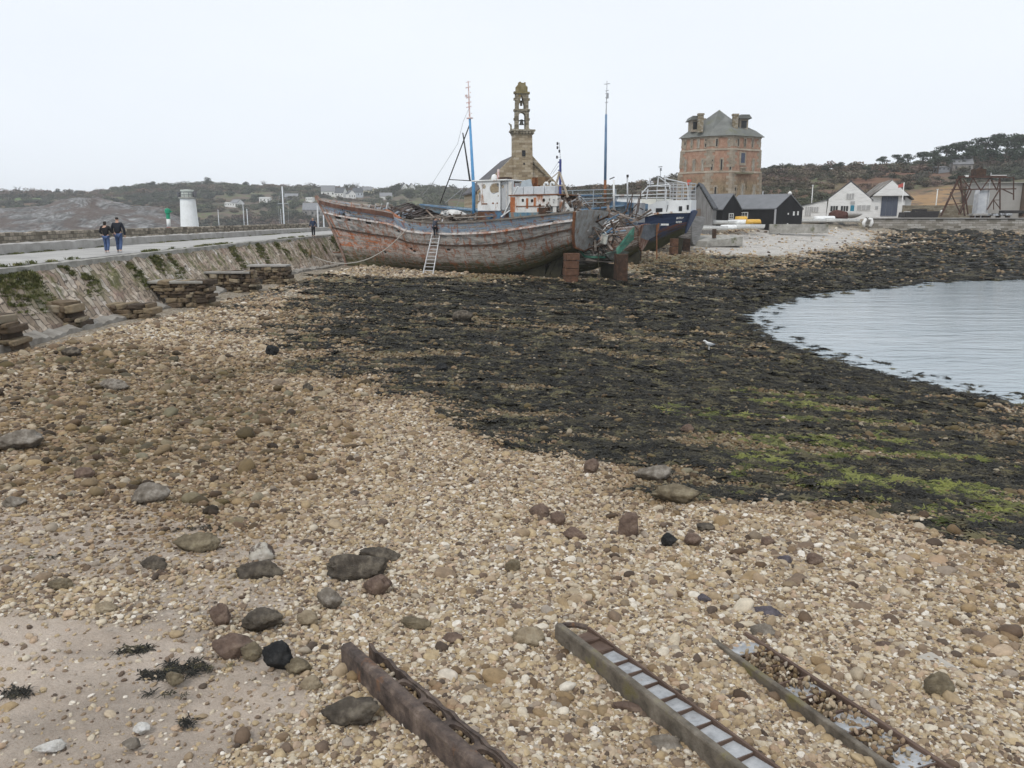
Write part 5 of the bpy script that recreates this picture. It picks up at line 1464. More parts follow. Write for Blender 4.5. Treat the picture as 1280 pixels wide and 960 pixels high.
# mooring rope sagging from the trawler's bow to the seawall
a_ = B1 + Matrix.Rotation(RZB, 3, 'Z') @ H1.pt(.30, .80, -1, .12)
ptsR = [P(383, 315.5, 74), P(392, 320.5, 74), P(405, 326, 73.6), P(420, 329.5, 73.2), P(440, 329.3, 73.2), P(460, 324.5, 73.0), P(480, 313.5, 72.6), P(496, 300, 72.3), P(508.5, 286, 72.2)]
fine = []
for i in range(len(ptsR) - 1):
    for q in (0, .33, .66): fine.append(ptsR[i].lerp(ptsR[i + 1], q))
fine.append(ptsR[-1])
for _ in range(2): fine = [fine[0]] + [(fine[i - 1] + fine[i] * 2 + fine[i + 1]) / 4 for i in range(1, len(fine) - 1)] + [fine[-1]]
mb = MB(fine and None); mb.tube(fine, .042, 7)
o = mb.build('mooring_rope', ropem, smooth=True, loc=ptsR[0]); tag(o, 'slack pale mooring rope sagging from the trawler side to the seawall', 'rope')
mb = MB(); r_ = random.Random(12)
for k in range(9):
    p = P(366 + k * 2.0, 312 + .35 * k + r_.uniform(-.6, .6), 73.5)
    mb.box(p, (.24, .3, .16), Matrix.Rotation(r_.uniform(0, 3), 3, 'Z'))
o = mb.build('white_sacking', ropewhite, bevel=.04, loc=P(374, 313, 73.5)); tag(o, 'crumpled white sacking lying on the brown upturned dinghy', 'sacking')
# the brown upturned dinghy on the rubble
def small_boat(name, p0, rz, L, W, Hh, mat, lab, cat, upturned=False, group=None, rim=None, pitch=0):
    root = empty(name, p0, lab, cat, rz, group)
    mb = MB(); vs = []; n_ = 16
    prof = [(-1, 1), (-.96, .6), (-.75, .2), (-.4, .03), (0, 0), (.4, .03), (.75, .2), (.96, .6), (1, 1)]
    for i in range(n_ + 1):
        q = i / n_; w_ = W / 2 * min(1, (math.sin(math.pi * min(1, .5 * (q / .62))) if q < .62 else 1 - .22 * ((q - .62) / .38) ** 2) + .02)
        sh = Hh * (1 + .25 * (1 - q) ** 3)
        for yy, zz in prof: vs.append((-L / 2 + L * q - .15 * L * zz * max(0, .25 - q), yy * w_, (zz * sh + .22 * Hh * max(0, .3 - q) * (1 - zz))))
    k = len(prof)
    fs = [(i * k + j, (i + 1) * k + j, (i + 1) * k + j + 1, i * k + j + 1) for i in range(n_) for j in range(k - 1)]
    fs.append(tuple(n_ * k + j for j in range(k)))
    if upturned: vs = [(x, y, Hh * 1.15 - z) for x, y, z in vs]
    mb.add(vs, fs); o = mb.build('hull', mat, root, smooth=True); s_ = o.modifiers.new('t', 'SOLIDIFY'); s_.thickness = .04; s_.offset = 1
    mb = MB()
    for j in (0, k - 1):
        for i in range(n_): mb.bar(vs[i * k + j], vs[(i + 1) * k + j], .07, .07)
    mb.build('gunwale', rim or mat, root)
    if not upturned:
        for q in (.4, .68):
            mb = MB(); i = int(q * n_); a, b = Vector(vs[i * k]), Vector(vs[i * k + k - 1]); mb.bar(a.lerp(b, .02) - Vector((0, 0, .12)), b.lerp(a, .02) - Vector((0, 0, .12)), .05, .26); mb.build('thwart', oldwood, root)
    return root
small_boat('old_dinghy', P(374, 324, 73.5) , R(10), 2.2, 1.3, .75, weathered('brown_dinghy', [(.3, (.06, .045, .03)), (.5, (.17, .12, .06)), (.7, (.26, .23, .20))], 2, .9, .4, .02), 'upturned brown dinghy under white sacking at the foot of the seawall', 'dinghy', True)
small_boat('pale_dinghy', P(421, 323, 84.0), R(170), 3.4, 1.5, .6, weathered('pale_dinghy', [(.3, (.34, .32, .29)), (.7, (.48, .45, .41))], 1, .8, .2, .01), 'pale grey boat lying half hidden behind the trawler stem', 'dinghy', False, rim=rustm)
# ------------------------------------------------------------------ hills
def interp_px(tab, px):
    xs, ys = zip(*tab); return np.interp(px, xs, ys)
SKY_L = [(-600, 252), (-300, 248), (0, 244), (60, 244), (105, 247), (125, 243), (165, 238), (210, 236), (260, 233), (300, 236), (350, 236), (400, 239), (450, 240), (480, 241), (500, 238), (550, 238), (600, 243), (660, 246), (720, 250)]
SKY_R = [(600, 250), (640, 249), (680, 246), (700, 240), (740, 238), (790, 236), (830, 229), (870, 226), (950, 217), (1000, 213), (1060, 214), (1100, 212), (1150, 208), (1200, 203), (1250, 200), (1280, 198), (1400, 193), (1700, 190), (2100, 200)]
def hill_mesh(name, sky_, px0, px1, D0, D1, D2, base, mat, na, nr, prof, seed, attrs=None):
    pxs = np.linspace(px0, px1, na)
    th = np.arctan2((pxs - 640) / F, CP + SP * (480 - 235) / F)
    rr_ = np.concatenate([np.linspace(D0, D1, nr), np.linspace(D1 * 1.03, D2, 10)])
    Rr, Th = np.meshgrid(rr_, th, indexing='ij')
    X, Y = Rr * np.tan(Th), Rr.copy()                 # rows of equal forward distance
    Px = np.broadcast_to(pxs, X.shape)
    crest = EYE + (272 - interp_px(sky_, Px)) * D1 / 1016
    q = np.clip((Rr - D0) / (D1 - D0), 0, 1)
    Z = base + (crest - base) * prof(q)
    Z = Z - sstep(D1, D2, Rr) * (crest - base) * .6
    Z += (fbm(X * .03, Y * .03, seed, 5) - .5) * (crest - base) * .22 * np.sin(np.pi * np.clip(q, 0, 1)) + (fbm(X * .15, Y * .15, seed + 3) - .5) * 1.2 * sstep(0, .1, q)
    o = np_mesh(name, np.stack([X.ravel(), Y.ravel(), Z.ravel()], 1), grid_faces(len(rr_), na), mat, attrs(Px, q, X, Y) if attrs else None, smooth=True)
    tag(o, kind='structure')
    def h(px, q_):
        """point of the hill on column px, fraction q_ of the way up"""
        d = D0 + (D1 - D0) * q_
        th_ = math.atan2((px - 640) / F, CP + SP * (480 - 235) / F)
        c_ = EYE + (272 - float(interp_px(sky_, px))) * D1 / 1016
        x_, y_ = d * math.tan(th_), d
        z_ = base + (c_ - base) * float(prof(np.array(q_)))
        z_ += float((fbm(np.array([x_ * .03]), np.array([y_ * .03]), seed, 5)[0] - .5)) * (c_ - base) * .22 * math.sin(math.pi * q_) + float(fbm(np.array([x_ * .15]), np.array([y_ * .15]), seed + 3)[0] - .5) * 1.2 * float(sstep(0, .1, np.array(q_)))
        return Vector((x_, y_, z_))
    return h
t = T('heath', .95, .1)
v = t.co('Object')
n1 = t.noise(v, .018, 7, .65); n2 = t.noise(v, .13, 6, .7)
c = t.ramp(t.math('MULTIPLY_ADD', n2, .5, t.math('MULTIPLY', n1, .6)), [(.36, (.045, .055, .036)), (.46, (.08, .08, .055)), (.53, (.14, .10, .082)), (.60, (.10, .12, .058)), (.68, (.20, .17, .12))])
c = t.mix(t.math('MULTIPLY', t.attr('bracken'), t.ramp(n2, [(.3, .5), (.6, 1.0)])), c, t.mix(n2, (.10, .05, .035), (.21, .105, .07)))
c = t.mix(t.math('MULTIPLY', t.attr('cliff'), t.ramp(n2, [(.40, 0.0), (.52, 1.0)])), c, t.mix(t.noise(v, .4, 5), (.17, .11, .06), (.42, .27, .14)))
c = t.mix(t.attr('field'), c, (.10, .145, .055))
t.col(c); t.bump(n2, .8, 1.0)
def attr_r(Px, q, X, Y):
    n = fbm(X * .04, Y * .04, 61)
    br_ = sstep(1030, 1070, Px) * sstep(1200, 1160, Px) * sstep(.50, .58, q + (n - .5) * .3) * sstep(.92, .8, q + (n - .5) * .2) + .8 * sstep(930, 970, Px) * sstep(1120, 1080, Px) * sstep(.2, .3, q) * sstep(.6, .45, q + (n - .5) * .3)
    cl = sstep(1105, 1135, Px) * sstep(1215, 1185, Px) * sstep(.03, .1, q) * sstep(.46, .36, q + (n - .5) * .2)
    return dict(bracken=np.clip(br_, 0, 1), cliff=cl, field=np.zeros(Px.shape))
def attr_l(Px, q, X, Y):
    n = fbm(X * .015, Y * .015, 63)
    return dict(bracken=.55 * sstep(.5, .6, n) * sstep(.6, .3, q), cliff=.5 * sstep(.03, .0, q) + 0 * q, field=sstep(-50, 0, Px) * sstep(80, 40, Px) * sstep(.6, .68, q) * sstep(.86, .8, q))
hR = hill_mesh('hills', SKY_R, 560, 2100, 178, 330, 560, 5.0, t.m, 240, 46, lambda q: q ** 1.05, 71, attr_r)
hL = hill_mesh('hills', SKY_L, -620, 760, 440, 720, 1300, 0, t.m, 260, 46, lambda q: .14 * sstep(0, .08, q) + .86 * q ** .95, 51, attr_l)
# folded grey rock headland in front of the far shore
t = T('folded_rock', .9, .25)
v = t.co('Object')
dist = t.n('ShaderNodeVectorMath', operation='ADD'); t.put(dist.inputs[0], v)
nn = t.n('ShaderNodeTexNoise'); t.put(nn.inputs['Vector'], v); nn.inputs['Scale'].default_value = .045; nn.inputs['Detail'].default_value = 3
sc2 = t.n('ShaderNodeVectorMath', operation='SCALE'); t.put(sc2.inputs[0], nn.outputs[1]); sc2.inputs['Scale'].default_value = 34
t.put(dist.inputs[1], sc2.outputs[0])
wv = t.n('ShaderNodeTexWave', wave_type='BANDS', bands_direction='Z'); t.put(wv.inputs['Vector'], dist.outputs[0]); wv.inputs['Scale'].default_value = .16; wv.inputs['Distortion'].default_value = 3.5; wv.inputs['Detail'].default_value = 4; wv.inputs['Detail Scale'].default_value = 2.5
n2 = t.noise(t.co('Object', (1, .6, 1.6)), .16, 8, .75, .8)
c = t.ramp(t.math('MULTIPLY_ADD', wv.outputs[1], .12, t.math('MULTIPLY', n2, .92)), [(.34, (.045, .042, .04)), (.46, (.11, .105, .10)), (.56, (.19, .185, .18)), (.66, (.30, .30, .295)), (.76, (.44, .44, .435))])
c = t.mix(t.ramp(t.noise(v, .07, 5, .65), [(.46, 0.0), (.56, .9)]), c, t.mix(n2, (.06, .045, .036), (.15, .105, .085)))
c = t.mix(t.ramp(t.noise(v, .11, 5, .65), [(.66, 0.0), (.74, .6)]), c, (.30, .17, .08))
t.col(c); t.bump(t.math('MULTIPLY_ADD', wv.outputs[1], .25, n2), 1, 1.5)
HEAD = [(-260, 262), (-60, 262), (0, 262), (30, 261), (62, 258), (85, 251), (105, 247), (130, 248), (150, 252), (165, 258), (200, 262), (225, 271), (240, 284), (262, 292)]
pxs = np.linspace(-260, 262, 150); rows = np.linspace(330, 430, 36)
Rr, Px = np.meshgrid(rows, pxs, indexing='ij')
Xh = Rr * (Px - 640) / 1016
q = (Rr - 330) / 100
Ht = (272 - interp_px(HEAD, Px)) * 385 / 1016 + EYE
Zh = Ht * np.clip(sstep(0, .55, q) * (.75 + .25 * sstep(.5, .6, q)), 0, 1) + (fbm(Xh * .06, Rr * .06, 91, 5) - .5) * 7.5 * sstep(0, .1, q) * sstep(1, .8, q) * np.clip(Ht / 12, .1, 1) - .6
Xh = Xh + (fbm(Zh * .2, Rr * .1, 93) - .5) * 6
tag(np_mesh('rocky_headland', np.stack([Xh.ravel(), Rr.ravel(), Zh.ravel()], 1), grid_faces(36, 150), t.m, smooth=False), kind='structure')

# scrub and trees on the hills
leafm = {}
def leaf_mat(nm, stops):
    t_ = T(nm, .85, .15); oi_ = t_.n('ShaderNodeObjectInfo')
    geo_ = t_.n('ShaderNodeNewGeometry')
    cb_ = t_.ramp(oi_.outputs['Random'], stops)
    if nm == 'scrub_leaves': cb_ = t_.mix(1, cb_, t_.ramp(t_.attr('tone', 'INSTANCER'), [(.36, (.72, .86, .80)), (.46, (1.0, 1.0, .90)), (.54, (1.3, 1.0, .92)), (.64, (.90, 1.04, .82))]), 'MULTIPLY')
    t_.col(t_.mix(1, cb_, t_.ramp(geo_.outputs['Random Per Island'], [(0, .55), (.5, .95), (1, 1.45)]), 'MULTIPLY'))
    return t_.m
scrubm = leaf_mat('scrub_leaves', [(0, (.050, .053, .042)), (.3, (.080, .080, .060)), (.5, (.115, .098, .085)), (.7, (.145, .122, .112)), (.85, (.10, .108, .066)), (1, (.19, .165, .145))])
pinem = leaf_mat('pine_needles', [(0, (.032, .048, .034)), (1, (.06, .078, .054))])
firm = leaf_mat('evergreen_leaves', [(0, (.028, .038, .024)), (1, (.055, .066, .04))])
barem = leaf_mat('bare_twigs', [(0, (.10, .085, .075)), (1, (.17, .145, .125))])
barkm = weathered('bark', [(.3, (.045, .035, .028)), (.7, (.11, .09, .07))], 1.5, .9, .5, .03)
def leaf_cloud(mb, c, rad, n, s, g_, hollow=.35):
    for _ in range(n):
        d = Vector((g_.gauss(0, 1), g_.gauss(0, 1), g_.gauss(0, 1))).normalized() * (hollow + (1 - hollow) * g_.random() ** .5)
        p = Vector(c) + Vector((d.x * rad[0], d.y * rad[1], d.z * rad[2]))
        nrm = (d + Vector((g_.gauss(0, .7), g_.gauss(0, .7), g_.gauss(0, .7)))).normalized()
        u = nrm.orthogonal().normalized(); w_ = nrm.cross(u); k = s * g_.uniform(.6, 1.5)
        a = g_.uniform(0, 6.28); u, w_ = u * math.cos(a) + w_ * math.sin(a), w_ * math.cos(a) - u * math.sin(a)
        mb.add([p + u * k, p + w_ * k * .55, p - u * k, p - w_ * k * .55], [(0, 1, 2, 3)])
def shrub_proto(seed, m=None):
    g_ = random.Random(seed); mb = MB()
    for _ in range(g_.randint(3, 5)):
        c = (g_.uniform(-.35, .35), g_.uniform(-.35, .35), g_.uniform(.15, .55)); r_ = g_.uniform(.25, .42)
        leaf_cloud(mb, c, (r_, r_, r_ * .8), 75, .075, g_)
    return mb.build('shrub', m or scrubm)
gg = np.random.default_rng(17)
pts, rot, scl = [], [], []
def scrub_fill(h, px0, px1, n, s0, s1, pw, seed, dens):
    for _ in range(n):
        px = gg.uniform(px0, px1); q_ = gg.random() ** pw
        if not dens(px, q_): continue
        p = h(px, min(.995, q_))
        s_ = gg.uniform(s0, s1) * (1 + .4 * (gg.random() < .1))
        pts.append(p - Vector((0, 0, .2))); rot.append((0, 0, gg.uniform(0, 6.28))); scl.append((s_ * gg.uniform(.9, 1.5), s_ * gg.uniform(.9, 1.5), s_ * gg.uniform(.6, 1.0)))
# single trees that stand out
def tree_mesh(kind, seed):
    g_ = random.Random(seed); tr, cr_ = MB(), MB()
    if kind == 'pine':
        top = Vector((g_.uniform(-.06, .06), 0, .72)); tr.tube([(0, 0, -.05), (g_.uniform(-.03, .03), 0, .4), top], [.035, .028, .015], 6)
        for _ in range(8):
            a = g_.uniform(0, 6.28); zz = g_.uniform(.45, .85); rr_ = g_.uniform(.08, .30) * (1.2 - .6 * abs(zz - .6))
            c = Vector((math.cos(a) * rr_, math.sin(a) * rr_, zz)); tr.tube([(0, 0, zz - .14), c], [.012, .006], 4)
            leaf_cloud(cr_, c, (.2, .2, .10), 90, .034, g_, .2)
        leaf_cloud(cr_, top + Vector((0, 0, .1)), (.22, .22, .11), 120, .034, g_, .2)
    elif kind == 'dark':
        tr.tube([(0, 0, -.05), (0, 0, .5)], [.04, .02], 6)
        for _ in range(9):
            a = g_.uniform(0, 6.28); rr_ = g_.uniform(0, .28); zz = g_.uniform(.3, .8)
            leaf_cloud(cr_, (math.cos(a) * rr_, math.sin(a) * rr_, zz), (.24, .24, .2), 100, .042, g_, .2)
    else:
        tr.tube([(0, 0, -.05), (.01, 0, .35)], [.03, .022], 6)
        for _ in range(16):
            a = g_.uniform(0, 6.28); b = Vector((0, 0, g_.uniform(.2, .4))); e = Vector((math.cos(a) * g_.uniform(.15, .4), math.sin(a) * g_.uniform(.15, .4), g_.uniform(.55, 1)))
            tr.tube([b, b.lerp(e, .5) + Vector((0, 0, .05)), e], [.014, .009, .003], 4)
            for _ in range(6):
                e2 = b.lerp(e, g_.uniform(.5, 1)); tr.tube([e2, e2 + Vector((g_.uniform(-.12, .12), g_.uniform(-.12, .12), g_.uniform(.02, .14)))], [.005, .002], 3)
        leaf_cloud(cr_, (0, 0, .72), (.36, .36, .26), 90, .012, g_, .2)
    return tr, cr_
TM = {}
def tree(kind, p, H_, wd, lab, group, seed):
    key = (kind, seed % 4)
    nm = {'pine': 'pine_tree', 'dark': 'evergreen_tree', 'bare': 'bare_tree'}[kind]
    root = empty(nm, p, lab, 'tree', seed * 1.7, group)
    if key not in TM:
        tr, cr_ = tree_mesh(kind, seed % 4 + 5 * len(kind))
        a = tr.build('trunk', barkm, root); b = cr_.build('crown', {'pine': pinem, 'dark': firm, 'bare': barem}[kind], root)
        TM[key] = (a.data, b.data)
    else:
        for nm2, me in zip(('trunk', 'crown'), TM[key]):
            o_ = bpy.data.objects.new(nm2, me); COL.objects.link(o_); o_.parent = root
    root.scale = (H_ * wd, H_ * wd, H_)
PINES = [(1100, .97, 7), (1118, .95, 8), (1132, .95, 8), (1150, .92, 9), (1163, .88, 10), (1178, .9, 12), (1190, .95, 12), (1203, .9, 13), (1214, .86, 12), (1226, .92, 14), (1240, .95, 15), (1252, .9, 14), (1262, .93, 15), (1276, .9, 15), (1290, .95, 15), (1310, .92, 15), (1335, .9, 16), (1208, .75, 10), (1232, .72, 11), (1256, .75, 11), (1274, .7, 11), (1170, .74, 9), (1188, .76, 9), (1360, .9, 15), (1390, .92, 15)]
for i, (px, q_, H_) in enumerate(PINES):
    tree('pine', hR(px, q_), H_ * .72, 1.25, 'dark green pine in the wood on the right hand hilltop', 'pines on the right hand hill', i)
for i, (px, q_, H_) in enumerate([(962, .97, 6), (985, .95, 6), (1010, .97, 6), (1030, .9, 6), (1045, .97, 6), (1066, .95, 7), (1080, .88, 6), (865, .97, 6), (820, .96, 6)]):
    tree('dark', hR(px, q_) - Vector((0, 0, 1)), H_ * .7, 1.5, 'round dull green tree on the crest of the heath hill left of the pine wood', 'round trees on the heath crest', i)
for i, (px, q_, H_, k, lab) in enumerate([(261, .99, 13, 'dark', 'broad dark evergreen crown rising above the skyline behind the white lighthouse'), (493, .75, 17, 'dark', 'tall dark evergreen behind the trawler foredeck left of a white gabled house'),
        (512, .5, 14, 'dark', 'dark evergreen lower on the slope just right of the tallest evergreen'), (96, .97, 11, 'dark', 'dark bushy tree on the left skyline above the rocky headland'), (72, .97, 10, 'dark', 'dark tree on the skyline left of the bushy one above the headland'),
        (189, .93, 12, 'dark', 'dark rounded tree on the skyline above the two walkers'), (308, .98, 10, 'dark', 'grey green tree on the skyline right of the lighthouse'), (410, .97, 9, 'dark', 'small dark tree just above the trawler bow'),
        (22, .96, 10, 'bare', 'bare winter tree at the left end of the skyline'), (40, .96, 9, 'bare', 'second bare winter tree from the left on the skyline'), (385, .96, 9, 'bare', 'bare tree on the skyline right of the tall yacht mast'), (330, .97, 9, 'bare', 'bare tree on the skyline left of the tall yacht mast'),
        (433, .9, 12, 'dark', 'dark tree between pale houses above the trawler bow'), (445, .97, 11, 'bare', 'bare tree above the pale houses behind the bow'), (540, .95, 9, 'bare', 'bare tree on the skyline right of the white gabled house')]):
    tree(k, hL(px, q_), H_ * (.8 if k == 'bare' else .62), 1.25 if k == 'dark' else 1.2, lab, None, i + 3)

# ------------------------------------------------------------------ houses on the far slope
slate = weathered('slate_roof', [(.3, (.055, .06, .068)), (.7, (.11, .115, .125))], 1.2, .7, .2, .02, bscale=8, stretch=(1, 1, 4))
slatel = weathered('pale_slate_roof', [(.3, (.16, .165, .175)), (.7, (.25, .25, .26))], 1.2, .7, .2, .02)
whouse = plain('white_render', (.72, .72, .70), .85, .2, .06); cream = plain('cream_render', (.68, .62, .46), .85, .2, .06); greyst = weathered('grey_stone_house', [(.3, (.16, .15, .14)), (.7, (.32, .30, .28))], .8, .9, .3, .02)
def gable_house(name, base, rz, W, D, He, Hr, wall, roof, lab, cat='house', group=None, over=.25, windows=(), win_m=None, door=None, chim=(), ridge='x', fr_m=None, roofthick=.14):
    """ridge along local x (long side W faces -y) or along y (gable faces -y)"""
    root = empty(name, base, lab, cat, rz, group)
    mb = MB()
    hw, hd = W / 2, D / 2
    if ridge == 'x':
        sec = [(-hd, -1.5), (hd, -1.5), (hd, He), (0, Hr), (-hd, He)]
        M_ = Matrix(((0, 0, 1, 0), (1, 0, 0, 0), (0, 1, 0, 0), (0, 0, 0, 1))); mb.prism(sec, -hw, hw, M_)
    else:
        sec = [(-hw, -1.5), (hw, -1.5), (hw, He), (0, Hr), (-hw, He)]
        M_ = Matrix(((1, 0, 0, 0), (0, 0, 1, 0), (0, 1, 0, 0), (0, 0, 0, 1))); mb.prism(sec, -hd, hd, M_)
    mb.build('walls', wall, root)
    mb = MB(); hs = hd if ridge == 'x' else hw
    sl = (Hr - He) / hs; ov = over; tk = roofthick
    for s_ in (-1, 1):
        a, b = (s_ * (hs + ov), He - ov * sl + .02), (0, Hr + .02)
        sec = [a, b, (b[0], b[1] + tk), (a[0] + s_ * .0, a[1] + tk)]
        if s_ > 0: sec = sec[::-1]
        if ridge == 'x': mb.prism(sec, -hw - ov * .6, hw + ov * .6, Matrix(((0, 0, 1, 0), (1, 0, 0, 0), (0, 1, 0, 0), (0, 0, 0, 1))))
        else: mb.prism(sec, -hd - ov * .6, hd + ov * .6, Matrix(((1, 0, 0, 0), (0, 0, 1, 0), (0, 1, 0, 0), (0, 0, 0, 1))))
    rf = mb.build('roof', roof, root)
    for (cx_, cw_) in chim:
        mb = MB(); mb.box((cx_, 0, Hr + .35), (cw_, cw_ * .8, 1.3)); mb.build('chimney', wall, rf)
    for (x_, z_, w_, h_) in windows:
        fr = None
        if fr_m:
            mb = MB()
            f_ = .12
            mb.box((x_, -hd - .03, z_ + h_ / 2), (w_ + 2 * f_, .08, f_)); mb.box((x_, -hd - .03, z_ - h_ / 2), (w_ + 2 * f_, .08, f_))
            for s_ in (-1, 1): mb.box((x_ + s_ * (w_ / 2 + f_ / 2), -hd - .03, z_), (f_, .08, h_))
            nb = max(1, round(w_ / .45))
            for k in range(1, nb): mb.box((x_ - w_ / 2 + w_ * k / nb, -hd - .035, z_), (.05, .06, h_))
            mb.box((x_, -hd - .035, z_), (w_, .05, .05))
            fr = mb.build('window', fr_m, root)
            mb = MB(); mb.box((x_, -hd - .012, z_), (w_, .02, h_)); mb.build('pane', win_m or glassd, fr)
        else:
            mb = MB(); mb.box((x_, -hd - .02, z_), (w_, .06, h_)); mb.build('window', win_m or glassd, root)
    if door:
        x_, w_, h_, dm = door; mb = MB(); mb.box((x_, -hd - .03, h_ / 2), (w_, .08, h_)); mb.build('door', dm, root, bevel=.01)
    return root
HQ = []
def far_house(px, py, Y, wpx, hpx, rpx, rz, wall, roof, lab, ridge='x', D=7, win=True, chim=()):
    hf = hL if px < 700 else hR
    hq = min(np.linspace(.05, .97, 120), key=lambda q_: abs(272 - (hf(px, q_).z - EYE) * 1016 / hf(px, q_).y - py))
    b = hf(px, hq); HQ.append((px, wpx, hq))
    Y = b.y; sc = Y / 1016
    W, He, Hr = wpx * sc, hpx * sc, (hpx + rpx) * sc
    ws = [(W * f_, He * .55, W * .09, He * .34) for f_ in (-.33, 0, .33)] if win else []
    gable_house('house', b, rz, W, D, He, Hr, wall, roof, lab, group='houses on the far slope', windows=ws, ridge=ridge, chim=[(W * c_, .9) for c_ in chim])
far_house(286, 258, 560, 9, 4, .6, 0, whouse, whouse, 'small flat white house left of a gabled white house on the far slope', D=6)
far_house(295, 259, 555, 11, 4.5, 4, -.35, whouse, slatel, 'white house with a broad grey gable below the skyline right of the lighthouse')
far_house(331, 254, 600, 13, 6, .6, .1, whouse, whouse, 'long flat white house below the skyline left of the tall yacht mast')
far_house(364, 251, 600, 16, 4, 4, .1, greyst, slatel, 'low grey roofed house right of the tall yacht mast')
far_house(387, 252.5, 560, 8, 4.5, .5, 0, whouse, whouse, 'small white dormered house behind the grey stone house')
far_house(390, 271, 520, 24, 9, 8, .12, greyst, slatel, 'large grey stone house with a pale slate roof left of the trawler bow', chim=(-.4,))
far_house(410, 246, 600, 17, 6, 7, .2, whouse, slatel, 'pale gabled house highest above the trawler bow')
far_house(426, 247, 600, 12, 5, 6, -.3, whouse, slate, 'dark roofed white house right of the highest gabled house')
far_house(438, 250, 580, 9, 7, 4, .5, whouse, slate, 'narrow white gable house in the cluster behind the bow', ridge='y')
far_house(447, 247, 600, 12, 6, 5, .3, plain('grey_blue_render', (.42, .45, .48), .85), slate, 'grey blue house left of the cream house')
far_house(459, 244, 610, 15, 5, 4, -.1, cream, slatel, 'cream yellow house behind the trawler foredeck')
far_house(482, 250, 560, 15, 4, 4, .2, whouse, slatel, 'white house with a pale roof right of the cream house', win=False)
far_house(505, 240.5, 620, 9, 3, 7, .3, whouse, slate, 'white house with a steep gable left of its twin on the skyline behind the wreck', ridge='y')
far_house(514, 240.5, 620, 10, 3, 7, .3, whouse, slate, 'right hand steep white gable house on the skyline behind the wreck', ridge='y')
far_house(1198, 217, 300, 22, 9, 9, -.3, greyst, slatel, 'grey house among the pines above the steel gantry')
far_house(1170, 216, 290, 16, 4, 1.5, .1, plain('grey_panel_wall', (.4, .42, .45), .7), slatel, 'low grey blue house left of the grey house above the gantry')
far_house(1112, 214, 310, 0.1 + 9, 3, 3, .1, greyst, slate, 'small dark house on the heath slope left of the pines') if False else None
far_house(135, 248, 640, 36, 1.6, .3, 0, whouse, whouse, 'long low white building on the crest above the rocky headland', D=5, win=False)

def densR(px, q_):
    if any(abs(px - hp) < hw * .75 + 3 and -.20 < q_ - hq < .05 for hp, hw, hq in HQ): return False
    p = hR(px, q_); n = fbm(np.array([p.x * .03]), np.array([p.y * .03]), 61)[0]
    if 1040 < px < 1190 and .52 < q_ < .84: return n > .70
    if 1115 < px < 1205 and .05 < q_ < .42: return n > .62
    if 930 < px < 1110 and q_ < .5: return n > .46
    return n > .36 or q_ > .85
scrub_fill(hR, 640, 1900, 6500, 1.0, 3.0, .85, 1, densR)
scrub_fill(hR, 660, 1700, 1300, 2.0, 4.6, .12, 1, lambda a, b: True)
def densL(px, q_):
    p = hL(px, q_); n = fbm(np.array([p.x * .05 + 300]), np.array([p.y * .05]), 62)[0]
    if 0 < px < 70 and .62 < q_ < .84: return n > .6
    if (276 < px < 342 or 355 < px < 530) and .12 < q_ < .80 and n < .62: return False
    return n > .40 or q_ > .75
scrub_fill(hL, -420, 720, 13000, 2.0, 5.0, 1.3, 2, densL)
scrub_fill(hL, -420, 720, 2600, 3.0, 7.5, .10, 2, lambda a, b: True)
m_ = len(pts)
tag(scatter('hillside_scrub', [tuple(p) for p in pts], rot, scl, gg.integers(0, 5, m_), np.array([fbm(np.array([p_[0] * .012]), np.array([p_[1] * .012]), 88)[0] for p_ in pts]), [shrub_proto(i) for i in range(5)]), 'winter brown and dull green scrub covering the hills', 'scrub')
# ------------------------------------------------------------------ lighthouse, beacon and yacht masts beyond the parapet
Yl = 92.0
lb = P(237.5, 285, Yl); lb.z = 2.2
rL = empty('lighthouse', lb, 'squat white tapering lighthouse with a small railed lantern behind the parapet', 'lighthouse'); sc = Yl / 1016
def lz(py): return (285 - py) * sc + (P(237.5, 285, Yl).z - lb.z)
wl = weathered('limewash', [(.3, (.68, .68, .66)), (.55, (.79, .79, .78)), (.75, (.84, .84, .83))], .9, .85, .2, .01, stain=((.40, .37, .31), 1.0, .66, (1, 1, .5)))
mb = MB(); mb.lathe([(1.02, -2), (.98, lz(285)), (.82, lz(249.5))], n=28); mb.build('tower', wl, rL, smooth=False)
mb = MB(); mb.lathe([(.93, lz(249.5)), (.98, lz(249)), (.98, lz(247.6)), (.9, lz(247.4))], n=28); gal = mb.build('gallery', conc, rL)
mb = MB(); mb.lathe([(.66, lz(247.4)), (.64, lz(240.5)), (.72, lz(240)), (.70, lz(238.6)), (.2, lz(238.2))], n=20); mb.build('lantern', plain('pale_green_lantern', (.55, .58, .53), .6), rL)
mb = MB()
for k in range(12):
    a = k * math.tau / 12; mb.tube([(.93 * math.cos(a), .93 * math.sin(a), lz(247.5)), (.93 * math.cos(a), .93 * math.sin(a), lz(241.5))], .03, 5)
for zz in (242, 244.5): mb.tube([(.93 * math.cos(k * math.tau / 24), .93 * math.sin(k * math.tau / 24), lz(zz)) for k in range(25)], .025, 5)
for s_ in (-1, 1): mb.box((s_ * .9, -.1, lz(244)), (.22, .5, .55))
mb.build('railing', plain('dark_grey_rail', (.14, .14, .15), .6), gal)
Yb = 73.0
bb = P(211.5, 287, Yb); sc = Yb / 1016
rB = empty('harbour_beacon', bb, 'slim green topped white harbour beacon beside the lighthouse', 'beacon')
z_ = lambda py: (287 - py) * sc
gpaint = plain('signal_green', (.015, .26, .14), .5)
mb = MB(); mb.lathe([(.17, z_(284)), (.165, z_(274))], n=16); mb.build('white_base', whouse, rB, smooth=True)
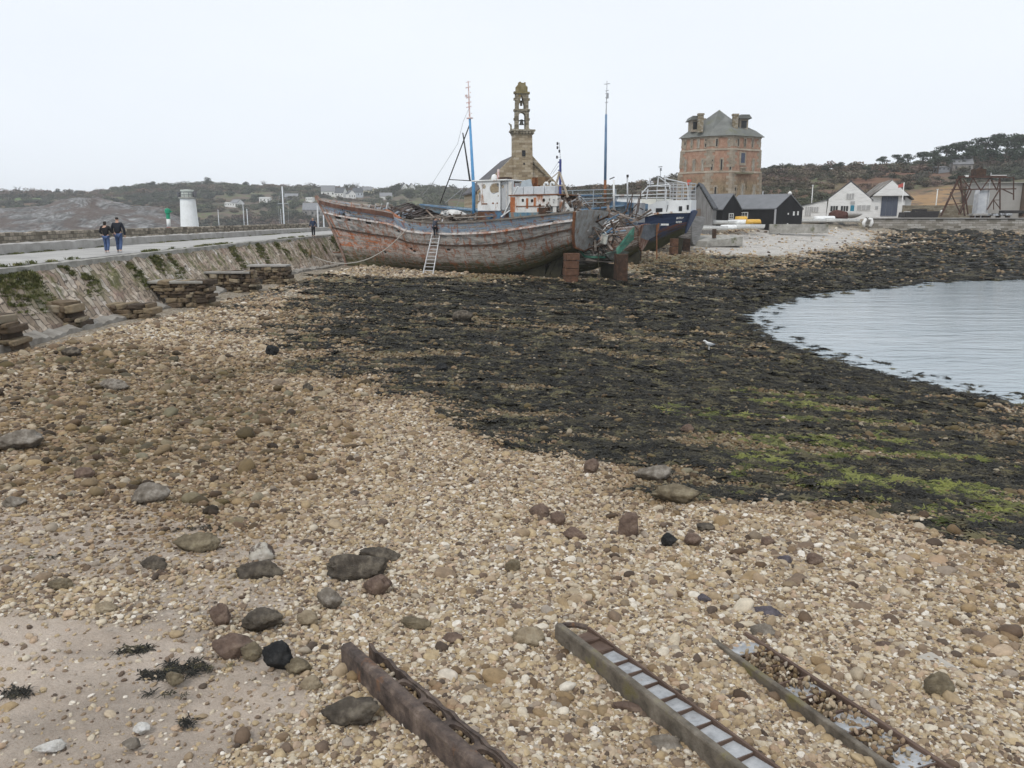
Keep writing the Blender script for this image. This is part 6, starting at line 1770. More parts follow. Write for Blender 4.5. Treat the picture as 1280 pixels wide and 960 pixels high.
mb = MB(); mb.lathe([(.20, z_(290) - 2), (.20, z_(284))], n=16); mb.build('red_foot', plain('red_foot', (.4, .05, .03), .6), rB)
mb = MB(); mb.lathe([(.168, z_(274)), (.16, z_(268)), (.24, z_(266.5)), (.25, z_(262.5)), (.1, z_(261))], n=16); mb.build('green_top', gpaint, rB)
mb = MB(); mb.bar((.2, 0, z_(265)), (.42, 0, z_(265)), .07); mb.build('side_bracket', gpaint, rB)
for i, (px, y0, rr_, lab) in enumerate(((355.5, 233, .12, 'tallest white yacht mast with spreaders rising beyond the parapet'), (352, 261, .05, 'thin short mast just left of the tallest yacht mast'), (305.5, 252, .08, 'pale yacht mast left of its shorter twin beyond the parapet'), (310, 261, .07, 'shorter yacht mast right of its pale twin beyond the parapet'), (274, 262, .08, 'single yacht mast nearest the lighthouse on its right'), (398, 257, .14, 'thick white mast left of the trawler bow'), (405, 269, .12, 'short bluish mast half hidden by the trawler bow'))):
    Ym = 118 + 2 * i if px < 380 else 108 + i
    b = P(px, 284, Ym); b.z = .3
    root = empty('yacht_mast', b, lab, 'mast', group='yacht masts beyond the parapet'); top = P(px, y0, Ym).z - .3
    mb = MB(); mb.tube([(0, 0, 0), (0, 0, top)], [rr_, rr_ * .7], 8)
    mb.build('pole', steelg if i % 3 else plain('white_mast%d' % 0, (.62, .64, .66), .4), root, smooth=True)
    if i == 0:
        mb = MB(); zz = P(px, 254.5, Ym).z - .3; mb.bar((-.75, 0, zz), (.75, 0, zz), .06); mb.tube([(0, 0, top), (-.75, 0, zz), (-.55, 0, 1)], .015, 5); mb.tube([(0, 0, top), (.75, 0, zz), (.5, 0, 1)], .015, 5); mb.build('spreaders', steelg, root)

# ------------------------------------------------------------------ chapel with open belfry
Yc = 112.0; sc = Yc / 1016
cst = masonry('chapel_stone', [(.2, (.19, .145, .095)), (.4, (.32, .255, .17)), (.6, (.41, .335, .23)), (.8, (.49, .42, .32))], (.27, .22, .16), .8, .32, 'XZ', moss=((.20, .15, .05), 1.0, .62), bump=.6)
cstd = masonry('belfry_stone', [(.2, (.13, .11, .08)), (.45, (.25, .215, .155)), (.65, (.34, .30, .23)), (.85, (.42, .38, .30))], (.13, .11, .08), .5, .28, 'XZ', moss=((.22, .155, .045), 1.4, .58))
cb = P(653, 272, Yc); cb.z = 4.9
rC = empty('chapel', cb, 'ochre stone chapel gable with an openwork belfry and slate roof behind the trawler', 'chapel', R(9.5))
def cz(py): return P(653, py, Yc).z - cb.z
def cx_(px): return (px - 653) * sc
gt, ge = cz(186), cz(238)
mb = MB()
M_ = Matrix(((1, 0, 0, 0), (0, 0, 1, 0), (0, 1, 0, 0), (0, 0, 0, 1)))
wl_, wr_ = cx_(599), cx_(705)
mb.prism([(wr_, -1), (wr_, ge), (cx_(665), cz(194)), (cx_(641), cz(196)), (cx_(597), cz(240)), (cx_(597), -1)][::1], 0, .9, M_); mb.build('gable_wall', cst, rC)
mb = MB(); mb.box((cx_(672) + .7, -.18, cz(215)), (4.4, .3, .16), Matrix.Rotation(R(43), 3, 'Y')); mb.build('gable_coping', cstd, rC)
mb = MB(); mb.prism([(wl_, -1), (wr_, -1), (wr_, ge), (cx_(653), cz(192)), (wl_, ge)], .9, 19, M_)
mb.build('nave', cst, rC)
mb = MB()
rw = (cx_(653), cz(191.5))
for (ex, ez) in ((wl_ - .35, ge - .3), (wr_ + .35, ge - .3)):
    sec = [(ex, ez), rw, (rw[0], rw[1] + .25), (ex, ez + .25)]
    if ex > 0: sec = sec[::-1]
    mb.prism(sec, .95, 19.4, M_)
mb.build('roof', weathered('lichened_slate', [(.3, (.06, .058, .062)), (.6, (.105, .10, .105)), (.8, (.15, .14, .13))], .7, .8, .3, .02, bscale=9, stain=((.22, .17, .07), .5, .6, (1, 1, 1))), rC)
mb = MB(); mb.prism([(cx_(641.5), cz(230)), (cx_(665.5), cz(230)), (cx_(664), cz(168)), (cx_(641.5), cz(168))], -.55, 1.5, M_); tw_ = mb.build('bell_tower', cst, rC)
mb = MB(); mb.box((cx_(653.5), -.58, cz(192)), (.45, .1, .75)); mb.build('slit_window', glassd, tw_)
mb = MB(); mb.box((cx_(654), -.58, cz(205)), (.2, .1, .2)); mb.build('putlog_hole', glassd, tw_)
mb = MB()
for k, (py, hw) in enumerate(((167.5, 12.3), (165.5, 13.2), (163.5, 14.4))): mb.box((cx_(653), .45, cz(py)), (hw * 2 * sc, 2.1 + .3 * k, 2.1 * sc))
for k in range(7): mb.box((cx_(641.5 + k * 3.9), -.72, cz(166)), (.22, .3, .35))
mb.build('corbelled_platform', cstd, rC)
mb = MB(); mb.prism([(cx_(638), cz(163)), (cx_(640), cz(163)), (cx_(639.4), cz(156)), (cx_(636), cz(153.8)), (cx_(636.5), cz(155.5)), (cx_(638), cz(157))], .0, .35, M_); mb.build('gargoyle', cstd, rC)
def arch(mb, x0, x1, ox0, ox1, z0, zs, zt, d, M, pointed=0):
    """pierced stage: piers and arch; opening ox0..ox1, springing zs"""
    n = 10; inner = [(ox0, z0)]
    c = (ox0 + ox1) / 2; rx = (ox1 - ox0) / 2; hh = pointed or rx
    for k in range(n + 1):
        a = math.pi - math.pi * k / n
        zz = zs + hh * (math.sin(a) if not pointed else (1 - abs(math.cos(a))))
        inner.append((c + rx * math.cos(a), zz))
    inner.append((ox1, z0))
    outer = [(x0, z0)] + [(x0, zs)] + [(x0 + (x1 - x0) * k / (n - 2), zt) for k in range(n - 1)] + [(x1, zs)] + [(x1, z0)]
    mb.frame(outer, inner, d, M, closed=False)
bel = empty('belfry', (0, 0, 0), None, None); bel.parent = rC
Mb = Matrix.Translation((0, .35, 0))
mb = MB(); arch(mb, cx_(644), cx_(660.5), cx_(648), cx_(656.3), cz(162.5), cz(145), cz(138.5), 1.1, Mb); mb.build('lower_arch', cstd, bel)
mb = MB(); mb.box((cx_(652.2), .35, cz(137.5)), (18.5 * sc, 1.4, 2.0 * sc)); mb.build('middle_cornice', cstd, bel)
mb = MB(); arch(mb, cx_(644.5), cx_(660), cx_(648.2), cx_(655.2), cz(136.5), cz(131.5), cz(117), 1.0, Mb, pointed=12.5 * sc); mb.build('upper_arch', cstd, bel)
mb = MB(); mb.bar((cx_(651.7), .35, cz(132)), (cx_(651.7), .35, cz(125.2)), .16, .3) ; mb.bar((cx_(649), .35, cz(127)), (cx_(654.4), .35, cz(127)), .16, .3); mb.build('tracery', cstd, bel)
mb = MB(); mb.box((cx_(652.2), .35, cz(116)), (17 * sc, 1.25, 1.6 * sc)); mb.box((cx_(652), .35, cz(112)), (13.5 * sc, 1.0, 7 * sc)); mb.prism([(cx_(646), cz(110)), (cx_(658), cz(110)), (cx_(657.6), cz(107)), (cx_(656.5), cz(106.8)), (cx_(656.4), cz(103)), (cx_(655), cz(102.6)), (cx_(654.6), cz(103.8)), (cx_(651), cz(103.4)), (cx_(650.6), cz(102.2)), (cx_(648.4), cz(102.6)), (cx_(648), cz(106)), (cx_(646.6), cz(106.5))], -.1, .8, M_)
mb.build('broken_pinnacle', weathered('lichen_stone', [(.3, (.12, .105, .07)), (.5, (.21, .17, .08)), (.7, (.27, .23, .15))], 1.5, .95, .6, .04), bel)
mb = MB()
for px in (644, 660.3):
    for py in (163, 150, 139, 125, 117): mb.box((cx_(px), .3, cz(py) + .12), (.35, .5, .3))
mb.build('weathered_offsets', cstd, bel)
bz_ = plain('bronze_bell', (.035, .038, .036), .5)
mb = MB(); mb.lathe([(.36, 0), (.28, .14), (.2, .42), (.08, .55)], (cx_(652.2), .35, cz(155.8)), 14); mb.build('bell', bz_, bel)
mb = MB(); mb.box((cx_(652.2), .35, cz(150.6)), (.8, .3, .13)); mb.prism([(cx_(649.4), cz(150.6)), (cx_(655), cz(150.6)), (cx_(653.2), cz(149)), (cx_(651.2), cz(149))], .2, .5, M_); mb.bar((cx_(652.2), .35, cz(151)), (cx_(652.2), .35, cz(149)), .12); mb.build('bell_yoke', bz_, bel)
for i, (px, py) in enumerate(((622, 197), (615, 204), (607, 215))):
    mb = MB(); mb.box((cx_(px) - .2, 10 - 0 * i, cz(py) + .9), (.3, .3, .6)); 
# ------------------------------------------------------------------ Vauban style tower
Yt = 147.0; sc = Yt / 1016
tb = P(896, 272, Yt); tb.z = 5.1
def tzp(py): return P(896, py, Yt).z - tb.z
rT = empty('fort_tower', tb, 'tall polygonal red brick fort tower with grey stone trim and a steep mossy slate roof', 'tower')
k_ = .93
FP = [(-6.9, 1.0), (-2.75, -3.3), (1.05, -4.6), (7.0, -1.2), (6.2, 5.5), (-3, 6.5)]
def ring(f, dx=0): return [(x * f + dx, y * f) for x, y in FP]
zE, zS, zC = tzp(171.5), tzp(189), tzp(216.5)
t = T('red_render', .92, .2)
v = t.co('Object')
n1 = t.noise(v, .35, 6, .65); n2 = t.noise(v, 1.6, 6, .7); n3 = t.noise(t.co('Object', (1, 1, .4)), .8, 5, .7)
c = t.ramp(n2, [(.3, (.23, .135, .095)), (.5, (.34, .205, .145)), (.7, (.42, .30, .225))])
c = t.mix(t.ramp(n1, [(.58, 0.0), (.70, .6)]), c, t.mix(n2, (.20, .165, .11), (.38, .32, .25)))
zsep = t.n('ShaderNodeSeparateXYZ'); t.put(zsep.inputs[0], t.co('Object'))
low = t.ramp(t.math('DIVIDE', t.math('MULTIPLY_ADD', n3, 3.0, zsep.outputs[2]), 12.0), [(.62, 1.0), (.82, 0.0)])
c = t.mix(t.math('MULTIPLY', low, .8), c, t.mix(n2, (.13, .105, .06), (.33, .265, .17)))
c = t.mix(t.math('MULTIPLY', low, t.ramp(n3, [(.5, 0.0), (.6, .8)])), c, (.045, .04, .025))
t.col(c); t.bump(n2, .6, .05)
redm = t.m
tst = weathered('tower_stone_trim', [(.3, (.20, .165, .125)), (.5, (.30, .255, .20)), (.7, (.39, .345, .285))], .9, .9, .4, .03, stain=((.26, .19, .07), .8, .62, (1, 1, 1)))
def stage(mb, f0, f1, z0, z1): mb.prism(ring(f0), z0, z1, top=ring(f1))
mb = MB(); stage(mb, 1.08, 1.025, -1, zC); stage(mb, 1.0, .985, zC + .003, zS); stage(mb, .975, .955, zS + .003, zE); mb.build('brick_walls', redm, rT)
mb = MB(); mb.prism(ring(1.05), zC - .12, zC + .22, top=ring(1.015)); mb.prism(ring(1.01), zS - .12, zS + .2, top=ring(.98)); mb.prism(ring(.985), zE - .4, zE + .02); mb.build('string_courses', tst, rT)
def wallpt(i, q, z):
    """point and outward direction on face i (FP[i] to FP[i+1]), q along it, height z"""
    f = np.interp(z, [-1, zC, zC + .01, zS, zS + .01, zE], [1.08, 1.025, 1.0, .985, .975, .955])
    a, b = Vector((*FP[i], 0)), Vector((*FP[(i + 1) % 6], 0))
    p = a.lerp(b, q) * f; e = (b - a).normalized(); n = Vector((e.y, -e.x, 0))
    return Vector((p.x, p.y, z)), n, math.atan2(e.y, e.x)
for i in (0, 1, 2, 3):                                        # toothed corner stones
    mb = MB(); z_ = -.5; k = 0
    while z_ < zE - .4:
        if abs(z_ - zC) > .35 and abs(z_ - zS) > .35:
            L_ = .6 if k % 2 else 1.05
            p, n, a = wallpt(i, 0, z_ + .25); e = Vector((math.cos(a), math.sin(a), 0))
            mb.box(p + e * L_ * .42 - n * .12, (L_, .36, .47), a)
            p, n, a = wallpt((i - 1) % 6, 1, z_ + .25); e = Vector((math.cos(a), math.sin(a), 0))
            L2 = 1.05 if k % 2 else .6
            mb.box(p - e * L2 * .42 - n * .12, (L2, .36, .47), a)
        z_ += .5; k += 1
    mb.build('corner_quoins', tst, rT)
def slit(i, q, z, w_, h_, open_=True, sur=.3):
    sur *= .62
    p, n, a = wallpt(i, q, z)
    mb = MB()
    zz = -h_ / 2; k = 0
    while zz < h_ / 2:
        hb = min(.42, h_ / 2 - zz)
        for s_ in (-1, 1):
            ww = sur * (1.5 if k % 2 else .9)
            mb.box(p + n * .03 + Vector((math.cos(a), math.sin(a), 0)) * s_ * (w_ / 2 + ww / 2) + Vector((0, 0, zz + hb / 2)), (ww, .14, hb - .02), a)
        zz += .42; k += 1
    mb.box(p + n * .03 + Vector((0, 0, h_ / 2 + .14)), (w_ + sur * 2, .15, .28), a); mb.box(p + n * .04 + Vector((0, 0, -h_ / 2 - .1)), (w_ + sur * 1.6, .17, .2), a)
    fr = mb.build('window', tst, rT)
    mb = MB(); mb.box(p + n * .005, (w_, .06, h_), a); mb.build('opening', glassd if open_ else conc, fr)
zU, zM, zL = tzp(180.5), tzp(207.5), tzp(240)
for i, qs in ((0, (.12, .36, .6, .86)), (1, (.3, .84)), (2, (.18, .42, .70))):
    for q in qs: slit(i, q, zU, .26, 1.25, (i + int(q * 10)) % 3 != 0 or i == 2, .26)
for i, qs in ((0, (.2, .5, .8)), (1, (.14, .55, .93)), (2, (.73,))):
    for q in qs: slit(i, q, zM, .27, 1.75, not (i == 0 or (i == 2)), .3)
for i, q in ((1, .35), (0, .85), (2, .12)): slit(i, q, zL, .3, 1.5, True, .3)
slit(2, .36, zL + .1, .35, 1.9, False, .45); slit(2, .75, zL, .35, 1.9, False, .4)
p, n, a = wallpt(2, .34, tzp(200)); 
mb = MB(); mb.box(p + n * .05, (1.5, .2, 2.3), a); wfr = mb.build('window', tst, rT)
mb = MB(); mb.box(p + n * .14 + Vector((0, 0, .1)), (.85, .1, 1.65), a); mb.build('opening', weathered('blue_grey_pane', [(.3, (.035, .045, .075)), (.7, (.07, .085, .13))], 2, .3, .05, .01), wfr)
mb = MB(); mb.box(p + n * .35 - Vector((0, 0, 1.55)), (1.1, .7, .28), a); mb.box(p + n * .2 - Vector((0, 0, 1.95)), (1.0, .45, .6), a); mb.build('corbelled_sill', tst, rT)
p, n, a = wallpt(2, .36, zC - .2); mb = MB(); mb.box(p + n * .28, (4.0, .65, .22), a); mb.build('moss_ledge', weathered('ledge', [(.3, (.12, .11, .07)), (.7, (.26, .24, .16))], 1, .95), rT)
# roof: bell-cast pyramid with short ridge, chimneys and dormers
rm = weathered('mossy_slate', [(.25, (.10, .105, .10)), (.5, (.155, .16, .148)), (.75, (.21, .215, .205))], .5, .75, .3, .02, bscale=7, stain=((.15, .155, .11), .45, .56, (1, 1, 1)))
apx = Vector((-.35, .8, tzp(136.5))); rdg = Vector((1.0, 1.0, tzp(143))); rd2 = Vector((2.7, 1.2, tzp(151)))
e_ = [Vector((x * 1.06, y * 1.06, zE - .12)) for x, y in FP]; m1 = [Vector((x * .84, y * .84, zE + .95)) for x, y in FP]
mb = MB(); n0 = mb.add(e_ + m1 + [apx, rdg, rd2], [])
fs = [(i, (i + 1) % 6, 6 + (i + 1) % 6, 6 + i) for i in range(6)]
fs += [(6, 7, 12), (7, 8, 13, 12), (8, 9, 14, 13), (9, 10, 14), (10, 11, 12, 13, 14), (11, 6, 12), (5, 4, 3, 2, 1, 0)]
mb.f += fs; roof = mb.build('roof', rm, rT)
chs = masonry('chimney_stone', [(.2, (.20, .155, .09)), (.5, (.32, .27, .19)), (.8, (.40, .36, .30))], (.2, .17, .12), .5, .25, 'XZ')
for (px, y0, y1, yy) in ((866.5, 163, 144, -2.0), (877, 158, 146, 3.0), (908, 164, 145, -2.4)):
    x_ = (px - 896) * sc * .985
    mb = MB(); z0, z1 = tzp(y0 + 4), tzp(y1); mb.box((x_, yy, (z0 + z1) / 2), (.88, .8, z1 - z0)); mb.box((x_, yy, z1 - .1), (1.08, 1.0, .3)); mb.box((x_, yy, z1 - .75), (.98, .9, .12)); mb.build('chimney', chs, roof)
for (px, py, yy, s_) in ((862.3, 159, -.2, -1), (920.3, 158, -.9, 1)):
    x_ = (px - 896) * sc; dm_ = empty('dormer', (x_, yy, tzp(py + 6)), None, None, R(-12) * -s_ * 0); dm_.parent = rT
    w_ = 1.5 if s_ > 0 else 1.1
    mb = MB(); mb.box((0, .9, 1.0), (w_, 3.0, 2.1)); mb.build('walls', tst, dm_)
    mb = MB(); mb.prism([(-w_ * .85, 1.95), (w_ * .85, 1.95), (w_ * .5, 2.6), (-w_ * .5, 2.6)], -1.05, 3.2, M_); mb.build('roof', rm, dm_)
    mb = MB(); mb.box((0, -.62, 1.0), (w_ * .62, .1, 1.2)); mb.build('window', glassd, dm_)

# ------------------------------------------------------------------ huts and sheds
blackb = weathered('black_boarding', [(.3, (.006, .006, .007)), (.7, (.014, .014, .016))], 2, .85, .4, .02, stretch=(1, 1, .2), bscale=14)
greyb = weathered('grey_boarding', [(.3, (.12, .115, .11)), (.5, (.185, .18, .175)), (.7, (.25, .245, .24))], 2.2, .9, .4, .02, stretch=(2.5, 2.5, .25), bscale=12, stain=((.13, .09, .06), .9, .68, (1, 1, 1)))
feltm = weathered('grey_roofing', [(.3, (.13, .135, .145)), (.7, (.185, .19, .20))], .8, .6, .15, .02, bscale=6)
whf = plain('white_frame', (.68, .68, .66), .6)
def ground_z(px, py, Y): return P(px, py, Y)
# grey gabled hut
Yh = 112; sc = Yh / 1016
b = P(872, 289, Yh)
rg = empty('grey_hut', b, 'grey weathered boarded hut with a steep dark roof right of the grey hull', 'hut', 0)
zz = lambda py: (289 - py) * sc; xx = lambda px: (px - 872) * sc
ux = Matrix.Rotation(R(-18), 4, 'Z')
mb = MB(); sec = [(xx(855), -1.2), (xx(889.5), -1.2), (xx(889.5), zz(264)), (xx(871), zz(233)), (xx(855), zz(250))]
mb.prism(sec, 0, 7, ux @ M_); mb.build('walls', greyb, rg)
mb = MB(); A_, B_, C_ = (xx(890.5), zz(262.5)), (xx(871), zz(231.5)), (xx(852), zz(254))
mb.prism([A_, B_, (B_[0], B_[1] + .22), (A_[0] + .1, A_[1] + .22)], -.25, 7.2, ux @ M_); mb.prism([B_, C_, (C_[0], C_[1] + .22), (B_[0], B_[1] + .22)], -.25, 7.2, ux @ M_); mb.build('roof', slate, rg)
mb = MB(); mb.box(ux @ Vector((xx(868), -.08, zz(271))), (1.5, .1, 2.1), R(-18)); mb.build('patched_board', plain('brown_grey_board', (.15, .115, .09), .9), rg)
# small black hut and long black shed
Ys = 122; sc = Ys / 1016
b = P(898, 279, Ys); zz = lambda py: (279 - py) * sc
gable_house('black_hut', b, R(40), 4.6, 4.6, zz(262), zz(244.5), blackb, feltm, 'small black hut with a grey roof between the grey hut and the long black shed', 'hut', over=.2, ridge='y', windows=[(-.2, zz(270.5), .9, .75)], fr_m=whf)
mb = MB()
bl = P(945, 280.5, 121); rzb = R(-24)
ca_, sa_ = math.cos(R(-48)), math.sin(R(-48)); crn = P(968, 283, 118)
gable_house('black_shed', crn + Vector((-ca_ * 4.3 - sa_ * 3.9, -sa_ * 4.3 + ca_ * 3.9, 0)), R(-48), 8.6, 7.8, 2.5, 4.55, blackb, feltm, 'long black boarded shed with a grey roof and a white framed window', 'shed', over=.18, windows=[(-.9, 1.6, 1.3, .8)], fr_m=whf)
sh = bpy.data.objects['black_shed']; 
mb = MB(); mb.box((4.32, -3.92, 1.2), (.2, .2, 2.5)); mb.build('grey_corner_post', plain('grey_post', (.38, .38, .39), .6), sh)
mb = MB()
for y_, z_, w_ in ((1.3, 1.85, .42), (2.5, 1.9, .36)): mb.box((4.34, y_, z_), (.06, w_, .6))
mb.box((4.34, -.3, 1.8), (.06, .25, .25)); mb.box((4.34, -.3, .3), (.06, .25, .28)); mb.build('gable_panes', whf, sh)
mb = MB(); mb.lathe([(.25, 0), (.3, .2), (.1, .45)], (4.2, 0, 4.6), 10); mb.build('ridge_cap', whf, sh)
mb = MB(); mb.tube([(-.6, .6, 4.0), (-.6, .6, 5.2)], .1, 8); mb.build('flue', steelg, sh)
# white boat sheds
wpl = weathered('white_boards', [(.3, (.58, .58, .57)), (.5, (.70, .70, .69)), (.7, (.76, .76, .76))], .7, .8, .2, .01, stretch=(1, 1, 4), stain=((.42, .38, .33), 1.1, .64, (.6, .6, 3)))
Yw = 152; sc = Yw / 1016
b = P(1058, 270, Yw); zz = lambda py: (270 - py) * sc; xx = lambda px: (px - 1058) * sc
rw1 = empty('white_boathouse', b, 'white gabled boathouse with a lean-to, long windows and a blue door', 'boathouse', R(-21))
mb = MB(); mb.prism([(xx(1034), -1), (xx(1088), -1), (xx(1085), zz(250)), (xx(1060), zz(229)), (xx(1036), zz(249))], 0, 16, M_); mb.build('gable_front', wpl, rw1)
mb = MB(); mb.prism([(xx(1003), -1), (xx(1033.9), -1), (xx(1034.5), zz(250)), (xx(1003), zz(258))], .3, 12, M_); mb.build('lean_to', wpl, rw1)
mb = MB()
for A_, B_ in (((1033, 251.5), (1060, 228)), ((1060, 228), (1087, 251.5))):
    a, c = (xx(A_[0]), zz(A_[1])), (xx(B_[0]), zz(B_[1])); mb.prism([a, c, (c[0], c[1] + .18), (a[0], a[1] + .18)], .15, 16.3, M_)
mb.prism([(xx(1001), zz(258.6)), (xx(1034), zz(250.2)), (xx(1034), zz(249.3)), (xx(1001), zz(257.7))], .1, 12.3, M_); mb.build('roof', slate, rw1)
greyw = plain('shuttered_grey', (.36, .36, .36), .7)
for (px, py, w_, h_, m__, nm) in ((1060.5, 246, 8.5, 6.5, greyw, 'loft_window'), (1043, 261, 8.5, 6.5, glassd, 'window'), (1055, 261, 8.5, 6.5, glassd, 'window'), (1077, 260, 15, 6, greyw, 'shuttered_window'), (1012.5, 264, 7, 11, greyw, 'lean_to_window'), (1020.5, 262, 8, 6, greyw, 'lean_to_window')):
    y_ = -.06 if px > 1034 else .24
    mb = MB(); mb.box((xx(px), y_, zz(py)), ((w_ + 1.6) * sc, .06, (h_ + 1.4) * sc)); fr = mb.build(nm, whf, rw1)
    mb = MB(); mb.box((xx(px), y_ - .04, zz(py)), (w_ * sc, .05, h_ * sc)); mb.build('pane', m__, fr)
    mb = MB()
    for k in (1, 2): mb.box((xx(px - w_ / 2 + w_ * k / 3), y_ - .075, zz(py)), (.07, .03, h_ * sc))
    mb.build('glazing_bar', whf, fr)
mb = MB(); mb.box((xx(1064), -.08, zz(263.5)), (4.3 * sc, .1, 13 * sc)); mb.build('door', plain('teal_door', (.02, .19, .28), .5), rw1, bevel=.01)
mb = MB(); mb.box((xx(1064), -.05, zz(254)), (5 * sc, .06, 4 * sc)); mb.build('door_sign', greyw, rw1)
b = P(1110, 270, 150); sc = 150 / 1016; xx = lambda px: (px - 1110) * sc
rw2 = empty('white_slip_shed', b, 'white gabled shed with tall slate blue sliding doors right of the boathouse', 'shed', R(-17))
mb = MB(); mb.prism([(xx(1086), -1), (xx(1128), -1), (xx(1128), zz(252)), (xx(1110), zz(230)), (xx(1086), zz(250))], 0, 16, M_); mb.build('front_wall', wpl, rw2)
mb = MB(); mb.prism([(xx(1090), zz(245.5)), (xx(1131), zz(245.5)), (xx(1110.5), zz(227.5))], -.9, .1, M_); mb.build('overhanging_gable', wpl, rw2)
mb = MB(); mb.prism([(xx(1128), -1), (xx(1135), -1), (xx(1135.5), zz(251)), (xx(1128), zz(246))], .5, 14, M_); mb.build('side_bay', wpl, rw2)
mb = MB()
for A_, B_ in (((1083, 250), (1110.5, 227)), ((1110.5, 227), (1137, 250.5))):
    a, c = (xx(A_[0]), zz(A_[1])), (xx(B_[0]), zz(B_[1])); mb.prism([a, c, (c[0], c[1] + .18), (a[0], a[1] + .18)], -.6 if A_[0] > 1100 else -.2, 16.3, M_)
mb.build('roof', weathered('patchy_roof', [(.3, (.07, .065, .06)), (.5, (.16, .14, .12)), (.65, (.42, .40, .37))], .4, .8, .2, .02), rw2)
for k in range(3):
    mb = MB(); mb.box((xx(1104 + 6.3 * k), -.08, zz(258)), (6.1 * sc, .12, 24 * sc)); mb.build('sliding_door', weathered('slate_blue_door', [(.3, (.055, .065, .095)), (.7, (.085, .10, .135))], 1, .6, .2, .01, stretch=(5, 1, .3)), rw2)
mb = MB(); mb.box((xx(1096), -.05, zz(260)), (3.5 * sc, .05, 4 * sc)); mb.build('notice_board', greyw, rw2)
# low stone wall to the right of the sheds, and orange-brown bank wall
mb = MB(); a = P(1131, 272, 148); c = P(1222, 272, 150); hh = 16 * 149 / 1016
mb.box((a + c) / 2 + Vector((0, 0, hh / 2 - .6)), ((c - a).length, .5, hh + .9)); o = mb.build('yard_wall', masonry('yard_wall_stone', [(.2, (.12, .10, .07)), (.5, (.20, .17, .12)), (.8, (.28, .25, .19))], (.12, .10, .08), .6, .3, 'XZ'), loc=(a + c) / 2); tag(o, 'low brown stone yard wall between the slip shed and the steel gantry', 'wall')
rk = empty('concrete_building', P(1250, 272, 150), 'windowless grey concrete building behind the steel gantry', 'building')
sc = 150 / 1016
mb = MB(); mb.box((0, 3, 20 * sc), (46 * sc, 6, 44 * sc)); mb.build('walls', weathered('grey_panels', [(.3, (.26, .25, .235)), (.7, (.35, .34, .32))], .3, .9, .1, .01), rk)
mb = MB(); mb.box((0, 2.9, 42.6 * sc), (48 * sc, 6.6, 1.2 * sc)); mb.build('roof', conc, rk)
mb = MB(); mb.box((24 * sc + .6, 2, 20 * sc), (1.2, 6, 44 * sc)); mb.build('brown_end', weathered('brown_panel', [(.3, (.10, .07, .05)), (.7, (.18, .13, .10))], .5, .9), rk)
# quay wall
qa, qb = P(1086, 290, 124), P(1400, 291, 124)
t_ = masonry('quay_stone', [(.2, (.13, .115, .09)), (.4, (.22, .20, .165)), (.6, (.32, .295, .26)), (.8, (.40, .38, .345))], (.14, .125, .10), 1.1, .34, 'XZ', bump=.8)
mb = MB(); mb.prism([(-.9, -1.5), (1.5, -1.5), (1.5, 2.35), (0, 2.35)], 0, 62, Matrix(((0, 0, 1, 0), (1, 0, 0, 0), (0, 1, 0, 0), (0, 0, 0, 1))))
o = mb.build('quay_wall', t_); o.location = (54.6, 124.2, 3.0); tag(o, 'long battered stone quay wall on the right below the gantry', 'quay wall')
mb = MB(); mb.box((31, .7, 2.42), (62, 1.9, .14)); c_ = mb.build('pale_coping', concl, o)
# grey concrete block wall by the black shed
mb = MB(); mb.box((0, 0, .2), (8.2, .5, 1.25)); o = mb.build('concrete_block_wall', conc); o.location = P(998, 288.5, 115) + Vector((0, 0, .1)); o.rotation_euler.z = R(-2); tag(o, 'plain grey concrete block wall at the top of the white gravel', 'wall')
# slipway wedge of concrete on the white gravel
mb = MB(); vs = [(-3.6, 0, -.5), (2.9, -.2, -.5), (2.9, 2.2, -.5), (-3.0, 2.6, -.5), (-3.6, 0, .15), (2.9, -.2, .6), (2.9, 2.2, .75), (-3.0, 2.6, .7), (-1.7, -1.0, -.6), (-1.7, -1.0, .02)]
mb.add(vs, [(4, 9, 5, 6, 7), (0, 8, 9, 4), (8, 1, 5, 9), (1, 2, 6, 5), (2, 3, 7, 6), (3, 0, 4, 7)]); o = mb.build('concrete_ramp', conc); o.location = P(898, 302, 98.5); tag(o, 'short tapering concrete ramp on the white gravel beside the grey hull', 'ramp')
mb = MB(); mb.box((0, 0, .5), (.45, .4, 1.1)); o = mb.build('mooring_post', rustd, bevel=.05); o.location = P(892.5, 297, 99); tag(o, 'stubby brown mooring post on the concrete ramp', 'post')
# laid-up white dinghies
wgel = plain('white_gelcoat', (.72, .73, .72), .35); ygel = plain('yellow_gelcoat', (.62, .36, .05), .4)
for (px, py, Y, L_, rz, m__, lab, up) in ((890, 286.5, 108, 5.2, .12, wgel, 'long white dinghy lowest on the left of the dinghies by the black shed', False), (912, 285.5, 109, 3.2, .1, wgel, 'short white dinghy in the middle of the front dinghy row', True), (938, 284.5, 108, 4.6, .1, wgel, 'white dinghy with a small dark mark at the right end of the front row', False),
        (905, 279.5, 113, 4.6, .05, wgel, 'white dinghy behind the front row on the left', False), (925, 279, 113, 4.4, .05, wgel, 'white dinghy behind the front row beside the yellow canoe', True), (941, 278.5, 112.5, 2.5, .2, ygel, 'bright yellow upturned canoe at the black shed wall', True), (926, 274.8, 114.5, 2.0, 0, ygel, 'small orange yellow kayak on top of the rear dinghies', True),
        (1015, 277.5, 126, 5.6, .03, wgel, 'white boat left of a second white boat below the boathouse', False), (1053, 277, 125.5, 6.4, .0, wgel, 'longest white boat on the bank below the boathouse', False), (1030, 274.0, 127, 4.0, .0, wgel, 'white boat behind the gap between the two long white boats', True)):
    small_boat('dinghy', P(px, py, Y) - Vector((0, 0, .12)), rz, L_ * .78, 1.3, .5, m__, lab, 'dinghy', up, 'laid up dinghies')
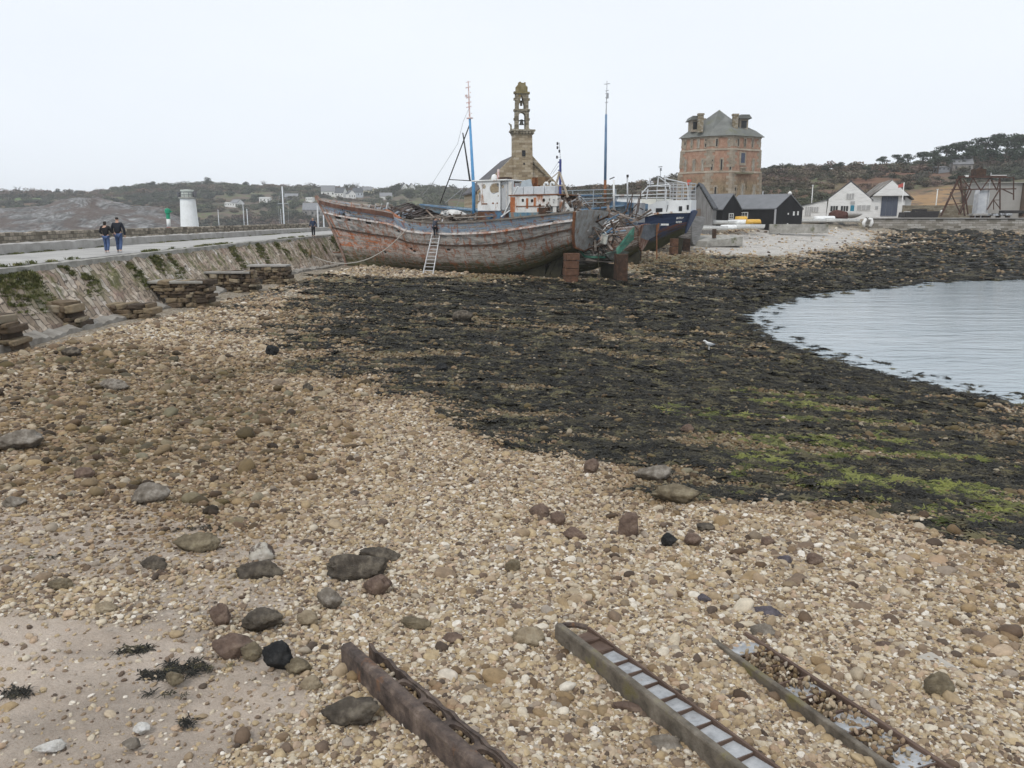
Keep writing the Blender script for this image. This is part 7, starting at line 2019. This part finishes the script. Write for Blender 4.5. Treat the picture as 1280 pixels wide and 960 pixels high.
for i, (px, rz) in enumerate(((1080, .5), (1087.5, -.5))):
    b = P(px, 282.5, 124); root = empty('white_fender', b, ('upright white float left of its twin at the end of the quay wall', 'leaning white float right of its twin at the end of the quay wall')[i], 'float')
    mb = MB(); mb.tube([(0, 0, -.1), (-.1 + .35 * i, 0, .5), (0.15 - .5 * i * 0, 0, 1.0), (.2 - .6 * i, 0, 1.15)], [.22, .26, .22, .1], 10); mb.build('float', ropewhite, root, smooth=True)
    mb = MB(); mb.tube([(.2 - .6 * i, 0, 1.1), (.25 - .6 * i, 0, 1.3)], .07, 6); mb.build('eyelet', darkw, root)
# heap of brown nets
o = rock_mesh('net_heap', weathered('brown_net', [(.3, (.05, .022, .018)), (.7, (.12, .055, .045))], 3, .95, .8, .05), 31, 3, (3.2, 1.6, 1.7), .35, 2.2); o.location = P(1048, 272.5, 132) + Vector((0, 0, .3)); tag(o, 'heap of dark red brown netting in front of the boathouse', 'net heap')
o = rock_mesh('covered_boat', weathered('grey_tarpaulin', [(.3, (.30, .29, .28)), (.7, (.45, .44, .42))], 2, .8, .3, .03), 33, 3, (4.0, 1.6, 1.2), .15, 1.2); o.location = P(1062, 270.5, 138) + Vector((0, 0, .3)); tag(o, 'boat under a grey tarpaulin behind the net heap', 'covered boat')
# lawn before the boathouse
mb = MB(); mb.add([P(1003, 274, 128), P(1042, 274, 128), P(1042, 270.8, 148), P(1003, 270.8, 148)], [(0, 1, 2, 3)])
for i in range(4): mb.v[i] = (mb.v[i][0], mb.v[i][1], 5.275)
o = mb.build('lawn', weathered('lawn_grass', [(.3, (.08, .11, .03)), (.7, (.15, .17, .05))], .8, .95, .4, .03)); tag(o, kind='structure')
# dark barge by the quay and the slim craft next to it
rb = empty('dark_barge', P(1152, 272, 131), 'flat black work barge lying on the quay left of the gantry', 'barge'); sc = 131 / 1016
mb = MB(); mb.prism([(-21 * sc, 0), (20 * sc, 0), (22 * sc, 8 * sc), (-20 * sc, 6.5 * sc)], 0, 2.4, M_); mb.build('hull', darkw, rb)
mb = MB(); mb.box((1 * sc, 1.2, 9 * sc), (14 * sc, 1.4, 3 * sc)); mb.box((-12 * sc, 1, 7.2 * sc), (9 * sc, 1.2, .9 * sc)); mb.build('deck_box', darkw, rb)
mb = MB(); mb.box((-17 * sc, .5, 7.3 * sc), (6 * sc, .6, .7 * sc)); mb.build('pale_tarp', whf, rb)
mb = MB(); mb.lathe([(.05, 0), (.28, .1), (.28, .35), (.05, .5)], (24.5 * sc, 0, 5.5 * sc), 12); mb.build('white_buoy', whf, rb)
# steel gantry on the quay
gm = weathered('rusted_steel', [(.3, (.035, .020, .016)), (.55, (.085, .045, .033)), (.8, (.15, .075, .05))], 2, .85, .3, .01)
Yg = 128.0; gb = P(1220, 272, Yg); gb.z = 5.3
rG = empty('steel_gantry', gb, 'rusty lattice steel gantry crane standing on the quay', 'gantry'); ig = rootmat(rG).inverted()
def gl(mb, a, b, w_=.16, y=0): mb.bar(ig @ P(a[0], a[1], Yg + y), ig @ P(b[0], b[1], Yg + y), w_)
for nm, yy in (('lattice_side', 0), ('lattice_side', 5.0)):
    mb = MB()
    for a, b, w_ in (((1176, 270), (1200, 220), .24), ((1200, 220), (1206, 270), .2), ((1190, 237), (1270, 236), .18), ((1198, 221), (1258, 221), .34), ((1258, 222), (1267, 222), .14), ((1267, 221), (1267, 250), .14),
                     ((1195, 224), (1206, 250), .14), ((1206, 250), (1216, 222), .14), ((1188, 240), (1200, 266), .14), ((1206, 250), (1198, 268), .14), ((1216, 222), (1226, 238), .14), ((1226, 238), (1238, 222), .14), ((1238, 222), (1246, 238), .14), ((1246, 238), (1250, 222), .14),
                     ((1200, 268), (1214, 238), .14), ((1214, 238), (1204, 224), .12), ((1252, 236), (1267, 243), .14), ((1250, 236), (1234, 262), .15), ((1250, 222), (1250, 262), .15), ((1242, 250), (1251, 262), .1), ((1242, 251), (1242, 262), .1), ((1242, 250), (1250, 250), .1), ((1210, 268), (1206, 240), .16), ((1182, 256), (1204, 254), .12)):
        gl(mb, a, b, w_, yy)
    mb.build(nm, gm, rG)
mb = MB()
for a in ((1200, 221), (1216, 221), (1232, 221), (1250, 221), (1190, 237)): mb.bar(ig @ P(*a, Yg), ig @ P(*a, Yg + 5), .16)
mb.build('cross_beam', gm, rG)
mb = MB(); mb.box(ig @ P(1223, 216, Yg + 2), (1.6, 1.5, 1.1)); mb.bar(ig @ P(1221, 213, Yg + 2), ig @ P(1227, 210.5, Yg + 2), .5); mb.build('winch', rustd, rG)
mb = MB(); mb.box(ig @ P(1208, 220, Yg), (.5, .4, .3)); mb.box(ig @ P(1248, 219.5, Yg), (2.4, .3, .18)); mb.build('pale_fittings', whf, rG)
rs = empty('shrouded_pillar', P(1224, 270, 134), 'tall pillar wrapped in white sheeting inside the gantry', 'pillar'); sc = 134 / 1016
mb = MB(); mb.prism([(-7 * sc, -.3), (7 * sc, -.3), (7 * sc, 26 * sc), (5.5 * sc, 32 * sc), (-5 * sc, 33 * sc), (-6.5 * sc, 27 * sc)], -.7, .7, M_); mb.build('sheeting', weathered('white_sheeting', [(.3, (.48, .50, .54)), (.6, (.66, .67, .68)), (.8, (.74, .74, .74))], 1.2, .6, .5, .04), rs, bevel=.06)
mb = MB(); mb.lathe([(.2, 0), (.2, .5)], (1.0 * sc, -.0, 33 * sc), 10); mb.tube([(5 * sc, -.8, 0), (5 * sc, -.8, 52 * sc)], .09, 8); mb.build('pole', steelg, rs)
# platforms and dark pontoons under the gantry
for i, (px0, px1, py, hh, m__, lab) in enumerate(((1213, 1231, 267.5, 2.5, concl, 'pale flat pontoon at the foot of the shrouded pillar'), (1232, 1262, 267.5, 3, weathered('worn_pontoon', [(.45, (.05, .045, .04)), (.55, (.5, .52, .55))], 1.2, .7), 'patchy white and dark pontoon under the right end of the gantry'), (1252, 1300, 264, 3.5, darkw, 'long dark pontoon at the right edge of the quay'))):
    b = P((px0 + px1) / 2, py, 128.5 + 1.0 * i); sc = 129 / 1016; root = empty('pontoon', b, lab, 'pontoon')
    w_ = (px1 - px0) * sc
    mb = MB(); mb.box((0, 0, -.1), (w_, 1.6 - .0 * i, hh * sc)); mb.build('deck', m__, root, bevel=.03)
    mb = MB()
    for s_ in (-.4, 0, .4): mb.box((s_ * w_, -.2, -.1 - hh * sc), (.3, .9, hh * sc))
    mb.build('blocks', rustd, root)
# flagpole and white posts
for i, (px, y0, y1, Y, lab, fl) in enumerate(((1126.3, 228, 268, 143, 'white flagpole with a faded red flag before the slip shed', True), (1014.5, 232, 254, 158, 'thin white mast above the boathouse lean-to', False), (1170.5, 237, 252, 152, 'short white lamp post above the yard wall', False))):
    b = P(px, y1, Y); root = empty('flagpole' if fl else 'white_pole', b, lab, 'pole'); hh = P(px, y0, Y).z - b.z
    mb = MB(); mb.tube([(0, 0, -3), (0, 0, hh)], [.11, .08], 8); mb.build('pole', whf, root, smooth=True)
    if fl:
        mb = MB(); vs = []
        for k in range(7): vs += [(-.1 - .14 * k, .06 * math.sin(k * 1.3), hh - .1 - .05 * k), (-.1 - .14 * k, .06 * math.sin(k * 1.3 + .4), hh - .75 - .03 * k)]
        mb.add(vs, [(2 * k, 2 * k + 2, 2 * k + 3, 2 * k + 1) for k in range(6)]); o = mb.build('flag', plain('faded_red_flag', (.5, .12, .1), .8), root); s_ = o.modifiers.new('t', 'SOLIDIFY'); s_.thickness = .02
    else:
        mb = MB(); mb.box((0, 0, hh + .05), (.3, .2, .15)); mb.build('top_fitting', whf, root)
# ------------------------------------------------------------------ old slipway rails in the shingle
irn = weathered('rail_iron', [(.3, (.035, .028, .025)), (.45, (.085, .064, .054)), (.58, (.14, .105, .085)), (.7, (.24, .19, .155))], 7, .88, 1.0, .014, bscale=45, stain=((.20, .10, .05), 5.0, .60, (1, 1, .5)), spec=.35)
irn2 = weathered('rail_iron_grey', [(.3, (.07, .06, .046)), (.48, (.14, .12, .095)), (.6, (.20, .175, .14)), (.72, (.30, .27, .23))], 6, .88, .9, .014, bscale=40, stain=((.15, .13, .055), 3.0, .55, (1, 1, 1)))
brn = weathered('rail_brown', [(.3, (.075, .048, .036)), (.7, (.16, .11, .085))], 4, .85, .4, .01)
trd = weathered('pale_tread', [(.32, (.22, .22, .22)), (.5, (.35, .36, .37)), (.66, (.46, .465, .47))], 7, .75, .5, .008, bscale=40, stain=((.24, .18, .13), 3.2, .58, (1, 1, 1)))
def along(a, b, lift):
    d = (b - a); L = d.length; d.normalize()
    r = d.cross(Vector((0, 0, 1))).normalized()          # to the left when looking along d ... kept horizontal
    u = r.cross(d).normalized()
    return L, d, r, u
def rail_root(pa, pb, lab, extra=1.4, lift=0):
    a, b = G(*pa), G(*pb)
    d = (b - a).normalized()
    yaw = math.atan2(d.y, d.x)
    root = empty('slipway_rail', a + Vector((0, 0, lift)), lab, 'rail', yaw, 'slipway rails in the shingle')
    slope = d.z / math.hypot(d.x, d.y)
    return root, (b - a).length + extra, slope
def sl(mb_pts, s): return [(x, y, z + s * x) for x, y, z in mb_pts]
# rail 1: trough girder with lattice of round ended openings (local +y lies towards the right-hand side of the picture)
r_, L_, s_ = rail_root((430, 838), (541, 943), 'heavy dark brown iron girder rail with oval openings, leftmost of three')
R1 = (r_, L_, s_)
Sh = Matrix(((1, 0, 0, 0), (0, 1, 0, 0), (s_, 0, 1, 0), (0, 0, 0, 1)))
H1_ = .225
mb = MB(Sh); mb.prism([(-.02, -.12), (.075, -.12), (.075, H1_), (.065, H1_ + .01), (-.0, H1_ + .01), (-.02, H1_ - .02)], 0, L_, Matrix(((0, 0, 1, 0), (1, 0, 0, 0), (0, 1, 0, 0), (0, 0, 0, 1)))); mb.build('side_girder', irn, r_, bevel=.006)
mb = MB(Sh)
n = 60; vs = []
for i in range(n + 1):
    x_ = .05 + (L_ - .05) * i / n; jag = .012 * mn.noise(Vector((x_ * 9, 0, 0)))
    for y_, z_ in ((.195, -.1), (.225, -.1), (.225 + jag, H1_ - .05 + jag * 2), (.195 + jag, H1_ - .045 + jag * 2)): vs.append((x_, y_, z_))
mb.add(vs, [(i * 4 + k, i * 4 + (k + 1) % 4, (i + 1) * 4 + (k + 1) % 4, (i + 1) * 4 + k) for i in range(n) for k in range(4)] + [(3, 2, 1, 0)])
mb.build('thin_flange', irn, r_)
mb = MB(Sh); mb.box((.34, .135, .03), (.66, .12, .03)); mb.build('trough_floor', irn, r_)
k = 0; x0 = .66
while x0 < L_ - .2:
    cell = .34; mb = MB(Sh)
    o_, i_ = [], []
    for q in range(20):
        a_ = math.tau * q / 20; cxx, cyy = x0 + cell / 2, .135
        ca, sa = math.cos(a_), math.sin(a_); m_ = max(abs(ca), abs(sa))
        o_.append((cxx + cell / 2 * ca / m_, cyy + .06 * sa / m_)); i_.append((cxx + .142 * ca, cyy + .05 * sa))
    mb.frame(o_, i_, .035, Matrix(((1, 0, 0, 0), (0, 0, 1, 0), (0, 1, 0, H1_ - .075), (0, 0, 0, 1)))); mb.build('lattice_web', irn, r_)
    mb = MB(Sh); mb.box((x0, .135, .04), (.03, .12, .16)); mb.build('cross_rib', irn, r_)
    x0 += cell; k += 1
# rail 2: sawtooth treads
r_, L_, s_ = rail_root((696, 807), (880, 960), 'slipway rail with pale sawtooth treads between brown sides, middle of three')
Sh = Matrix(((1, 0, 0, 0), (0, 1, 0, 0), (s_, 0, 1, 0), (0, 0, 0, 1))); XP = Matrix(((0, 0, 1, 0), (1, 0, 0, 0), (0, 1, 0, 0), (0, 0, 0, 1)))
mb = MB(Sh); mb.prism([(0, -.15), (.035, -.15), (.05, .195), (.04, .21), (-.005, .21), (-.012, .195)], 0, L_, XP); mb.tube([(0, .02, -.12), (0, .02, .19)], .036, 10); mb.build('side_girder', irn2, r_, bevel=.006)
mb = MB(Sh); mb.prism([(.255, -.15), (.29, -.15), (.285, .145), (.255, .155)], .08, L_, XP); mb.build('side_flange', brn, r_, bevel=.006)
mb = MB(Sh); mb.tube([(.02, .03, .175), (-.02, .08, .165), (-.01, .19, .145), (.06, .27, .13)], .026, 8); mb.build('end_bar', irn, r_)
x0 = .10; k = 0
while x0 < L_ - .1:
    p_ = .20 + .012 * ((k * 7) % 3 - 1)
    mb = MB(Sh); mb.add([(x0, .05, .095), (x0 + p_ * .97, .05, .145), (x0 + p_ * .97, .254, .138), (x0, .254, .115), (x0, .05, .06), (x0 + p_ * .97, .05, .11), (x0 + p_ * .97, .254, .105), (x0, .254, .085)],
                        [(0, 1, 2, 3), (7, 6, 5, 4), (0, 4, 5, 1), (1, 5, 6, 2), (2, 6, 7, 3), (3, 7, 4, 0)]); tr = mb.build('tread', trd if k > 1 else brn, r_, bevel=.004)
    mb = MB(Sh); mb.box((x0 + p_ * .985, .1525, .075), (.014, .2, .12)); mb.build('riser', brn, tr)
    x0 += p_; k += 1
# rail 3: half buried
r_, L_, s_ = rail_root((886, 806), (1096, 960), 'half buried slipway rail with gravel over its treads, rightmost of three', lift=-.05)
R3 = (r_, L_, s_)
Sh = Matrix(((1, 0, 0, 0), (0, 1, 0, 0), (s_, 0, 1, 0), (0, 0, 0, 1)))
mb = MB(Sh); mb.prism([(0, -.15), (.035, -.15), (.04, .115), (.035, .125), (-.005, .125), (-.01, .115)], 0, L_, XP); mb.build('side_girder', irn2, r_, bevel=.006)
mb = MB(Sh); mb.prism([(.33, -.15), (.367, -.15), (.367, .125), (.33, .13)], .05, L_, XP); mb.build('side_flange', brn, r_, bevel=.006)
x0 = .12; k = 0
while x0 < L_ - .1:
    p_ = .24; hi = .115 if k in (0, 1, 5, 7, 9) else .095
    if k not in (1, 2, 4):
        mb = MB(Sh); mb.add([(x0, .06, hi - .04), (x0 + p_ * .98, .06, hi), (x0 + p_ * .98, .329, hi - .005), (x0, .329, hi - .02), (x0, .06, .0), (x0 + p_ * .98, .06, .06), (x0 + p_ * .98, .329, .05), (x0, .329, -.01)],
                            [(0, 1, 2, 3), (7, 6, 5, 4), (0, 4, 5, 1), (1, 5, 6, 2), (2, 6, 7, 3), (3, 7, 4, 0)]); tr = mb.build('tread', trd, r_)
    mb = MB(Sh); mb.box((x0 + p_ * .99, .195, .055), (.018, .268, .1)); mb.build('riser', brn, r_)
    x0 += p_; k += 1

def fill_rail(root, sl_, L, w0, w1, z0, n, seed):
    g_ = np.random.default_rng(seed); Mr = rootmat(root); out = []
    for _ in range(n):
        x_ = g_.uniform(.3, L); out.append(tuple(Mr @ Vector((x_, g_.uniform(w0, w1), z0 + sl_ * x_ + g_.uniform(-.03, .03)))))
    return out
fp_ = fill_rail(R1[0], R1[2], R1[1], .085, .19, .10, 700, 3) + fill_rail(R3[0], R3[2], R3[1], .06, .32, .09, 900, 4)
gq = np.random.default_rng(6); m = len(fp_); s0 = gq.uniform(.022, .062, m)
tag(scatter('rail_gravel', fp_, gq.uniform(0, 6.28, (m, 3)), np.stack([s0, s0 * .8, s0 * .55], 1), gq.integers(0, 8, m), gq.uniform(.3, 1, m), [rock_mesh('pebble', MATS['pebbles'], 60 + i, 2, (1, 1, 1), .34, 1.3, angular=.7 * (i % 2)) for i in range(8)]), 'gravel lying inside the slipway rails', 'gravel')
# ------------------------------------------------------------------ bigger stones lying on the shingle
def stonem(nm, a, b, c, lichen=None):
    return weathered(nm, [(.32, a), (.5, b), (.66, c)], 7, .9, 1.0, .02, bscale=34, stain=lichen, kind='Object')
lich = ((.24, .21, .10), 6, .62, (1, 1, 1))
SM = {'dark': stonem('dark_stone', (.036, .030, .024), (.085, .071, .056), (.18, .155, .12), ((.20, .18, .12), 9, .66, (1, 1, 1))), 'black': stonem('black_stone', (.010, .011, .012), (.02, .021, .022), (.045, .045, .045)),
      'brown': stonem('brown_stone', (.085, .058, .045), (.15, .105, .082), (.23, .17, .13)), 'tan': stonem('tan_stone', (.18, .14, .095), (.29, .235, .16), (.38, .32, .23)),
      'olive': stonem('olive_stone', (.075, .06, .04), (.16, .13, .085), (.26, .22, .15), lich), 'grey': stonem('grey_stone', (.10, .085, .068), (.19, .165, .135), (.33, .30, .26)),
      'white': stonem('white_stone', (.45, .43, .39), (.58, .565, .53), (.68, .67, .65)), 'purple': stonem('purple_slate', (.06, .052, .06), (.10, .088, .10), (.15, .135, .15)),
      'twotone': weathered('white_and_brown_stone', [(.44, (.10, .075, .06)), (.5, (.46, .43, .37)), (.7, (.62, .59, .54))], 2.2, .85, .5, .03)}
# (px centre, py base, width px, height px, kind, flatness: 'r' round / 's' slab / 'b' block, label)
STONES = [
 (184, 631, 46, 24, 'grey', 'r', 'rounded grey and white boulder half way up the left side of the beach'),
 (242, 693, 62, 24, 'olive', 's', 'flaky layered grey stone left of the two toned boulder'),
 (192, 714, 38, 16, 'dark', 's', 'low dark stone left of the flat black slab under the two toned boulder'),
 (325, 706, 36, 25, 'twotone', 'r', 'two toned white and brown boulder resting behind a flat dark slab'),
 (320, 727, 60, 26, 'dark', 's', 'flat dark slab lying in front of the two toned boulder'),
 (472, 706, 50, 22, 'dark', 's', 'rear slab of the pair of long dark slabs above the left rail'),
 (446, 727, 82, 26, 'dark', 's', 'long dark slab in front of its shorter companion above the left rail'),
 (469, 745, 34, 24, 'brown', 'r', 'smooth brown domed stone at the right end of the long dark slab'),
 (410, 762, 32, 27, 'grey', 'b', 'squarish grey brown block below the left end of the long dark slab'),
 (325, 787, 46, 24, 'dark', 'r', 'rough dark stone above the brown and olive boulder pair'),
 (290, 824, 50, 28, 'brown', 'b', 'brown boulder joined to an olive stone at the upper edge of the sand'),
 (313, 826, 28, 20, 'olive', 'r', 'olive stone pressed against the brown boulder at the sand edge'),
 (345, 838, 38, 34, 'black', 'b', 'jet black pointed rock at the edge of the sand patch'),
 (217, 857, 24, 16, 'olive', 'r', 'small olive stone in front of the black weed on the sand'),
 (437, 908, 74, 34, 'dark', 's', 'broad flat dark rock beside the left rail near the bottom'),
 (372, 843, 34, 18, 'olive', 'r', 'olive brown stone just right of the black pointed rock'),
 (388, 866, 28, 20, 'tan', 'r', 'tan cobble below the olive brown stone near the black rock'),
 (384, 782, 26, 17, 'tan', 'r', 'ochre tan cobble left of the head of the left rail'),
 (275, 783, 28, 26, 'brown', 'r', 'upright brown cobble left of the rough dark stone'),
 (520, 787, 36, 14, 'olive', 's', 'flat greenish stone above the gap between left and middle rails'),
 (565, 805, 26, 14, 'brown', 's', 'flat brown stone midway between left and middle rails'),
 (661, 811, 46, 24, 'tan', 'r', 'large smooth tan oval stone at the head of the middle rail'),
 (641, 717, 22, 16, 'olive', 'r', 'ochre brown cobble alone in the middle of the shingle'),
 (674, 649, 26, 17, 'brown', 'r', 'left stone of the brown pair above the middle rail'),
 (698, 658, 20, 19, 'brown', 'r', 'right stone of the brown pair above the middle rail'),
 (718, 676, 30, 16, 'brown', 's', 'flat brown stone below the brown pair'),
 (787, 671, 31, 26, 'brown', 'b', 'upright purplish brown stone right of the brown pair'),
 (739, 591, 20, 16, 'brown', 'r', 'dark brown cobble near the edge of the weed above the brown pair'),
 (818, 601, 50, 17, 'grey', 's', 'upper grey slab at the edge of the weed'),
 (846, 631, 66, 19, 'olive', 's', 'lower thick slab at the edge of the weed'),
 (837, 682, 22, 15, 'black', 'b', 'small black rock right of the upright purplish stone'),
 (866, 681, 24, 14, 'brown', 'r', 'brown stone just right of the small black rock'),
 (882, 664, 28, 8, 'dark', 's', 'thin dark slate on the shingle below the lower thick slab'),
 (982, 708, 19, 14, 'purple', 'r', 'left cobble of a dark purple pair on the right hand shingle'),
 (1019, 708, 20, 16, 'brown', 'r', 'right cobble of a dark pair on the right hand shingle'),
 (958, 776, 46, 15, 'purple', 's', 'flat purple slate above the head of the right rail'),
 (954, 802, 30, 22, 'grey', 'r', 'pitted pale grey stone at the head of the right rail'),
 (881, 754, 18, 10, 'purple', 'b', 'small blue grey chip left of the flat purple slate'),
 (1108, 816, 34, 13, 'brown', 's', 'flat brown stone between the right rail and the pitted rock'),
 (1177, 877, 43, 31, 'olive', 'r', 'pitted greenish brown rock beside a pale plank on the right'),
 (960, 684, 18, 13, 'brown', 'r', 'brown cobble above the dark purple pair'),
 (20, 563, 62, 22, 'grey', 's', 'low grey slab at the left edge of the beach'),
 (138, 489, 42, 10, 'grey', 's', 'pale flat slab among dark stones in the upper left of the beach'),
 (102, 600, 26, 15, 'brown', 'r', 'smooth brown cobble upper left of the grey and white boulder'),
 (339, 445, 18, 13, 'black', 'r', 'black rock at the left tip of the weed'),
 (384, 490, 14, 10, 'dark', 'r', 'dark cobble below the left tip of the weed'),
 (551, 465, 16, 10, 'black', 'r', 'black weed covered rock in the middle of the dark weed'),
 (578, 402, 26, 10, 'dark', 'r', 'low dark weedy rock in front of the big trawler'),
 (860, 541, 16, 10, 'brown', 'r', 'pale brown stone amid the weed above the two grey slabs'),
 (85, 446, 30, 8, 'dark', 's', 'dark flat stone on the shingle below the seawall stubs'),
 (833, 945, 52, 20, 'grey', 's', 'flat grey brown stone beside the lower end of the middle rail'),
 (790, 895, 42, 14, 'brown', 's', 'reddish brown stone touching the left side of the middle rail'),
 (18, 635, 30, 14, 'grey', 's', 'grey slab at the left edge just above the upper sand'),
 (75, 740, 30, 16, 'olive', 'r', 'brown rounded stone on the upper left sand'),
 (130, 768, 30, 14, 'tan', 's', 'tan flat stone on the left above the lower sand'),
 (175, 917, 22, 13, 'white', 'r', 'bright white pebble alone on the lower sand'),
 (60, 942, 34, 14, 'white', 's', 'white and orange stone near the bottom left corner'),
 (163, 938, 24, 14, 'grey', 'b', 'angular pale grey stone on the lower sand'),
]
for i, (px, py, wp_, hp_, kd, shp, lab) in enumerate(STONES):
    b = G(px, py); dist = math.sqrt(b.x ** 2 + b.y ** 2 + (EYE - b.z) ** 2) * (995 / math.hypot(995, 0)) 
    zc = b.y * CP + (EYE - b.z) * SP; mpp = zc / F
    W_ = wp_ * mpp * .98; dep = W_ * (.62 if shp != 's' else .5)
    # vertical size from the picture height minus the part that is depth seen from above
    Hh = max(.66 * W_ if shp != 's' else .42 * W_, (hp_ * mpp - dep * .35 * math.sin(math.atan2(EYE - b.z, b.y))) * 1.35)
    if shp == 's': Hh = min(Hh, .6 * W_)
    o = rock_mesh('stone' if shp != 's' else 'stone_slab', SM[kd], 100 + i, 4, (W_, dep, Hh), .34 if shp != 's' else .36, 1.6, angular=(.55 if shp == 'r' else 1.0))
    for v_ in o.data.vertices: v_.co = v_.co * 1.04
    o.location = b + Vector((0, dep * .35, Hh * .36)); o.rotation_euler = (random.uniform(-.08, .08), random.uniform(-.08, .08), random.uniform(-.25, .25))
    tag(o, lab, 'stone')
# pale plank half buried on the right
a, b = G(1146, 832), G(1206, 862)
root = empty('pale_plank', a, 'pale weathered plank lying half buried beside the pitted rock', 'plank', math.atan2((b - a).y, (b - a).x))
mb = MB(); mb.box((.3, .08, .03), ((b - a).length + .2, .2, .07), Matrix.Rotation(.05, 3, 'Y')); mb.build('board', weathered('bleached_board', [(.3, (.30, .27, .23)), (.7, (.46, .43, .38))], 2, .9, .4, .01, stretch=(.3, 4, 1)), root, bevel=.008)
# a gull standing on the weed
b = G(886, 438)
root = empty('gull', b, 'small white gull standing on the dark seaweed near the water', 'gull', R(200))
sk = skin_obj('body', [([Vector((-.24, 0, .23)), Vector((-.08, 0, .25)), Vector((.08, 0, .28)), Vector((.17, 0, .36)), Vector((.2, 0, .41)), Vector((.3, 0, .395)), Vector((0, .03, .18)), Vector((0, .03, .0)), Vector((0, -.03, .18)), Vector((0, -.03, .0))], [.02, .075, .08, .045, .042, .01, .012, .01, .012, .01], [(1, 0), (1, 2), (2, 3), (3, 4), (4, 5), (1, 6), (6, 7), (1, 8), (8, 9)])], plain('white_plumage', (.72, .72, .70), .8), root)
mb = MB()
for s_ in (-1, 1): mb.add([(.1, s_ * .07, .31), (-.05, s_ * .085, .30), (-.3, s_ * .03, .24), (-.05, s_ * .08, .21), (.08, s_ * .08, .24)], [(0, 1, 2, 3, 4)])
mb.build('wings', plain('grey_wing', (.4, .42, .44), .8), root)
# torn seaweed on the sand
g = np.random.default_rng(44)
pp = []
for px, py, n_, sx_, sy_ in ((170, 812, 22, 10, 2), (232, 836, 46, 16, 4), (190, 845, 18, 10, 2), (20, 865, 8, 10, 2), (215, 870, 4, 10, 3), (270, 660, 22, 22, 2), (60, 695, 8, 25, 3), (232, 905, 5, 5, 2)):
    for _ in range(n_):
        p = G(px + g.normal(0, sx_), py + g.normal(0, sy_)); pp.append((p.x, p.y, p.z + .005))
m = len(pp); s = g.uniform(.07, .17, m)
tag(scatter('stranded_seaweed', pp, np.stack([np.zeros(m), np.zeros(m), g.uniform(0, 6.28, m)], 1), np.stack([s, s, s * .5], 1), g.integers(0, 3, m), np.zeros(m), [tuft(40 + i, 12) for i in range(3)]), 'black strands of torn seaweed on the sand', 'seaweed')
# ------------------------------------------------------------------ sea air
t_ = bpy.data.materials.new('sea_air'); t_.use_nodes = True
nt_ = t_.node_tree; nt_.nodes.remove(nt_.nodes['Principled BSDF'])
pv = nt_.nodes.new('ShaderNodeVolumePrincipled'); pv.inputs['Density'].default_value = .00026; pv.inputs['Color'].default_value = (.97, .985, 1.0, 1); pv.inputs['Anisotropy'].default_value = 0
nt_.links.new(pv.outputs[0], nt_.nodes['Material Output'].inputs['Volume'])
mb = MB(); mb.box((0, 600, 26.5), (3400, 1560, 59)); o = mb.build('haze', t_); tag(o, kind='stuff')
